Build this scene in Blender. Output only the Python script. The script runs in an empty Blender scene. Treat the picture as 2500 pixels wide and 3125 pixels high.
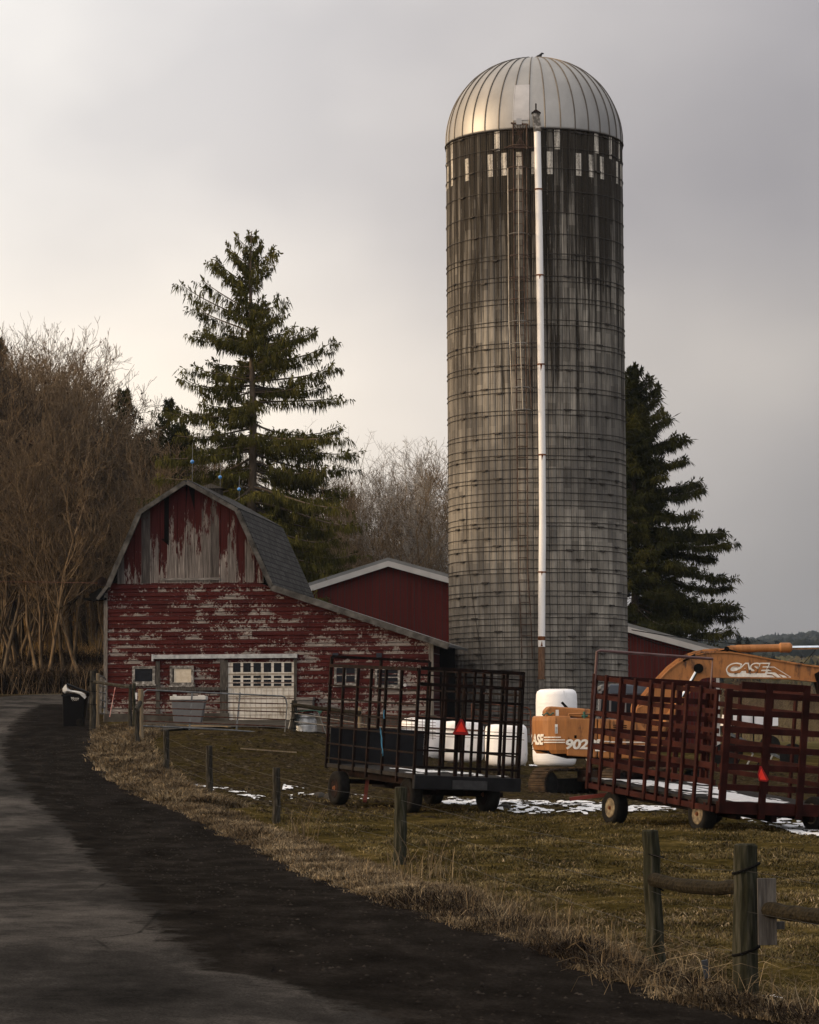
import bpy, math, random
import numpy as np
from mathutils import Vector, Matrix
random.seed(7); RNG = np.random.default_rng(7)
SC = bpy.context.scene
COL = SC.collection
R = math.radians
pi = math.pi
# ---------------------------------------------------------------- camera
F = 8500.0; CX = 1250.0; CY = 1562.5; HZ = 2200.0; CAMZ = 2.2
TH = math.atan((HZ - CY) / F); RHO = R(0.30)
UPV = Vector((0, -math.sin(TH), math.cos(TH))); FW = Vector((0, math.cos(TH), math.sin(TH)))
RT = Vector((1, 0, 0)) * math.cos(RHO) - UPV * math.sin(RHO)
UP = Vector((1, 0, 0)) * math.sin(RHO) + UPV * math.cos(RHO)
CAM = Vector((0, 0, CAMZ))
cam = bpy.data.cameras.new('camera'); camo = bpy.data.objects.new('camera', cam); COL.objects.link(camo)
m = Matrix((RT, UP, -FW)).transposed().to_4x4(); m.translation = CAM
camo.matrix_world = m
cam.sensor_fit = 'VERTICAL'; cam.sensor_height = 36; cam.sensor_width = 28.8; cam.lens = 36 * F / 3125
cam.clip_start = 0.5; cam.clip_end = 9000
SC.camera = camo

def ray(px, py):
    return (RT * ((px - CX) / F) + UP * ((CY - py) / F) + FW)
def P(px, py, d):
    r = ray(px, py); return CAM + r * (d / r.y)
def on_plane(px, py, o, n):
    r = ray(px, py); t = (Vector(o) - CAM).dot(Vector(n)) / r.dot(Vector(n)); return CAM + r * t

# ---------------------------------------------------------------- noise / terrain
def _h(i, j, s):
    v = np.sin(i * 127.1 + j * 311.7 + s * 74.7) * 43758.5453
    return v - np.floor(v)
def vn(x, y, s=0):
    x = np.asarray(x, float); y = np.asarray(y, float)
    i = np.floor(x); j = np.floor(y); fx = x - i; fy = y - j
    fx = fx * fx * (3 - 2 * fx); fy = fy * fy * (3 - 2 * fy)
    a = _h(i, j, s) * (1 - fx) + _h(i + 1, j, s) * fx
    b = _h(i, j + 1, s) * (1 - fx) + _h(i + 1, j + 1, s) * fx
    return a * (1 - fy) + b * fy
def fbm(x, y, o=4, s=0):
    r = 0; a = .5
    for k in range(o):
        r = r + a * vn(x * 2 ** k, y * 2 ** k, s + k); a *= .5
    return r
def sst(e0, e1, x):
    t = np.clip((np.asarray(x, float) - e0) / (e1 - e0), 0, 1); return t * t * (3 - 2 * t)
CP = np.array([(2.67,22,0),(2.07,24,.04),(-.16,42,.05),(-2.6,54,.26),(-4.46,62,.54),(-6.1,70,.96),(-7.6,78,1.5),
 (-10.6,89,2.06),(-5.5,95,2.2),(0,94,1.95),(-9.5,95,2.2),(-8,86,1.95),(-3,86,1.85),(-5,89,2.0),(1.8,88,.85),(4,74,.28),(2,60,.34),(5,50,.18),
 (5,62,.3),(8,52,.15),(12,60,.15),(8,90,.5),(15,120,.6),(4.6,103,.95),(-3,70,.8),(-1,65,.45),(0,78,.85),(-3,79,1.4),
 (-12,100,2.45),(-14,115,2.95),(-18,132,3.55),(-8,132,3.5),(-6,55,.45),(-8,66,.85),(-3,30,.18),(-1.5,20,.2),(0,15,.22),(0,4,.35),(-9.5,80,1.5),(-12,40,.35),
 (-20,60,1.0),(-22,90,2.2),(-30,132,3.6),(-30,20,.4),(15,20,0),(25,50,.1),(30,90,.3),(5,4,.2),(15,150,.6),(0,120,2.4),(-30,170,3.6),(30,170,.5),(0,150,2.0)], float)
def _phi(r):
    return np.sqrt(r * r + 36.0)
_A = _phi(np.hypot(CP[:, 0][:, None] - CP[:, 0][None], CP[:, 1][:, None] - CP[:, 1][None]))
_n = len(CP); _M = np.zeros((_n + 3, _n + 3)); _M[:_n, :_n] = _A + np.eye(_n) * .02
_M[:_n, _n] = 1; _M[:_n, _n + 1] = CP[:, 0]; _M[:_n, _n + 2] = CP[:, 1]; _M[_n:, :_n] = _M[:_n, _n:].T
_W = np.linalg.solve(_M, np.concatenate([CP[:, 2], [0, 0, 0]]))
def gz(x, y):
    x = np.asarray(x, float); y = np.asarray(y, float)
    xc = np.clip(x, -32, 32); yc = np.clip(y, 2, 170)
    z = _W[_n] + _W[_n + 1] * xc + _W[_n + 2] * yc
    for k in range(_n):
        z = z + _W[k] * _phi(np.hypot(xc - CP[k, 0], yc - CP[k, 1]))
    t = y - 134
    hill = np.where(t > 0, np.minimum(t, 26) * .36 + np.clip(t - 26, 0, 90) * .08, 0) * sst(12, -3, x)
    z = z + hill
    far = np.clip(y - 330, 0, 1900)
    z = z + sst(200, 330, x) * sst(1200, 2000, y) * 10
    z = z + far * .0285 * (.82 + .18 * np.sin(x * .004 + 1)) * (1 - sst(2200, 2600, y) * .6)
    return z
def gzf(x, y): return float(gz(x, y))
def hit(px, py, lo=8, hi=500):
    r = ray(px, py); r = r / r.y
    d = np.arange(lo, hi, .1)
    zz = CAMZ + r.z * d; g = gz(r.x * d, d)
    k = np.argmax(g >= zz)
    if not (g[k] >= zz[k]): k = len(d) - 1
    return Vector((r.x * d[k], d[k], float(g[k])))

# ---------------------------------------------------------------- mesh building
ORG = {}
def tag(o, label=None, cat=None, group=None, kind=None):
    if label: o['label'] = label
    if cat: o['category'] = cat
    if group: o['group'] = group
    if kind: o['kind'] = kind
    return o
def empty(name, loc, label, cat, group=None, rz=0):
    o = bpy.data.objects.new(name, None); o.location = loc; o.rotation_euler = (0, 0, rz); COL.objects.link(o)
    o.empty_display_size = .2
    ORG[o] = Vector(loc); return tag(o, label, cat, group)
class MB:
    def __init__(s): s.v = []; s.f = []; s.uv = None; s.smooth = False
    def add(s, vs, fs):
        b = len(s.v); s.v += [tuple(v) for v in vs]; s.f += [tuple(i + b for i in f) for f in fs]; return s
    def box(s, a, b):
        x0, y0, z0 = a; x1, y1, z1 = b
        x0, x1 = min(x0, x1), max(x0, x1); y0, y1 = min(y0, y1), max(y0, y1); z0, z1 = min(z0, z1), max(z0, z1)
        return s.add([(x0,y0,z0),(x1,y0,z0),(x1,y1,z0),(x0,y1,z0),(x0,y0,z1),(x1,y0,z1),(x1,y1,z1),(x0,y1,z1)],
                     [(0,3,2,1),(4,5,6,7),(0,1,5,4),(1,2,6,5),(2,3,7,6),(3,0,4,7)])
    def bar(s, a, b, w, h=None, up=(0, 0, 1), ext=0):
        a = Vector(a); b = Vector(b); h = h or w; d = (b - a).normalized(); a = a - d * ext; b = b + d * ext
        u = Vector(up); sd = d.cross(u)
        if sd.length < 1e-3: sd = d.cross(Vector((0, 1, 0)))
        sd.normalize(); u = sd.cross(d).normalized(); sd = sd * w / 2; u = u * h / 2
        vs = [p + q for p in (a, b) for q in (-sd - u, sd - u, sd + u, -sd + u)]
        return s.add(vs, [(0,3,2,1),(4,5,6,7),(0,1,5,4),(1,2,6,5),(2,3,7,6),(3,0,4,7)])
    def tube(s, pts, rad, n=8, caps=True, jit=0):
        pts = [Vector(p) for p in pts]
        if not hasattr(rad, '__len__'): rad = [rad] * len(pts)
        base = len(s.v); prev = None
        for i, p in enumerate(pts):
            d = (pts[min(i + 1, len(pts) - 1)] - pts[max(i - 1, 0)])
            if d.length < 1e-9: d = Vector((0, 0, 1))
            d.normalize()
            if prev is None:
                a = d.cross(Vector((0, 0, 1)))
                if a.length < .05: a = d.cross(Vector((1, 0, 0)))
            else: a = prev - d * prev.dot(d)
            a.normalize(); prev = a; b = d.cross(a)
            for k in range(n):
                t = 2 * pi * k / n; rr = rad[i] * (1 + (random.uniform(-jit, jit) if jit else 0))
                s.v.append(tuple(p + a * (rr * math.cos(t)) + b * (rr * math.sin(t))))
        for i in range(len(pts) - 1):
            for k in range(n):
                k2 = (k + 1) % n; o = base + i * n
                s.f.append((o + k, o + k2, o + n + k2, o + n + k))
        if caps:
            s.f.append(tuple(base + k for k in reversed(range(n))))
            s.f.append(tuple(base + (len(pts) - 1) * n + k for k in range(n)))
        return s
    def lathe(s, prof, n=24, o=(0, 0, 0), ax='z', close=False):
        base = len(s.v); o = Vector(o)
        for (r, h) in prof:
            for k in range(n):
                t = 2 * pi * k / n; c, q = r * math.cos(t), r * math.sin(t)
                s.v.append(tuple(o + Vector({'z': (c, q, h), 'x': (h, c, q), 'y': (q, h, c)}[ax])))
        for i in range(len(prof) - 1):
            for k in range(n):
                k2 = (k + 1) % n; a = base + i * n
                s.f.append((a + k, a + k2, a + n + k2, a + n + k))
        s.f.append(tuple(base + k for k in reversed(range(n))))
        s.f.append(tuple(base + (len(prof) - 1) * n + k for k in range(n)))
        return s
    def prism(s, poly, vec):
        # poly: list of 3D points, extruded by vec
        n = len(poly); vec = Vector(vec); A = [Vector(p) for p in poly]; B = [p + vec for p in A]
        fs = [tuple(range(n)), tuple(reversed(range(n, 2 * n)))] + [((i + 1) % n, i, n + i, n + (i + 1) % n) for i in range(n)]
        return s.add(A + B, fs)
    def build(s, name, mat, parent=None, local=False, loc=None, smooth=None, bevel=0, shear=None):
        v = s.v
        if shear: v = [(x + shear * z, y, z) for x, y, z in v]
        if parent is not None and not local:
            o = ORG[parent]; v = [(a - o.x, b - o.y, c - o.z) for a, b, c in v]
        if loc is not None: v = [(a - loc[0], b - loc[1], c - loc[2]) for a, b, c in v]
        me = bpy.data.meshes.new(name); me.from_pydata(v, [], s.f); me.update()
        if s.uv:
            l = me.uv_layers.new(name='UVMap')
            vi = np.zeros(len(me.loops), np.int32); me.loops.foreach_get('vertex_index', vi)
            l.data.foreach_set('uv', np.array(s.uv, np.float32)[vi].ravel())
        ob = bpy.data.objects.new(name, me); COL.objects.link(ob); me.materials.append(mat)
        if smooth if smooth is not None else s.smooth:
            me.polygons.foreach_set('use_smooth', [True] * len(me.polygons))
        if parent is not None: ob.parent = parent; ORG[ob] = ORG[parent]
        else: ORG[ob] = Vector(loc) if loc is not None else Vector((0, 0, 0))
        if loc is not None and parent is None: ob.location = loc
        if bevel:
            bv = ob.modifiers.new('bevel', 'BEVEL'); bv.width = bevel; bv.segments = 2; bv.limit_method = 'ANGLE'; bv.angle_limit = R(40)
        return ob
def npmesh(name, V, Fc, mat, parent=None, loc=(0, 0, 0), n=3, smooth=False):
    V = np.asarray(V, np.float32) - np.array(loc, np.float32); Fc = np.asarray(Fc, np.int32)
    me = bpy.data.meshes.new(name); me.vertices.add(len(V)); me.vertices.foreach_set('co', V.ravel())
    me.loops.add(Fc.size); me.loops.foreach_set('vertex_index', Fc.ravel())
    me.polygons.add(len(Fc)); me.polygons.foreach_set('loop_start', np.arange(0, Fc.size, n, dtype=np.int32))
    me.polygons.foreach_set('loop_total', np.full(len(Fc), n, np.int32))
    if smooth: me.polygons.foreach_set('use_smooth', np.ones(len(Fc), bool))
    me.update(calc_edges=True); me.materials.append(mat)
    ob = bpy.data.objects.new(name, me); COL.objects.link(ob)
    if parent is not None: ob.parent = parent
    else: ob.location = loc
    ORG[ob] = Vector(loc)
    return ob
def copy_tree(o, parent=None):
    c = o.copy(); COL.objects.link(c)
    if parent is not None: c.parent = parent
    for ch in list(o.children): copy_tree(ch, c)
    return c

# ---------------------------------------------------------------- materials
class NT:
    def __init__(s, name):
        s.m = bpy.data.materials.new(name); s.m.use_nodes = True; s.t = s.m.node_tree
        s.b = s.t.nodes['Principled BSDF']; s.b.inputs['Specular IOR Level'].default_value = .3
    def n(s, ty, **kw):
        x = s.t.nodes.new(ty)
        for k, v in kw.items(): setattr(x, k, v)
        return x
    def l(s, a, b): s.t.links.new(a, b)
    def setin(s, node, i, v):
        if isinstance(v, bpy.types.NodeSocket): s.l(v, node.inputs[i])
        else: node.inputs[i].default_value = v
    def coord(s, kind='Object', sc=(1, 1, 1), loc=(0, 0, 0)):
        if kind == 'Pos': o = s.n('ShaderNodeNewGeometry').outputs['Position']
        else: o = s.n('ShaderNodeTexCoord').outputs[kind]
        mp = s.n('ShaderNodeMapping'); s.l(o, mp.inputs['Vector']); mp.inputs['Scale'].default_value = sc; mp.inputs['Location'].default_value = loc
        return mp.outputs[0]
    def noise(s, vec, scale=1, det=4, rough=.55):
        x = s.n('ShaderNodeTexNoise'); s.l(vec, x.inputs['Vector']); x.inputs['Scale'].default_value = scale
        x.inputs['Detail'].default_value = det; x.inputs['Roughness'].default_value = rough; return x.outputs['Fac']
    def ramp(s, fac, stops):
        x = s.n('ShaderNodeValToRGB'); s.l(fac, x.inputs[0]); e = x.color_ramp.elements
        while len(e) < len(stops): e.new(.5)
        for i, (p, c) in enumerate(stops):
            e[i].position = p; e[i].color = (c, c, c, 1) if not hasattr(c, '__len__') else (*c, 1)
        return x.outputs[0]
    def math(s, op, a, b=0, c=None, clamp=False):
        x = s.n('ShaderNodeMath', operation=op, use_clamp=clamp); s.setin(x, 0, a); s.setin(x, 1, b)
        if c is not None: s.setin(x, 2, c)
        return x.outputs[0]
    def mix(s, f, a, b, mode='MIX'):
        x = s.n('ShaderNodeMix', data_type='RGBA', blend_type=mode)
        s.setin(x, 0, f)
        for i, v in ((6, a), (7, b)):
            if isinstance(v, bpy.types.NodeSocket): s.l(v, x.inputs[i])
            else: x.inputs[i].default_value = (*v, 1)
        return x.outputs[2]
    def sep(s, vec):
        x = s.n('ShaderNodeSeparateXYZ'); s.l(vec, x.inputs[0]); return x.outputs
    def comb(s, a, b, c):
        x = s.n('ShaderNodeCombineXYZ'); s.setin(x, 0, a); s.setin(x, 1, b); s.setin(x, 2, c); return x.outputs[0]
    def white(s, vec, dim='3D'):
        x = s.n('ShaderNodeTexWhiteNoise', noise_dimensions=dim); s.l(vec, x.inputs[0 if dim != '1D' else 1]); return x.outputs[0]
    def col(s, v):
        if isinstance(v, bpy.types.NodeSocket): s.l(v, s.b.inputs['Base Color'])
        else: s.b.inputs['Base Color'].default_value = (*v, 1)
        return s
    def rough(s, v): s.setin(s.b, 'Roughness', v); return s
    def bump(s, h, st=.4, dist=.02):
        x = s.n('ShaderNodeBump'); s.l(h, x.inputs['Height']); x.inputs['Strength'].default_value = st; x.inputs['Distance'].default_value = dist
        s.l(x.outputs[0], s.b.inputs['Normal']); return s
def std(name, cols, scale=3, sc=(1, 1, 1), rough=.8, metal=0, bump=.3, dist=.01, det=5, spec=.3, island=0, kind='Object'):
    s = NT(name); v = s.coord(kind, sc); f = s.noise(v, scale, det)
    if len(cols) == 1: c = s.ramp(f, [(.3, tuple(k * .75 for k in cols[0])), (.7, tuple(k * 1.2 for k in cols[0]))])
    else:
        n = len(cols); c = s.ramp(f, [(.3 + .4 * i / (n - 1), cols[i]) for i in range(n)])
    if island:
        g = s.n('ShaderNodeNewGeometry').outputs['Random Per Island']
        k = s.math('MULTIPLY_ADD', g, island, 1 - island / 2)
        c = s.mix(1.0, c, s.comb(k, k, k), 'MULTIPLY')
    s.col(c).rough(rough); s.b.inputs['Metallic'].default_value = metal; s.b.inputs['Specular IOR Level'].default_value = spec
    if bump: s.bump(f, bump, dist)
    return s.m
M = {}
M['old_wood'] = std('old_wood', [(.055,.048,.042), (.11,.1,.09), (.19,.17,.155)], 6, (6, 6, .6), .9, bump=.5)
M['old_wood_h'] = std('old_wood_h', [(.06,.055,.05), (.13,.12,.115), (.22,.205,.195)], 6, (.6, 2, 6), .9, bump=.5)
M['old_wood_d'] = std('dark_weathered_wood', [(.025,.023,.021), (.05,.046,.042), (.09,.083,.077)], 6, (6, 6, .6), .9, bump=.5)
M['post_wood'] = std('post_wood', [(.009,.008,.0065), (.025,.023,.019), (.062,.057,.048)], 5, (5, 5, .8), .95, bump=.9, dist=.02)
M['post_green'] = std('post_green', [(.008,.008,.0045), (.021,.021,.014), (.052,.05,.038)], 4, (6, 6, .7), .95, bump=.9, dist=.02)
M['tan_wood'] = std('tan_wood', [(.11,.085,.055), (.2,.16,.11)], 5, (5, 5, .6), .9)
M['log'] = std('log', [(.007,.006,.005), (.016,.0135,.009), (.03,.024,.015)], 5, (1, 6, 6), .95, bump=.8, dist=.02)
M['dark_rust'] = std('dark_rust', [(.003,.0021,.0018), (.006,.0034,.0028), (.018,.0075,.005)], 5, rough=.75, bump=.4)
M['red_slat'] = std('red_slat', [(.011,.0032,.0027), (.024,.006,.0048), (.040,.0108,.0082)], 3, (1, 1, 1), .75, bump=.3, island=.35)
M['dark_paint'] = std('dark_paint', [(.008,.008,.009), (.016,.016,.018)], 3, rough=.6)
M['deck'] = std('deck', [(.012,.011,.011), (.026,.024,.023)], 3, (8, 1, 1), .85)
M['black'] = std('black_void', [(.003,.003,.003)], rough=1, spec=.1)
M['rubber'] = std('rubber', [(.006,.006,.006), (.014,.013,.012)], 9, rough=.9, spec=.05)
M['rim'] = std('rim_cream', [(.04,.028,.018), (.12,.092,.056), (.22,.18,.115)], 12, rough=.6)
M['steel'] = std('galvanised', [(.2,.205,.21), (.32,.325,.33), (.42,.425,.43)], 8, rough=.42, metal=.7, bump=.15)
M['gate_steel'] = std('gate_steel', [(.06,.063,.066), (.11,.115,.12), (.18,.185,.19)], 6, rough=.5, metal=.5, bump=.1)
M['rusty'] = std('rusty_rail', [(.03,.014,.01), (.07,.03,.02), (.11,.06,.045)], 8, rough=.8)
M['rust'] = std('rust', [(.05,.015,.006), (.13,.045,.015), (.2,.08,.03)], 9, rough=.9)
M['rust_pipe'] = std('rust_pipe', [(.07,.035,.02), (.12,.065,.038), (.17,.1,.06)], 6, (3, 3, .5), .85)
M['chrome'] = std('chrome', [(.6,.65,.72)], 2, rough=.15, metal=1, bump=0)
M['ladder'] = std('ladder_steel', [(.03,.015,.01), (.06,.035,.025), (.1,.08,.07)], 6, rough=.7, metal=.2)
M['cage'] = std('cage_steel', [(.12,.11,.1), (.26,.25,.24)], 3, rough=.5, metal=.5)
M['hoop'] = std('hoop_steel', [(.02,.017,.015), (.05,.042,.036)], 4, rough=.65, metal=.3)
M['smv'] = std('smv_red', [(.75,.03,.015)], 3, rough=.4, bump=0); 
M['smv_b'] = std('smv_border', [(.22,.006,.006)], 3, rough=.4, bump=0)
M['white_letter'] = std('white_letter', [(.5,.48,.44), (.75,.73,.7)], 12, rough=.6, bump=0)
M['paper'] = std('paper', [(.6,.6,.6)], 8, rough=.8)
M['board_grey'] = std('board_grey', [(.03,.028,.027), (.06,.056,.054), (.1,.095,.09)], 6, (6, 6, .6), .9, bump=.5, spec=.05)
M['dark_bark'] = std('dark_bark', [(.018,.014,.010), (.04,.031,.023), (.07,.056,.043)], 3, (3, 3, .6), .95, bump=.5, spec=.05)
M['pale_stem'] = std('pale_stems', [(.11,.085,.058), (.2,.16,.115)], 1, rough=.9, bump=0, island=.7, spec=.05)
M['glass'] = std('window_glass', [(.006,.007,.010)], 2, rough=.25, bump=0, spec=.12)
M['cream_pane'] = std('cream_blind', [(.38,.33,.26), (.5,.45,.37)], 8, rough=.5)
M['plastic_black'] = std('black_plastic', [(.0025,.0025,.003), (.0045,.0045,.005)], 4, rough=.6, bump=.05, spec=.06)
M['plastic_grey'] = std('grey_plastic', [(.085,.085,.09), (.11,.11,.115)], 3, rough=.6, bump=.05)
M['lid_white'] = std('lid_white', [(.4,.39,.37), (.55,.54,.52)], 5, rough=.7)
M['green_metal'] = std('green_metal', [(.015,.06,.045), (.03,.1,.075)], 5, rough=.6)
M['concrete'] = std('concrete_pad', [(.022,.02,.017), (.045,.041,.036), (.07,.065,.058)], 2, rough=.95)
M['stone'] = std('stone', [(.02,.019,.017), (.05,.047,.043)], 4, rough=.95, bump=.6, island=.5)
M['blue_glass'] = std('blue_glass', [(.05,.22,.55)], 2, rough=.2, bump=0, spec=.6)
M['blue_twine'] = std('blue_twine', [(.02,.12,.22)], 2, rough=.7, bump=0)
M['wire'] = std('wire', [(.03,.028,.026)], 2, rough=.6, metal=.4, bump=0)
M['cord'] = std('cord', [(.14,.13,.12)], 2, rough=.8, bump=0)
M['red_rod'] = std('red_rod', [(.3,.04,.03), (.5,.4,.38)], 6, (1, 1, 1), .6, bump=0)
M['feather'] = std('feather', [(.015,.016,.02)], 5, rough=.8)
M['white_trim'] = std('white_trim', [(.3,.3,.31), (.38,.38,.39)], 2, rough=.5, bump=0)
M['roof_metal'] = std('roof_metal', [(.11,.115,.12), (.16,.165,.17)], 2, rough=.5, metal=.3, bump=0)
M['blue_roof'] = std('cab_roof', [(.03,.04,.06), (.05,.065,.09)], 3, rough=.4, bump=0)
# orange machine paint with grime
def _orange():
    s = NT('machine_orange'); v = s.coord(); n1 = s.noise(v, 1.3, 6, .6); n2 = s.noise(s.coord(sc=(1, 1, .25)), 5, 6, .7)
    c = s.ramp(n2, [(.3, (.20,.078,.021)), (.55, (.30,.124,.036)), (.8, (.34,.155,.055))])
    g = s.ramp(s.math('MULTIPLY', n1, n2), [(.14, 1.0), (.21, 0.0)])
    c = s.mix(g, c, (.05,.025,.014)); s.col(c).rough(.55); s.bump(n2, .08); return s.m
M['rib_shade_red'] = std('rib_shade_red', [(.024,.004,.0035), (.034,.0055,.0045)], 2, rough=.6, bump=0)  # siding red darkened: the shaded side of the ribs is put into the colour
M['orange'] = _orange()
def _track():
    return std('track_mud', [(.015,.012,.01), (.045,.032,.022), (.08,.055,.035)], 5, rough=.9, bump=.6)
M['track'] = _track()
# wrapped bale plastic
def _bale():
    s = NT('bale_wrap'); v = s.coord(); n = s.noise(v, 2.5, 4); n2 = s.noise(s.coord(sc=(1, 1, 6)), 3, 5)
    d = s.noise(s.coord(sc=(1, 1, .4)), 2.2, 6, .7)
    c = s.mix(s.ramp(d, [(.62, 0.0), (.72, .55)]), s.ramp(n, [(.3, (.76,.76,.79)), (.7, (.87,.87,.89))]), (.2,.19,.17))
    s.col(c).rough(.38); s.bump(n2, .35, .03); return s.m
M['bale'] = _bale()
# clapboards : object coords x along wall, z up ; course height HC, base ZC
HC = .2725
def _clap():
    s = NT('peeling_red_clapboard'); co = s.sep(s.coord()); x, z = co[0], co[2]
    zc = s.math('DIVIDE', z, HC); row = s.math('FLOOR', zc); fr = s.math('FRACT', zc)
    rr = s.white(row, '1D'); brd = s.math('FLOOR', s.math('MULTIPLY_ADD', rr, 9.0, s.math('MULTIPLY', x, .32)))
    br = s.white(s.comb(row, brd, 0.0))
    v = s.comb(s.math('MULTIPLY_ADD', br, 7.0, s.math('MULTIPLY', x, 1.15)), row, s.math('MULTIPLY', z, 1.3))
    big = s.noise(v, 1.35, 2, .5); fine = s.noise(s.comb(s.math('MULTIPLY', x, 2.6), row, s.math('MULTIPLY', z, 3.0)), 4.6, 7, .66)
    m = s.math('ADD', s.math('MULTIPLY', big, .52), s.math('MULTIPLY', fine, .66))
    m = s.math('ADD', m, s.math('MULTIPLY', s.math('SUBTRACT', .55, fr), .15))
    reg = s.noise(s.comb(s.math('MULTIPLY', x, .35), 3.0, s.math('MULTIPLY', z, .5)), 1.0, 2)
    m = s.math('ADD', m, s.math('MULTIPLY', s.math('SUBTRACT', reg, .5), .28))
    low = s.math('MULTIPLY', s.math('SUBTRACT', 1.25, z, clamp=True), .14)       # lowest boards are worn bare
    m = s.math('ADD', m, low)
    m = s.math('ADD', m, s.math('MULTIPLY', s.math('SUBTRACT', br, .5), .07))
    mask = s.ramp(m, [(.650, 0.0), (.676, 1.0)])
    edge = s.ramp(m, [(.63, 0.0), (.656, 1.0)])
    red = s.ramp(s.noise(s.comb(x, row, z), 2.2, 4), [(.3, (.032,.0065,.006)), (.7, (.056,.0105,.0095))])
    red = s.mix(s.math('MULTIPLY', br, .4), red, (.026,.006,.0058))
    red = s.mix(s.math('MULTIPLY', edge, .5), red, (.1,.035,.032))
    gr = s.ramp(s.noise(s.comb(s.math('MULTIPLY', x, .6), 1.0, s.math('MULTIPLY', z, 9.0)), 6.0, 5), [(.3, (.06,.052,.047)), (.52, (.17,.15,.14)), (.72, (.33,.295,.28))])
    c = s.mix(mask, red, gr)
    jn = s.ramp(fr, [(.03, 0.12), (.10, 1.0)])
    jx = s.math('FRACT', s.math('MULTIPLY_ADD', rr, 9.0, s.math('MULTIPLY', x, .32)))
    jl = s.ramp(jx, [(.002, .25), (.006, 1.0)])
    k = s.math('MULTIPLY', jl, 1.0)
    k = s.math('MULTIPLY', k, jn); c = s.mix(1.0, c, s.comb(k, k, k), 'MULTIPLY')
    s.col(c).rough(.75); s.bump(s.math('MULTIPLY_ADD', mask, -.6, fine), .5, .012); return s.m
M['clap'] = _clap()
# vertical gable boards: red at top fading to bare grey wood
def _gable():
    s = NT('weathered_gable_boards'); co = s.sep(s.coord()); x, z = co[0], co[2]
    xb = s.math('DIVIDE', x, .30); b = s.math('FLOOR', xb)
    br = s.white(b, '1D')
    v = s.comb(s.math('MULTIPLY', x, 4.2), s.math('MULTIPLY', br, 9.0), s.math('MULTIPLY', z, .6))
    n = s.noise(v, 1.6, 6, .68)
    t = s.math('MULTIPLY_ADD', s.math('SUBTRACT', z, 6.75), .16, s.math('MULTIPLY_ADD', s.noise(s.comb(s.math('MULTIPLY', x, 9.0), b, s.math('MULTIPLY', z, 2.2)), 2.0, 5, .7), .5, s.math('MULTIPLY', n, .8)))
    t = s.math('ADD', t, s.math('MULTIPLY', s.math('SUBTRACT', br, .5), .42))
    t = s.math('ADD', t, s.math('MULTIPLY', s.math('ABSOLUTE', s.math('SUBTRACT', x, 3.05)), .075))
    mask = s.ramp(t, [(.655, 0.0), (.72, 1.0)])
    grain = s.noise(s.comb(s.math('MULTIPLY', x, 26.0), b, s.math('MULTIPLY', z, .9)), 1.5, 5)
    gr = s.ramp(grain, [(.3, (.045,.039,.036)), (.5, (.11,.096,.09)), (.72, (.24,.213,.2))])
    k = s.math('MULTIPLY_ADD', br, 1.0, .4); gr = s.mix(1.0, gr, s.comb(k, k, k), 'MULTIPLY')
    red = s.ramp(grain, [(.3, (.022,.005,.0046)), (.7, (.043,.0088,.008))])
    c = s.mix(mask, gr, red); s.col(c).rough(.85); s.bump(grain, .5, .01); return s.m
M['gable'] = _gable()
def _shingle():
    s = NT('asphalt_shingle'); u = s.coord('UV'); bt = s.n('ShaderNodeTexBrick'); s.l(u, bt.inputs['Vector'])
    bt.inputs['Color1'].default_value = (.036, .035, .0345, 1); bt.inputs['Color2'].default_value = (.062, .06, .058, 1); bt.inputs['Mortar'].default_value = (.012, .012, .013, 1)
    bt.inputs['Scale'].default_value = 1; bt.inputs['Mortar Size'].default_value = .02; bt.inputs['Brick Width'].default_value = .42; bt.inputs['Row Height'].default_value = .21
    n = s.noise(s.coord('UV', (6, .8, 1)), 3, 5); c = s.mix(1.0, bt.outputs[0], s.ramp(n, [(.3, .6), (.7, 1.5)]), 'MULTIPLY')
    s.col(c).rough(.9); s.bump(bt.outputs['Fac'], -.5, .02); return s.m
M['shingle'] = _shingle()
M['trim_wood'] = std('rake_trim', [(.02,.019,.018), (.06,.057,.054), (.11,.105,.1)], 3, (1, 1, 1), .9, bump=.6)
M['white_frame'] = std('peeling_white', [(.035,.032,.03), (.12,.113,.106), (.38,.37,.36)], 9, (1, 1, 1), .8, bump=.5)
def _door():
    s = NT('peeling_white_door'); v = s.coord(sc=(1, 1, .35)); n = s.noise(v, 9, 7, .72); n2 = s.noise(s.coord(), 1.2, 3)
    m = s.math('MULTIPLY_ADD', n2, .5, n); c = s.ramp(m, [(.52, (.14,.11,.08)), (.64, (.36,.34,.3)), (.8, (.47,.45,.42)), (.9, (.5,.49,.46))])
    s.col(c).rough(.8); s.bump(n, .4, .008); return s.m
M['door'] = _door()
def _redmetal():
    s = NT('red_metal_siding'); n = s.noise(s.coord(sc=(1, 1, .2)), 1.5, 4)
    s.col(s.ramp(n, [(.3, (.068,.0110,.0095)), (.7, (.092,.0150,.0128))])).rough(.55); return s.m
M['redmetal'] = _redmetal()
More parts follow.
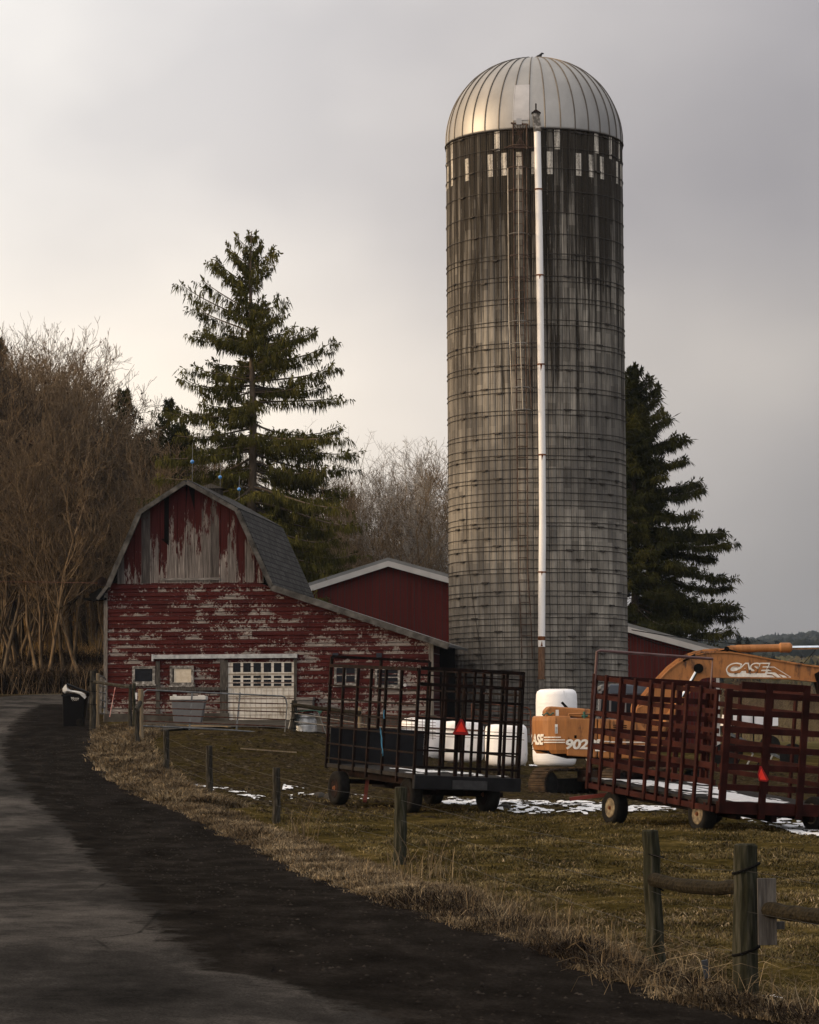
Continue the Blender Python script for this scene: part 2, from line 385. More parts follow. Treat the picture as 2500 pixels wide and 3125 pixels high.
# silo staves : uv = (stave index, course)
def _silo(NST, ROWS):
    s = NT('concrete_staves'); uv = s.sep(s.coord('UV')); u, v = uv[0], uv[1]
    si = s.math('FLOOR', u); off = s.math('MULTIPLY', s.math('MODULO', si, 2.0), .5)
    vv = s.math('ADD', v, off); ri = s.math('FLOOR', vv); fu = s.math('FRACT', u); fv = s.math('FRACT', vv)
    rnd = s.white(s.comb(si, ri, 0.0)); rnd2 = s.white(s.comb(si, ri, 5.0)); rs = s.white(si, '1D')
    hgt = s.math('DIVIDE', v, ROWS)       # 0 bottom .. 1 top
    base = s.ramp(rnd, [(0.0, (.145,.131,.113)), (.3, (.21,.191,.165)), (.8, (.27,.247,.214)), (1.0, (.33,.302,.262))])
    st = s.noise(s.comb(s.math('MULTIPLY', u, 1.2), s.math('MULTIPLY', v, .22), 0.0), 2.2, 6, .65)
    st2 = s.noise(s.comb(s.math('MULTIPLY', u, .14), s.math('MULTIPLY', v, .16), 3.0), 1.0, 5, .6)
    fine = s.noise(s.comb(s.math('MULTIPLY', u, 6.0), s.math('MULTIPLY', v, 5.0), 0.0), 2.0, 6, .7)
    k = s.ramp(st, [(.3, .38), (.5, .92), (.7, 1.25)])
    c = s.mix(1.0, base, k, 'MULTIPLY')
    dk = s.ramp(s.math('MULTIPLY_ADD', st, .5, st2), [(.66, 0.0), (.84, .65)])
    c = s.mix(dk, c, (.052,.05,.05))
    dark_blk = s.ramp(s.math('MULTIPLY_ADD', st2, .6, rnd2), [(1.0, 0.0), (1.08, .3)])
    c = s.mix(dark_blk, c, (.06,.058,.058))
    # soot staining that thickens towards the rim
    rcol = s.white(s.comb(si, s.math('FLOOR', s.math('MULTIPLY_ADD', v, .28, s.math('MULTIPLY', rs, 7.0))), 2.0)); s1 = s.noise(s.comb(s.math('MULTIPLY', u, 1.1), s.math('MULTIPLY', v, .075), 6.0), 1.6, 6, .68)
    tmask = s.ramp(s.math('ADD', s.math('MULTIPLY_ADD', s.math('SUBTRACT', s1, .5), 1.9, hgt), s.math('MULTIPLY', s.math('SUBTRACT', rcol, .5), .14)), [(.55, 0.0), (.74, .5), (.87, .99)])
    c = s.mix(tmask, c, s.ramp(fine, [(.35, (.006,.005,.0038)), (.7, (.034,.026,.0175))]))
    vt = s.math('ADD', s.math('SUBTRACT', ROWS, v), s.math('MULTIPLY', s.math('MODULO', si, 2.0), -.12)); rt = s.math('FLOOR', s.math('DIVIDE', vt, 1.08))
    r3 = s.white(s.comb(si, rt, 9.0))
    m3 = s.math('COMPARE', s.math('MODULO', s.math('ADD', si, 1.0), 3.0), 0.0, .1); m2 = s.math('COMPARE', s.math('MODULO', si, 2.0), 1.0, .1)
    a0 = s.math('MULTIPLY', s.math('COMPARE', rt, 0.0, .1), s.math('MULTIPLY', m3, s.math('LESS_THAN', r3, .72))); a1 = s.math('MULTIPLY', s.math('COMPARE', rt, 1.0, .1), s.math('MULTIPLY', m2, s.math('LESS_THAN', r3, .74)))
    wh = s.math('MULTIPLY', s.math('ADD', a0, a1), s.math('LESS_THAN', s.math('ABSOLUTE', s.math('SUBTRACT', fu, .5)), .38))
    # later rows: a few pale washed staves
    wear = s.ramp(s.math('MULTIPLY_ADD', fine, .7, st), [(.74, 1.0), (.98, .12)])
    wh = s.math('MULTIPLY', wh, wear)
    c = s.mix(wh, c, (.6,.56,.5))
    p2 = s.math('MULTIPLY', s.ramp(s.math('MULTIPLY_ADD', fine, .35, s.noise(s.comb(s.math('MULTIPLY', u, .9), s.math('MULTIPLY', v, .14), 8.0), 2.6, 4)), [(.84, 0.0), (.92, .55)]), s.ramp(hgt, [(.35, 0.0), (.6, 1.0)]))
    c = s.mix(p2, c, (.3,.285,.265))
    j = s.math('MINIMUM', s.math('MINIMUM', fu, s.math('SUBTRACT', 1.0, fu)), .5)
    jl = s.ramp(j, [(.02, .4), (.05, 1.0)])
    g2 = s.ramp(s.math('ABSOLUTE', s.math('SUBTRACT', fu, .28)), [(.012, .62), (.035, 1.0)])
    jv = s.ramp(fv, [(.006, .7), (.02, 1.0)])
    kk = s.math('MULTIPLY', s.math('MULTIPLY', jl, jv), g2); c = s.mix(1.0, c, s.comb(kk, kk, kk), 'MULTIPLY')
    s.col(c).rough(.9); s.bump(fine, .35, .01); return s.m
def _dome():
    s = NT('dome_metal'); v = s.coord(sc=(1, 1, .5)); n = s.noise(v, 1.2, 5, .6); n2 = s.noise(s.coord(), 20, 3)
    s.col(s.ramp(n, [(.3, (.25,.243,.235)), (.7, (.34,.332,.322))])).rough(s.math('MULTIPLY_ADD', n, .2, .38)); s.b.inputs['Metallic'].default_value = .7
    return s.m
M['dome'] = _dome()
M['dome_seam'] = std('dome_seam', [(.09,.08,.07), (.15,.135,.12)], 3, rough=.5, metal=.6, bump=0)
M['hatch'] = std('pale_hatch', [(.34,.34,.36), (.42,.42,.44)], 3, rough=.5, bump=0)
def _pipe():
    s = NT('white_pipe'); v = s.coord(sc=(1, 1, .15)); n = s.noise(v, 6, 4)
    s.col(s.ramp(n, [(.3, (.68,.67,.67)), (.7, (.8,.79,.79))])).rough(.35); return s.m
M['pipe'] = _pipe()
def _ground():
    s = NT('field_ground'); p = s.coord('Pos'); at = s.n('ShaderNodeAttribute', attribute_name='zone'); z = s.sep(at.outputs['Vector'])
    a = s.noise(p, .7, 6, .65); b = s.noise(p, 4.5, 6, .7); c3 = s.noise(p, 18, 4, .7); w = s.noise(s.coord('Pos', (.05, .02, .05)), 1, 3)
    grass = s.ramp(s.math('MULTIPLY_ADD', b, .5, s.math('MULTIPLY', a, .5)), [(.36, (.012,.0098,.0035)), (.5, (.043,.033,.0105)), (.64, (.105,.078,.03))])
    mud = s.ramp(s.math('MULTIPLY_ADD', c3, .5, s.math('MULTIPLY', b, .5)), [(.40, (.008,.006,.0035)), (.50, (.024,.018,.0095)), (.58, (.045,.035,.02)), (.68, (.09,.073,.05))])
    m = s.math('ADD', z[0], s.math('MULTIPLY', s.math('SUBTRACT', a, .5), 1.2)); m = s.ramp(m, [(.38, 0.0), (.62, 1.0)])
    c = s.mix(m, grass, mud)
    leaf = s.ramp(s.math('MULTIPLY_ADD', c3, .4, b), [(.5, (.09,.062,.034)), (.85, (.24,.165,.085))])
    c = s.mix(z[1], c, leaf)
    farc = s.ramp(w, [(.4, (.16,.12,.05)), (.6, (.1,.09,.04))]); c = s.mix(z[2], c, farc)
    s.col(c).rough(.95); s.b.inputs['Specular IOR Level'].default_value = 0
    s.bump(s.math('MULTIPLY_ADD', c3, .4, b), .9, .05); return s.m
M['ground'] = _ground()
def _asph():
    s = NT('worn_asphalt'); p = s.coord('Pos'); big = s.noise(s.coord('Pos', (.5, .22, 1)), 1.0, 5, .6); mid = s.noise(s.coord('Pos', (1, .6, 1)), 2.2, 6, .7); fi = s.noise(p, 45, 3, .8)
    c = s.ramp(s.math('MULTIPLY_ADD', mid, .35, s.math('MULTIPLY', big, .7)), [(.36, (.012,.0114,.011)), (.5, (.028,.0265,.0253)), (.66, (.068,.063,.059))])
    at = s.n('ShaderNodeAttribute', attribute_name='edge'); e = s.sep(at.outputs['Vector'])[0]
    m = s.ramp(s.math('MULTIPLY_ADD', s.math('MULTIPLY_ADD', mid, .75, s.math('MULTIPLY', big, .25)), 1.9, s.math('SUBTRACT', s.math('MULTIPLY', e, 1.35), 1.33)), [(.34, 0.0), (.56, 1.0)])
    shc = s.ramp(s.math('MULTIPLY_ADD', s.noise(p, 30, 4, .75), .45, s.math('MULTIPLY', s.noise(s.coord('Pos', (1, .5, 1)), 1.6, 6, .7), .55)), [(.36, (.0046,.0041,.0038)), (.52, (.0122,.0108,.0098)), (.66, (.030,.0265,.024))])
    k = s.ramp(fi, [(.3, .4), (.7, 1.65)]); c = s.mix(1.0, c, k, 'MULTIPLY'); c = s.mix(m, c, shc)
    vo = s.n('ShaderNodeTexVoronoi', feature='DISTANCE_TO_EDGE'); s.l(s.coord('Pos', (.35, .22, 1)), vo.inputs['Vector']); vo.inputs['Scale'].default_value = 1.0
    ck = s.math('MULTIPLY', s.ramp(s.math('MULTIPLY_ADD', mid, .03, vo.outputs['Distance']), [(.016, 1.0), (.024, 0.0)]), s.ramp(big, [(.45, 0.0), (.55, .7)])); c = s.mix(ck, c, (.006,.006,.006))
    s.col(c).rough(.85); s.b.inputs['Specular IOR Level'].default_value = 0; s.bump(s.math('MULTIPLY_ADD', fi, .4, s.math('MULTIPLY', mid, .6)), .7, .015); return s.m
M['asphalt'] = _asph()
def _shoulder():
    s = NT('dirt_shoulder'); p = s.coord('Pos'); mid = s.noise(s.coord('Pos', (1, .5, 1)), 1.6, 6, .7); fi = s.noise(p, 30, 4, .75)
    big = s.noise(s.coord('Pos', (.8, .35, 1), (3, 1, 0)), .9, 3)
    c = s.ramp(s.math('MULTIPLY_ADD', fi, .45, s.math('MULTIPLY', mid, .55)), [(.36, (.0046,.0041,.0038)), (.52, (.0122,.0108,.0098)), (.66, (.030,.0265,.024))])
    at = s.n('ShaderNodeAttribute', attribute_name='edge'); e = s.sep(at.outputs['Vector'])[0]
    m = s.ramp(s.math('MULTIPLY_ADD', s.math('MULTIPLY_ADD', mid, .6, s.math('MULTIPLY', big, .4)), 1.5, s.math('SUBTRACT', e, 1.15)), [(.66, 0.0), (.82, .65)])
    c = s.mix(m, c, (.04,.036,.033))
    s.col(c).rough(.95); s.b.inputs['Specular IOR Level'].default_value = 0; s.bump(s.math('MULTIPLY_ADD', fi, .5, mid), .8, .03); return s.m
M['shoulder'] = _shoulder()
M['snow'] = std('snow', [(.5,.52,.56), (.7,.72,.76)], 8, rough=.7, bump=.5, dist=.02)
M['dry_grass'] = std('dry_grass', [(.034,.023,.014), (.11,.082,.049), (.27,.212,.135)], 1.2, rough=.9, bump=0, island=1.1, spec=.1, kind='Pos')
M['field_grass'] = std('field_grass', [(.015,.0125,.0055), (.060,.048,.019), (.18,.142,.072)], .7, rough=.95, bump=0, island=1.1, spec=.05, kind='Pos')
M['gold_grass'] = std('gold_grass', [(.24,.16,.065), (.5,.335,.15)], 1, rough=.9, bump=0, island=.8, spec=.05)
M['brush'] = std('dark_brush', [(.010,.007,.005), (.022,.015,.010)], 1, rough=.95, bump=0, island=.9, spec=.05)
M['bark'] = std('grey_bark', [(.065,.046,.028), (.145,.106,.068), (.25,.192,.13)], 3, (3, 3, .6), .95, bump=.5, island=.5)
M['bark_red'] = std('brown_bark', [(.06,.040,.023), (.128,.09,.054), (.205,.15,.096)], 3, (3, 3, .6), .95, bump=.5, island=.5)
M['birch'] = std('birch_bark', [(.07,.06,.05), (.26,.24,.22), (.42,.4,.37)], 3, (1.5, 1.5, 4), .8, bump=.2)
M['spruce_bark'] = std('spruce_bark', [(.06,.045,.033), (.13,.1,.072)], 4, (3, 3, .6), .95, bump=.6)
M['needles'] = std('olive_needles', [(.022,.023,.005), (.066,.062,.013), (.14,.12,.026)], 1.1, rough=.8, bump=0, island=.9, spec=.1)
M['needles_dark'] = std('dark_needles', [(.009,.011,.003), (.03,.031,.008), (.075,.068,.015)], .8, rough=.85, bump=0, island=.9, spec=.08)
M['dead_leaf'] = std('dead_leaves', [(.03,.018,.010), (.065,.038,.021)], 2, rough=.9, bump=0, island=.6, spec=.05)
M['far_tree'] = std('far_trees', [(.02,.022,.012), (.055,.05,.025), (.1,.07,.045)], .02, rough=.95, bump=0, island=.9, spec=.05, kind='Pos')
M['far_conifer'] = std('far_conifers', [(.010,.014,.013), (.02,.024,.02)], .02, rough=.95, bump=0, island=.6, spec=.05, kind='Pos')

for k in ('old_wood','old_wood_h','old_wood_d','post_wood','post_green','tan_wood','log','concrete','deck','red_slat','dark_rust','shingle','clap','gable','trim_wood','track','bark','bark_red','birch','redmetal','rusty','dark_paint'):
    M[k].node_tree.nodes['Principled BSDF'].inputs['Specular IOR Level'].default_value = .06
# ================================================================ GROUND
def spacing(segs):
    out = [segs[0][0]]
    for a, b, st in segs:
        n = max(1, int(round((b - a) / st))); out += list(np.linspace(a, b, n + 1)[1:])
    return np.array(out)
def make_ground():
    xs = spacing([(-1800, -400, 200), (-400, -60, 40), (-60, -20, 2.5), (-20, -12, .5), (-12, 12, .16), (12, 24, .6), (24, 60, 3), (60, 400, 20), (400, 1800, 200)])
    ys = spacing([(-60, 8, 4), (8, 16, .5), (16, 46, .16), (46, 98, .26), (98, 175, 1.2), (175, 400, 7), (400, 2700, 60)])
    X, Y = np.meshgrid(xs, ys); Z = gz(X, Y)
    near = sst(14, 18, Y) * (1 - sst(120, 150, Y)) * sst(-14, -11, X) * (1 - sst(13, 18, X))
    wob = (fbm(X * .9, Y * .5, 3, 3) - .45) * .12 + (fbm(X * 3.1, Y * 2.2, 3, 9) - .45) * .09
    inroad = 1 - sst(0, .5, X - np.interp(Y, SHY, SHX))
    Z = Z + wob * near * (1 - inroad) - .03 * inroad * sst(10, 12, Y) * (1 - sst(140, 145, Y))
    V = np.stack([X, Y, Z], -1).reshape(-1, 3); nx, ny = len(xs), len(ys)
    i = np.arange((ny - 1) * (nx - 1)); r = i // (nx - 1); c = i % (nx - 1); b = r * nx + c
    ob = npmesh('ground', V, np.stack([b, b + 1, b + nx + 1, b + nx], 1), M['ground'], n=4, smooth=True)
    at = ob.data.attributes.new('zone', 'FLOAT_VECTOR', 'POINT'); Xf, Yf = V[:, 0], V[:, 1]
    mud = np.clip(sst(54, 62, Yf) * (1 - sst(96, 110, Yf)) * sst(-12, -6, Xf) * .56, 0, 1)
    mud = np.maximum(mud, 1 - sst(0, 1.0, Xf - np.interp(Yf, SHY, SHX)))
    leaf = sst(126, 134, Yf) * (1 - sst(190, 220, Yf)) * sst(14, 4, Xf)
    farz = sst(150, 190, Yf)
    at.data.foreach_set('vector', np.stack([mud, leaf, farz], 1).astype(np.float32).ravel())
    tag(ob, kind='structure')
# road edges traced on the ground
_rp = [(1420,3160),(1330,3110),(1150,3040),(960,2990),(812,2972),(754,2908),(626,2821),(493,2711),(406,2653),(348,2583),(250,2500),(150,2420),(95,2350),(66,2290),(64,2270),(85,2235),(116,2189),(165,2152)]
_sp = [(2480,3160),(2330,3112),(2120,3075),(1900,2990),(1700,2915),(1500,2850),(1250,2770),(1000,2690),(830,2610),(640,2515),(480,2445),(345,2375),(290,2325),(290,2290),(300,2240),(285,2200),(268,2160)]
def _edge(pts):
    h = [hit(*p) for p in pts]; h.sort(key=lambda v: v.y); return np.array([v.y for v in h]), np.array([v.x for v in h])
RDY, RDX = _edge(_rp); SHY, SHX = _edge(_sp)
RDY = np.concatenate([[0], RDY, [RDY[-1] + 8, 118, 127, 150]]); RDX = np.concatenate([[RDX[0] + 2], RDX, [-9.6, -9.5, -8, -6]])
SHY = np.concatenate([[0], SHY, [SHY[-1] + 8, 118, 127, 150]]); SHX = np.concatenate([[SHX[0] + 2], SHX, [-9.2, -9.0, -6, -5]])
SHX = np.maximum(SHX, np.interp(SHY, RDY, RDX) + .15)
make_ground()
def strip(name, mat, y, xl, xr, nc, lift, edgef):
    V = []; E = []; t = np.linspace(0, 1, nc)
    X = xl[:, None] * (1 - t) + xr[:, None] * t; Y = np.repeat(y[:, None], nc, 1); Z = gz(X, Y) + lift
    V = np.stack([X, Y, Z], -1).reshape(-1, 3); ny = len(y)
    i = np.arange((ny - 1) * (nc - 1)); r = i // (nc - 1); c = i % (nc - 1); b = r * nc + c
    ob = npmesh(name, V, np.stack([b, b + 1, b + nc + 1, b + nc], 1), mat, n=4, smooth=True)
    at = ob.data.attributes.new('edge', 'FLOAT_VECTOR', 'POINT'); e = edgef(X, Y).ravel()
    at.data.foreach_set('vector', np.stack([e, e, e], 1).astype(np.float32).ravel()); return tag(ob, kind='structure')
yy = spacing([(4, 16, .5), (16, 40, .12), (40, 100, .25), (100, 128, .6)])
rx = np.interp(yy, RDY, RDX); sx = np.interp(yy, SHY, SHX)
jx = (fbm(yy * .9, yy * 0 + 3, 4, 5) - .47) * .5 * np.interp(yy, [15, 60, 100], [.6, 1, .6])
rxj = rx + jx
strip('road', M['asphalt'], yy, rx * 0 + np.minimum(rx - 9, -16) , rxj, 60, .012, lambda X, Y: np.clip(1 - (np.interp(Y, RDY, RDX) - X) / (1.25 + Y * .002), 0, 1.2))
strip('road_shoulder', M['shoulder'], yy, rx - 1.6, np.maximum(sx, rx + .1) + (fbm(yy * 1.5, yy * 0 + 8, 3, 6) - .45) * .5, 40, .004, lambda X, Y: np.clip(1 - (X - np.interp(Y, RDY, RDX)) / (1.5), 0, 1.2))
# faint painted line at the far edge of the road
ly = []; mb = MB()
for i in range(40):
    a = -28 + i * .55; 
    if a > -12: break
    for q in (0, 1): pass
    x0, x1 = a, a + .55; y0 = 126.2; y1 = 126.45
    mb.add([(x0, y0, gzf(x0, y0) + .02), (x1, y0, gzf(x1, y0) + .02), (x1, y1, gzf(x1, y1) + .02), (x0, y1, gzf(x0, y1) + .02)], [(0, 1, 2, 3)])
tag(mb.build('road_marking', std('faded_yellow', [(.2,.15,.05), (.32,.25,.1)], 6)), kind='structure')

# ================================================================ BARN
AL = R(6.4); DIR = Vector((math.cos(AL), -math.sin(AL), 0)); DEP = Vector((math.sin(AL), math.cos(AL), 0))
_o = P(326, 2190, 95.6); BO = Vector((_o.x, _o.y, 2.0))
def FB(px, py, dep=0):
    q = on_plane(px, py, BO + DEP * dep, DEP) - BO; return q.dot(DIR), q.z
barn = empty('red_barn', BO, 'old red gambrel roofed barn with peeling clapboards and a long lean-to slope on its right', 'barn', rz=-AL)
Lb = 9.0
bl = FB(434, 1568); br_ = FB(728, 1562); pk = FB(574, 1476); ll = FB(338, 1792); lr = FB(832, 1793); sh = FB(1335, 1962)
WR = FB(1322, 2050)[0]
rake = [(ll[0] - .35, ll[1] - .45), ll, bl, pk, br_, lr, sh]
def top_at(u):
    pts = [(-.5, ll[1] - .5), ll, bl, pk, br_, lr, sh, (30, sh[1])]
    return float(np.interp(u, [p[0] for p in pts], [p[1] for p in pts]))
GB = FB(600, 1778)[1]
# clapboard courses (front)
mb = MB(); z = -.4; k = 0
while z < GB - .01:
    z1 = min(z + HC, GB)
    def xr_at(zz):
        if zz <= sh[1]: return WR
        return min(WR, lr[0] + (lr[1] - zz) / (lr[1] - sh[1]) * (sh[0] - lr[0]))
    a0, a1 = xr_at(z), xr_at(z1); w = random.uniform(-.006, .006)
    x = 0.0; n = 5
    while x < a0 - .02:
        xn = min(a0, x + random.uniform(2.2, 4.2)); xt = min(xn, a1) ; x0t = min(x, a1)
        s0 = -.05 + random.uniform(-.006, .006)
        dz = random.uniform(-.006, .006)
        xm = (x + xn) / 2
        mb.add([(x, s0, z + dz), (xn - .006, s0, z - dz), (xt - (.006 if xt == xn else 0), -.008, z1), (x0t, -.008, z1),
                (x, .0, z + dz), (xn - .006, .0, z - dz), (xt, .01, z1), (x0t, .01, z1)], [(0, 1, 2, 3), (4, 5, 1, 0), (1, 5, 6, 2), (4, 0, 3, 7)])
        x = xn
    z = z1
mb.build('clapboard_wall', M['clap'], barn, local=True)
# backing and other walls
mb = MB(); poly = [(0, -.6), (WR, -.6), (WR, sh[1]), lr, br_, pk, bl, ll, (0, ll[1] - .3)]
mb.prism([(u, .03, z) for u, z in poly], (0, .05, 0)); mb.build('backing_wall', M['black'], barn, local=True); mb = MB(); mb.prism([(u, Lb - .3, z) for u, z in poly], (0, .05, 0)); mb.build('rear_wall', M['clap'], barn, local=True)
for b_ in (((0, .085, -.6), (.06, Lb - .3, ll[1] - .1)), ((WR - .06, .085, -.6), (WR - .002, Lb - .3, sh[1] + .1))): mb = MB(); mb.box(*b_); mb.build('side_wall', M['clap'], barn, local=True)
# gable boards
mb = MB(); u = 0.05
while u < lr[0] - .1:
    w = .30; u0 = u + .006 + random.uniform(0, .008); u1 = u + w - .004
    slots = False
    c = (u0 + u1) / 2
    if abs(c - FB(503, 1650)[0]) < .13:   # board missing at the top: dark slot
        zs = FB(503, 1665)[1]; zt0 = zt1 = zs; u1s = u0 + .08
        mb.add([(u0, -.01, GB - .02), (u1, -.01, GB - .02), (u1, -.01, zt1), (u0, -.01, zt0 + .25), (u0, .015, GB), (u1, .015, GB), (u1, .015, zt1), (u0, .015, zt0)], [(0, 1, 2, 3), (1, 5, 6, 2), (4, 0, 3, 7)])
        mb.box((u0, -.01, zs + .24), (u0 + .13, .012, top_at(u0 + .1) - .02))
    else:
        zt0, zt1 = top_at(u0) - .01, top_at(u1) - .01; zb = GB - .02 + random.uniform(-.02, .03)
        if abs(c - FB(587, 1500)[0]) < .15: zt0 = zt1 = FB(587, 1558)[1]
        if zt0 > zb and zt1 > zb:
            yb = -.012 - random.uniform(0, .012)
            mids = [] 
            mb.add([(u0, yb, zb), (u1, yb, zb), (u1, yb, zt1), (u0, yb, zt0), (u0, .02, zb), (u1, .02, zb), (u1, .02, zt1), (u0, .02, zt0)], [(0, 1, 2, 3), (1, 5, 6, 2), (4, 0, 3, 7), (0, 4, 5, 1)])
            bk = FB(574, 1500)[0]
            if u0 < bk < u1: mb.add([(u0, yb, zt0), (u1, yb, zt1), (bk, yb, pk[1] - .02)], [(0, 1, 2)])
    u += w
mb.build('gable_boards', M['gable'], barn, local=True)
mb = MB(); a = FB(491, 1767); b = FB(670, 1772); mb.box((a[0], -.06, a[1] - .06), (b[0], -.026, a[1] + .02)); a = FB(674, 1760); b = FB(676, 1776)
mb.build('loft_ledge', M['old_wood_h'], barn, local=True)
# corner trim
for b_ in (((-.1, -.06, -.5), (.03, .06, ll[1] - .2)), ((WR - .14, -.065, -.3), (WR + .02, .03, sh[1] + .02))): mb = MB(); mb.box(*b_); mb.build('corner_trim', M['old_wood'], barn, local=True)
# roof
def roofslab(p, q, y0, y1, th, mb):
    (u0, z0), (u1, z1) = p, q; L = math.hypot(u1 - u0, z1 - z0); nx, nz = -(z1 - z0) / L, (u1 - u0) / L
    b = len(mb.v); pts = [(u0, z0), (u1, z1), (u1 + nx * th, z1 + nz * th), (u0 + nx * th, z0 + nz * th)]
    vs = [(a, y, c) for y in (y0, y1) for a, c in pts]; mb.add(vs, [(0, 1, 2, 3), (7, 6, 5, 4), (1, 5, 6, 2), (2, 6, 7, 3), (3, 7, 4, 0), (0, 4, 5, 1)])
    mb.uv = (mb.uv or []) + [(y, s) for y in (y0, y1) for s in (0, L, L, 0)]
mb = MB()
for p, q in zip(rake[1:4], rake[2:5]): roofslab(p, q, -.3, Lb, .13, mb)
roofslab(br_, lr, -.3, Lb, .13, mb); roofslab(rake[0], ll, -.3, Lb, .1, mb)
roof = mb.build('roof', M['shingle'], barn, local=True)
mb = MB(); roofslab((lr[0] + .02, lr[1] - .03), (sh[0] + .45, sh[1] - .14), -.3, 6.2, .09, mb); mb.uv = None
mb.build('lean_to_roof', M['roof_metal'], barn, local=True)
mb = MB()
def rk(p, q, h=.19, e=0):
    (u0, z0), (u1, z1) = p, q; L = math.hypot(u1 - u0, z1 - z0); nx, nz = -(z1 - z0) / L, (u1 - u0) / L; dx, dz = (u1 - u0) / L * e, (z1 - z0) / L * e
    mb.prism([(u0 - nx * h + nx*.09 - dx, -.36, z0 - nz * h + nz*.09 - dz), (u1 - nx * h + nx*.09 + dx, -.36, z1 - nz * h + nz*.09 + dz), (u1 + nx * .1 + dx, -.36, z1 + nz * .1 + dz), (u0 + nx * .1 - dx, -.36, z0 + nz * .1 - dz)], (0, .055, 0))
rk(rake[0], ll, .10); rk(ll, bl, .15); rk(bl, pk, .13); rk(pk, br_, .13); rk(br_, lr, .15); rk(lr, (sh[0] + .42, sh[1] - .13), .2)
mb.build('rake_trim', M['trim_wood'], barn, local=True)
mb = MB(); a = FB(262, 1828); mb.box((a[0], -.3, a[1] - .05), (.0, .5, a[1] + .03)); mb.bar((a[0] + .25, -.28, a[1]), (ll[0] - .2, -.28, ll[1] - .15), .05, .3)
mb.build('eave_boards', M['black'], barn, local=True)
mb = MB(); a = FB(318, 1776); 
mb.lathe([(.04, 0), (.16, .01), (.16, .05), (.04, .06)], 14, (-.12, -.3, a[1]), 'y'); mb.build('pulley', M['dark_rust'], barn, local=True)
# cupola
mb = MB(); cu = pk[0] + .02; cy = 4.6
mb.box((cu - .32, cy - .3, pk[1] - .1), (cu + .32, cy + .3, pk[1] + .2))
mb.prism([(cu - .48, cy - .45, pk[1] + .18), (cu + .48, cy - .45, pk[1] + .18), (cu, cy - .45, pk[1] + .36)], (0, .9, 0))
mb.build('cupola', M['old_wood_d'], barn, local=True)
# sliding door track, posts and beams
mb = MB(); a = FB(471, 2003); b = FB(909, 2012); mb.box((a[0], -.16, a[1] - .09), (b[0], -.04, a[1] + .05)); mb.box((a[0] - .06, -.17, a[1] - .17), (a[0], -.03, a[1] + .07))
mb.build('door_track', M['steel'], barn, local=True)
for x0, x1, yt, yb in ((477, 489, 2018, 2215), (673, 686, 2018, 2215), (686, 697, 2014, 2200), (898, 907, 2005, 2200)):
    mb = MB(); a = FB(x0, yt); b = FB(x1, yb); mb.box((a[0], -.075, b[1]), (b[0], -.035, a[1])); mb.build('door_post', M['old_wood_d'], barn, local=True)
mb = MB(); a = FB(478, 2098); b = FB(694, 2107); mb.box((a[0], -.12, b[1]), (b[0], -.04, a[1]))
mb.build('wall_beam', M['old_wood_d'], barn, local=True)
# garage door
def rect(mb, x0, y0, x1, y1, ya, yb):
    a = FB(x0, y0); b = FB(x1, y1); mb.box((a[0], ya, b[1]), (b[0], yb, a[1])); return mb
mb = MB(); rect(mb, 697, 2022, 898, 2196, -.05, -.036); door = mb.build('barn_door', M['door'], barn, local=True)
mb = MB()
for i in range(6):
    x0 = 712 + i * 31.2; rect(mb, x0, 2023, x0 + 23, 2051, -.056, -.051); 
    for j in range(3): rect(mb, x0, 2062 + j * 12, x0 + 23, 2069.5 + j * 12, -.056, -.051)
mb.build('door_window', M['glass'], door, local=True)
mb = MB()
for yv in (2057, 2097, 2125, 2160): rect(mb, 698, yv - 1.5, 897, yv + 1.5, -.062, -.05)
for i in range(1, 12): x0 = 697 + i * 16.8; rect(mb, x0 - .6, 2100, x0 + .6, 2194, -.056, -.05)
mb.build('door_batten', std('door_batten', [(.13,.1,.075), (.3,.27,.23)], 8), door, local=True)
def bwin(x0, y0, x1, y1, pane, cols, rows, label=None, fw=8):
    mb = MB()
    for r in ((x0, y0, x1, y0 + fw), (x0, y1 - fw, x1, y1), (x0, y0 + fw, x0 + fw, y1 - fw), (x1 - fw, y0 + fw, x1, y1 - fw)): rect(mb, *r, -.085, -.03)
    rect(mb, x0 - 3, y1, x1 + 3, y1 + 5, -.12, -.03)
    w = mb.build('window', M['white_frame'], barn, local=True)
    if label: w['label'] = label
    mb = MB(); rect(mb, x0 + fw, y0 + fw, x1 - fw, y1 - fw, -.05, -.036); mb.build('pane', pane, w, local=True)
    mb = MB()
    for i in range(1, cols): xx = x0 + fw + (x1 - x0 - 2 * fw) * i / cols; rect(mb, xx - 1.3, y0 + fw, xx + 1.3, y1 - fw, -.065, -.05)
    for i in range(1, rows): yv = y0 + fw + (y1 - y0 - 2 * fw) * i / rows; rect(mb, x0 + fw, yv - 1.3, x1 - fw, yv + 1.3, -.068, -.05)
    if cols > 1: mb.build('glazing_bar', M['white_frame'], w, local=True)
bwin(405, 2033, 475, 2088, M['glass'], 1, 1, 'dark window of the red barn')
bwin(520, 2032, 593, 2091, M['cream_pane'], 1, 1, 'window covered from inside by a cream sheet')
bwin(1021, 2031, 1091, 2091, M['glass'], 2, 2, None, 7); bwin(1145, 2037, 1222, 2097, M['glass'], 2, 2, None, 7)
mb = MB(); rect(mb, 526, 2040, 532, 2082, -.054, -.0501); mb.build('blind_gap', M['black'], barn, local=True)
mb = MB(); a = FB(1237, 2091); mb.lathe([(.02, -.09), (.055, -.088), (.055, -.03)], 12, (a[0], 0, a[1]), 'y'); mb.build('insulator', M['white_trim'], barn, local=True)
for px in (1024, 1157):
    mb = MB(); rect(mb, px - 7, 1993, px + 9, 2006, -.12, -.02); mb.build('flood_light', std('dark_blue_case', [(.01,.014,.025)], 2), barn, local=True)
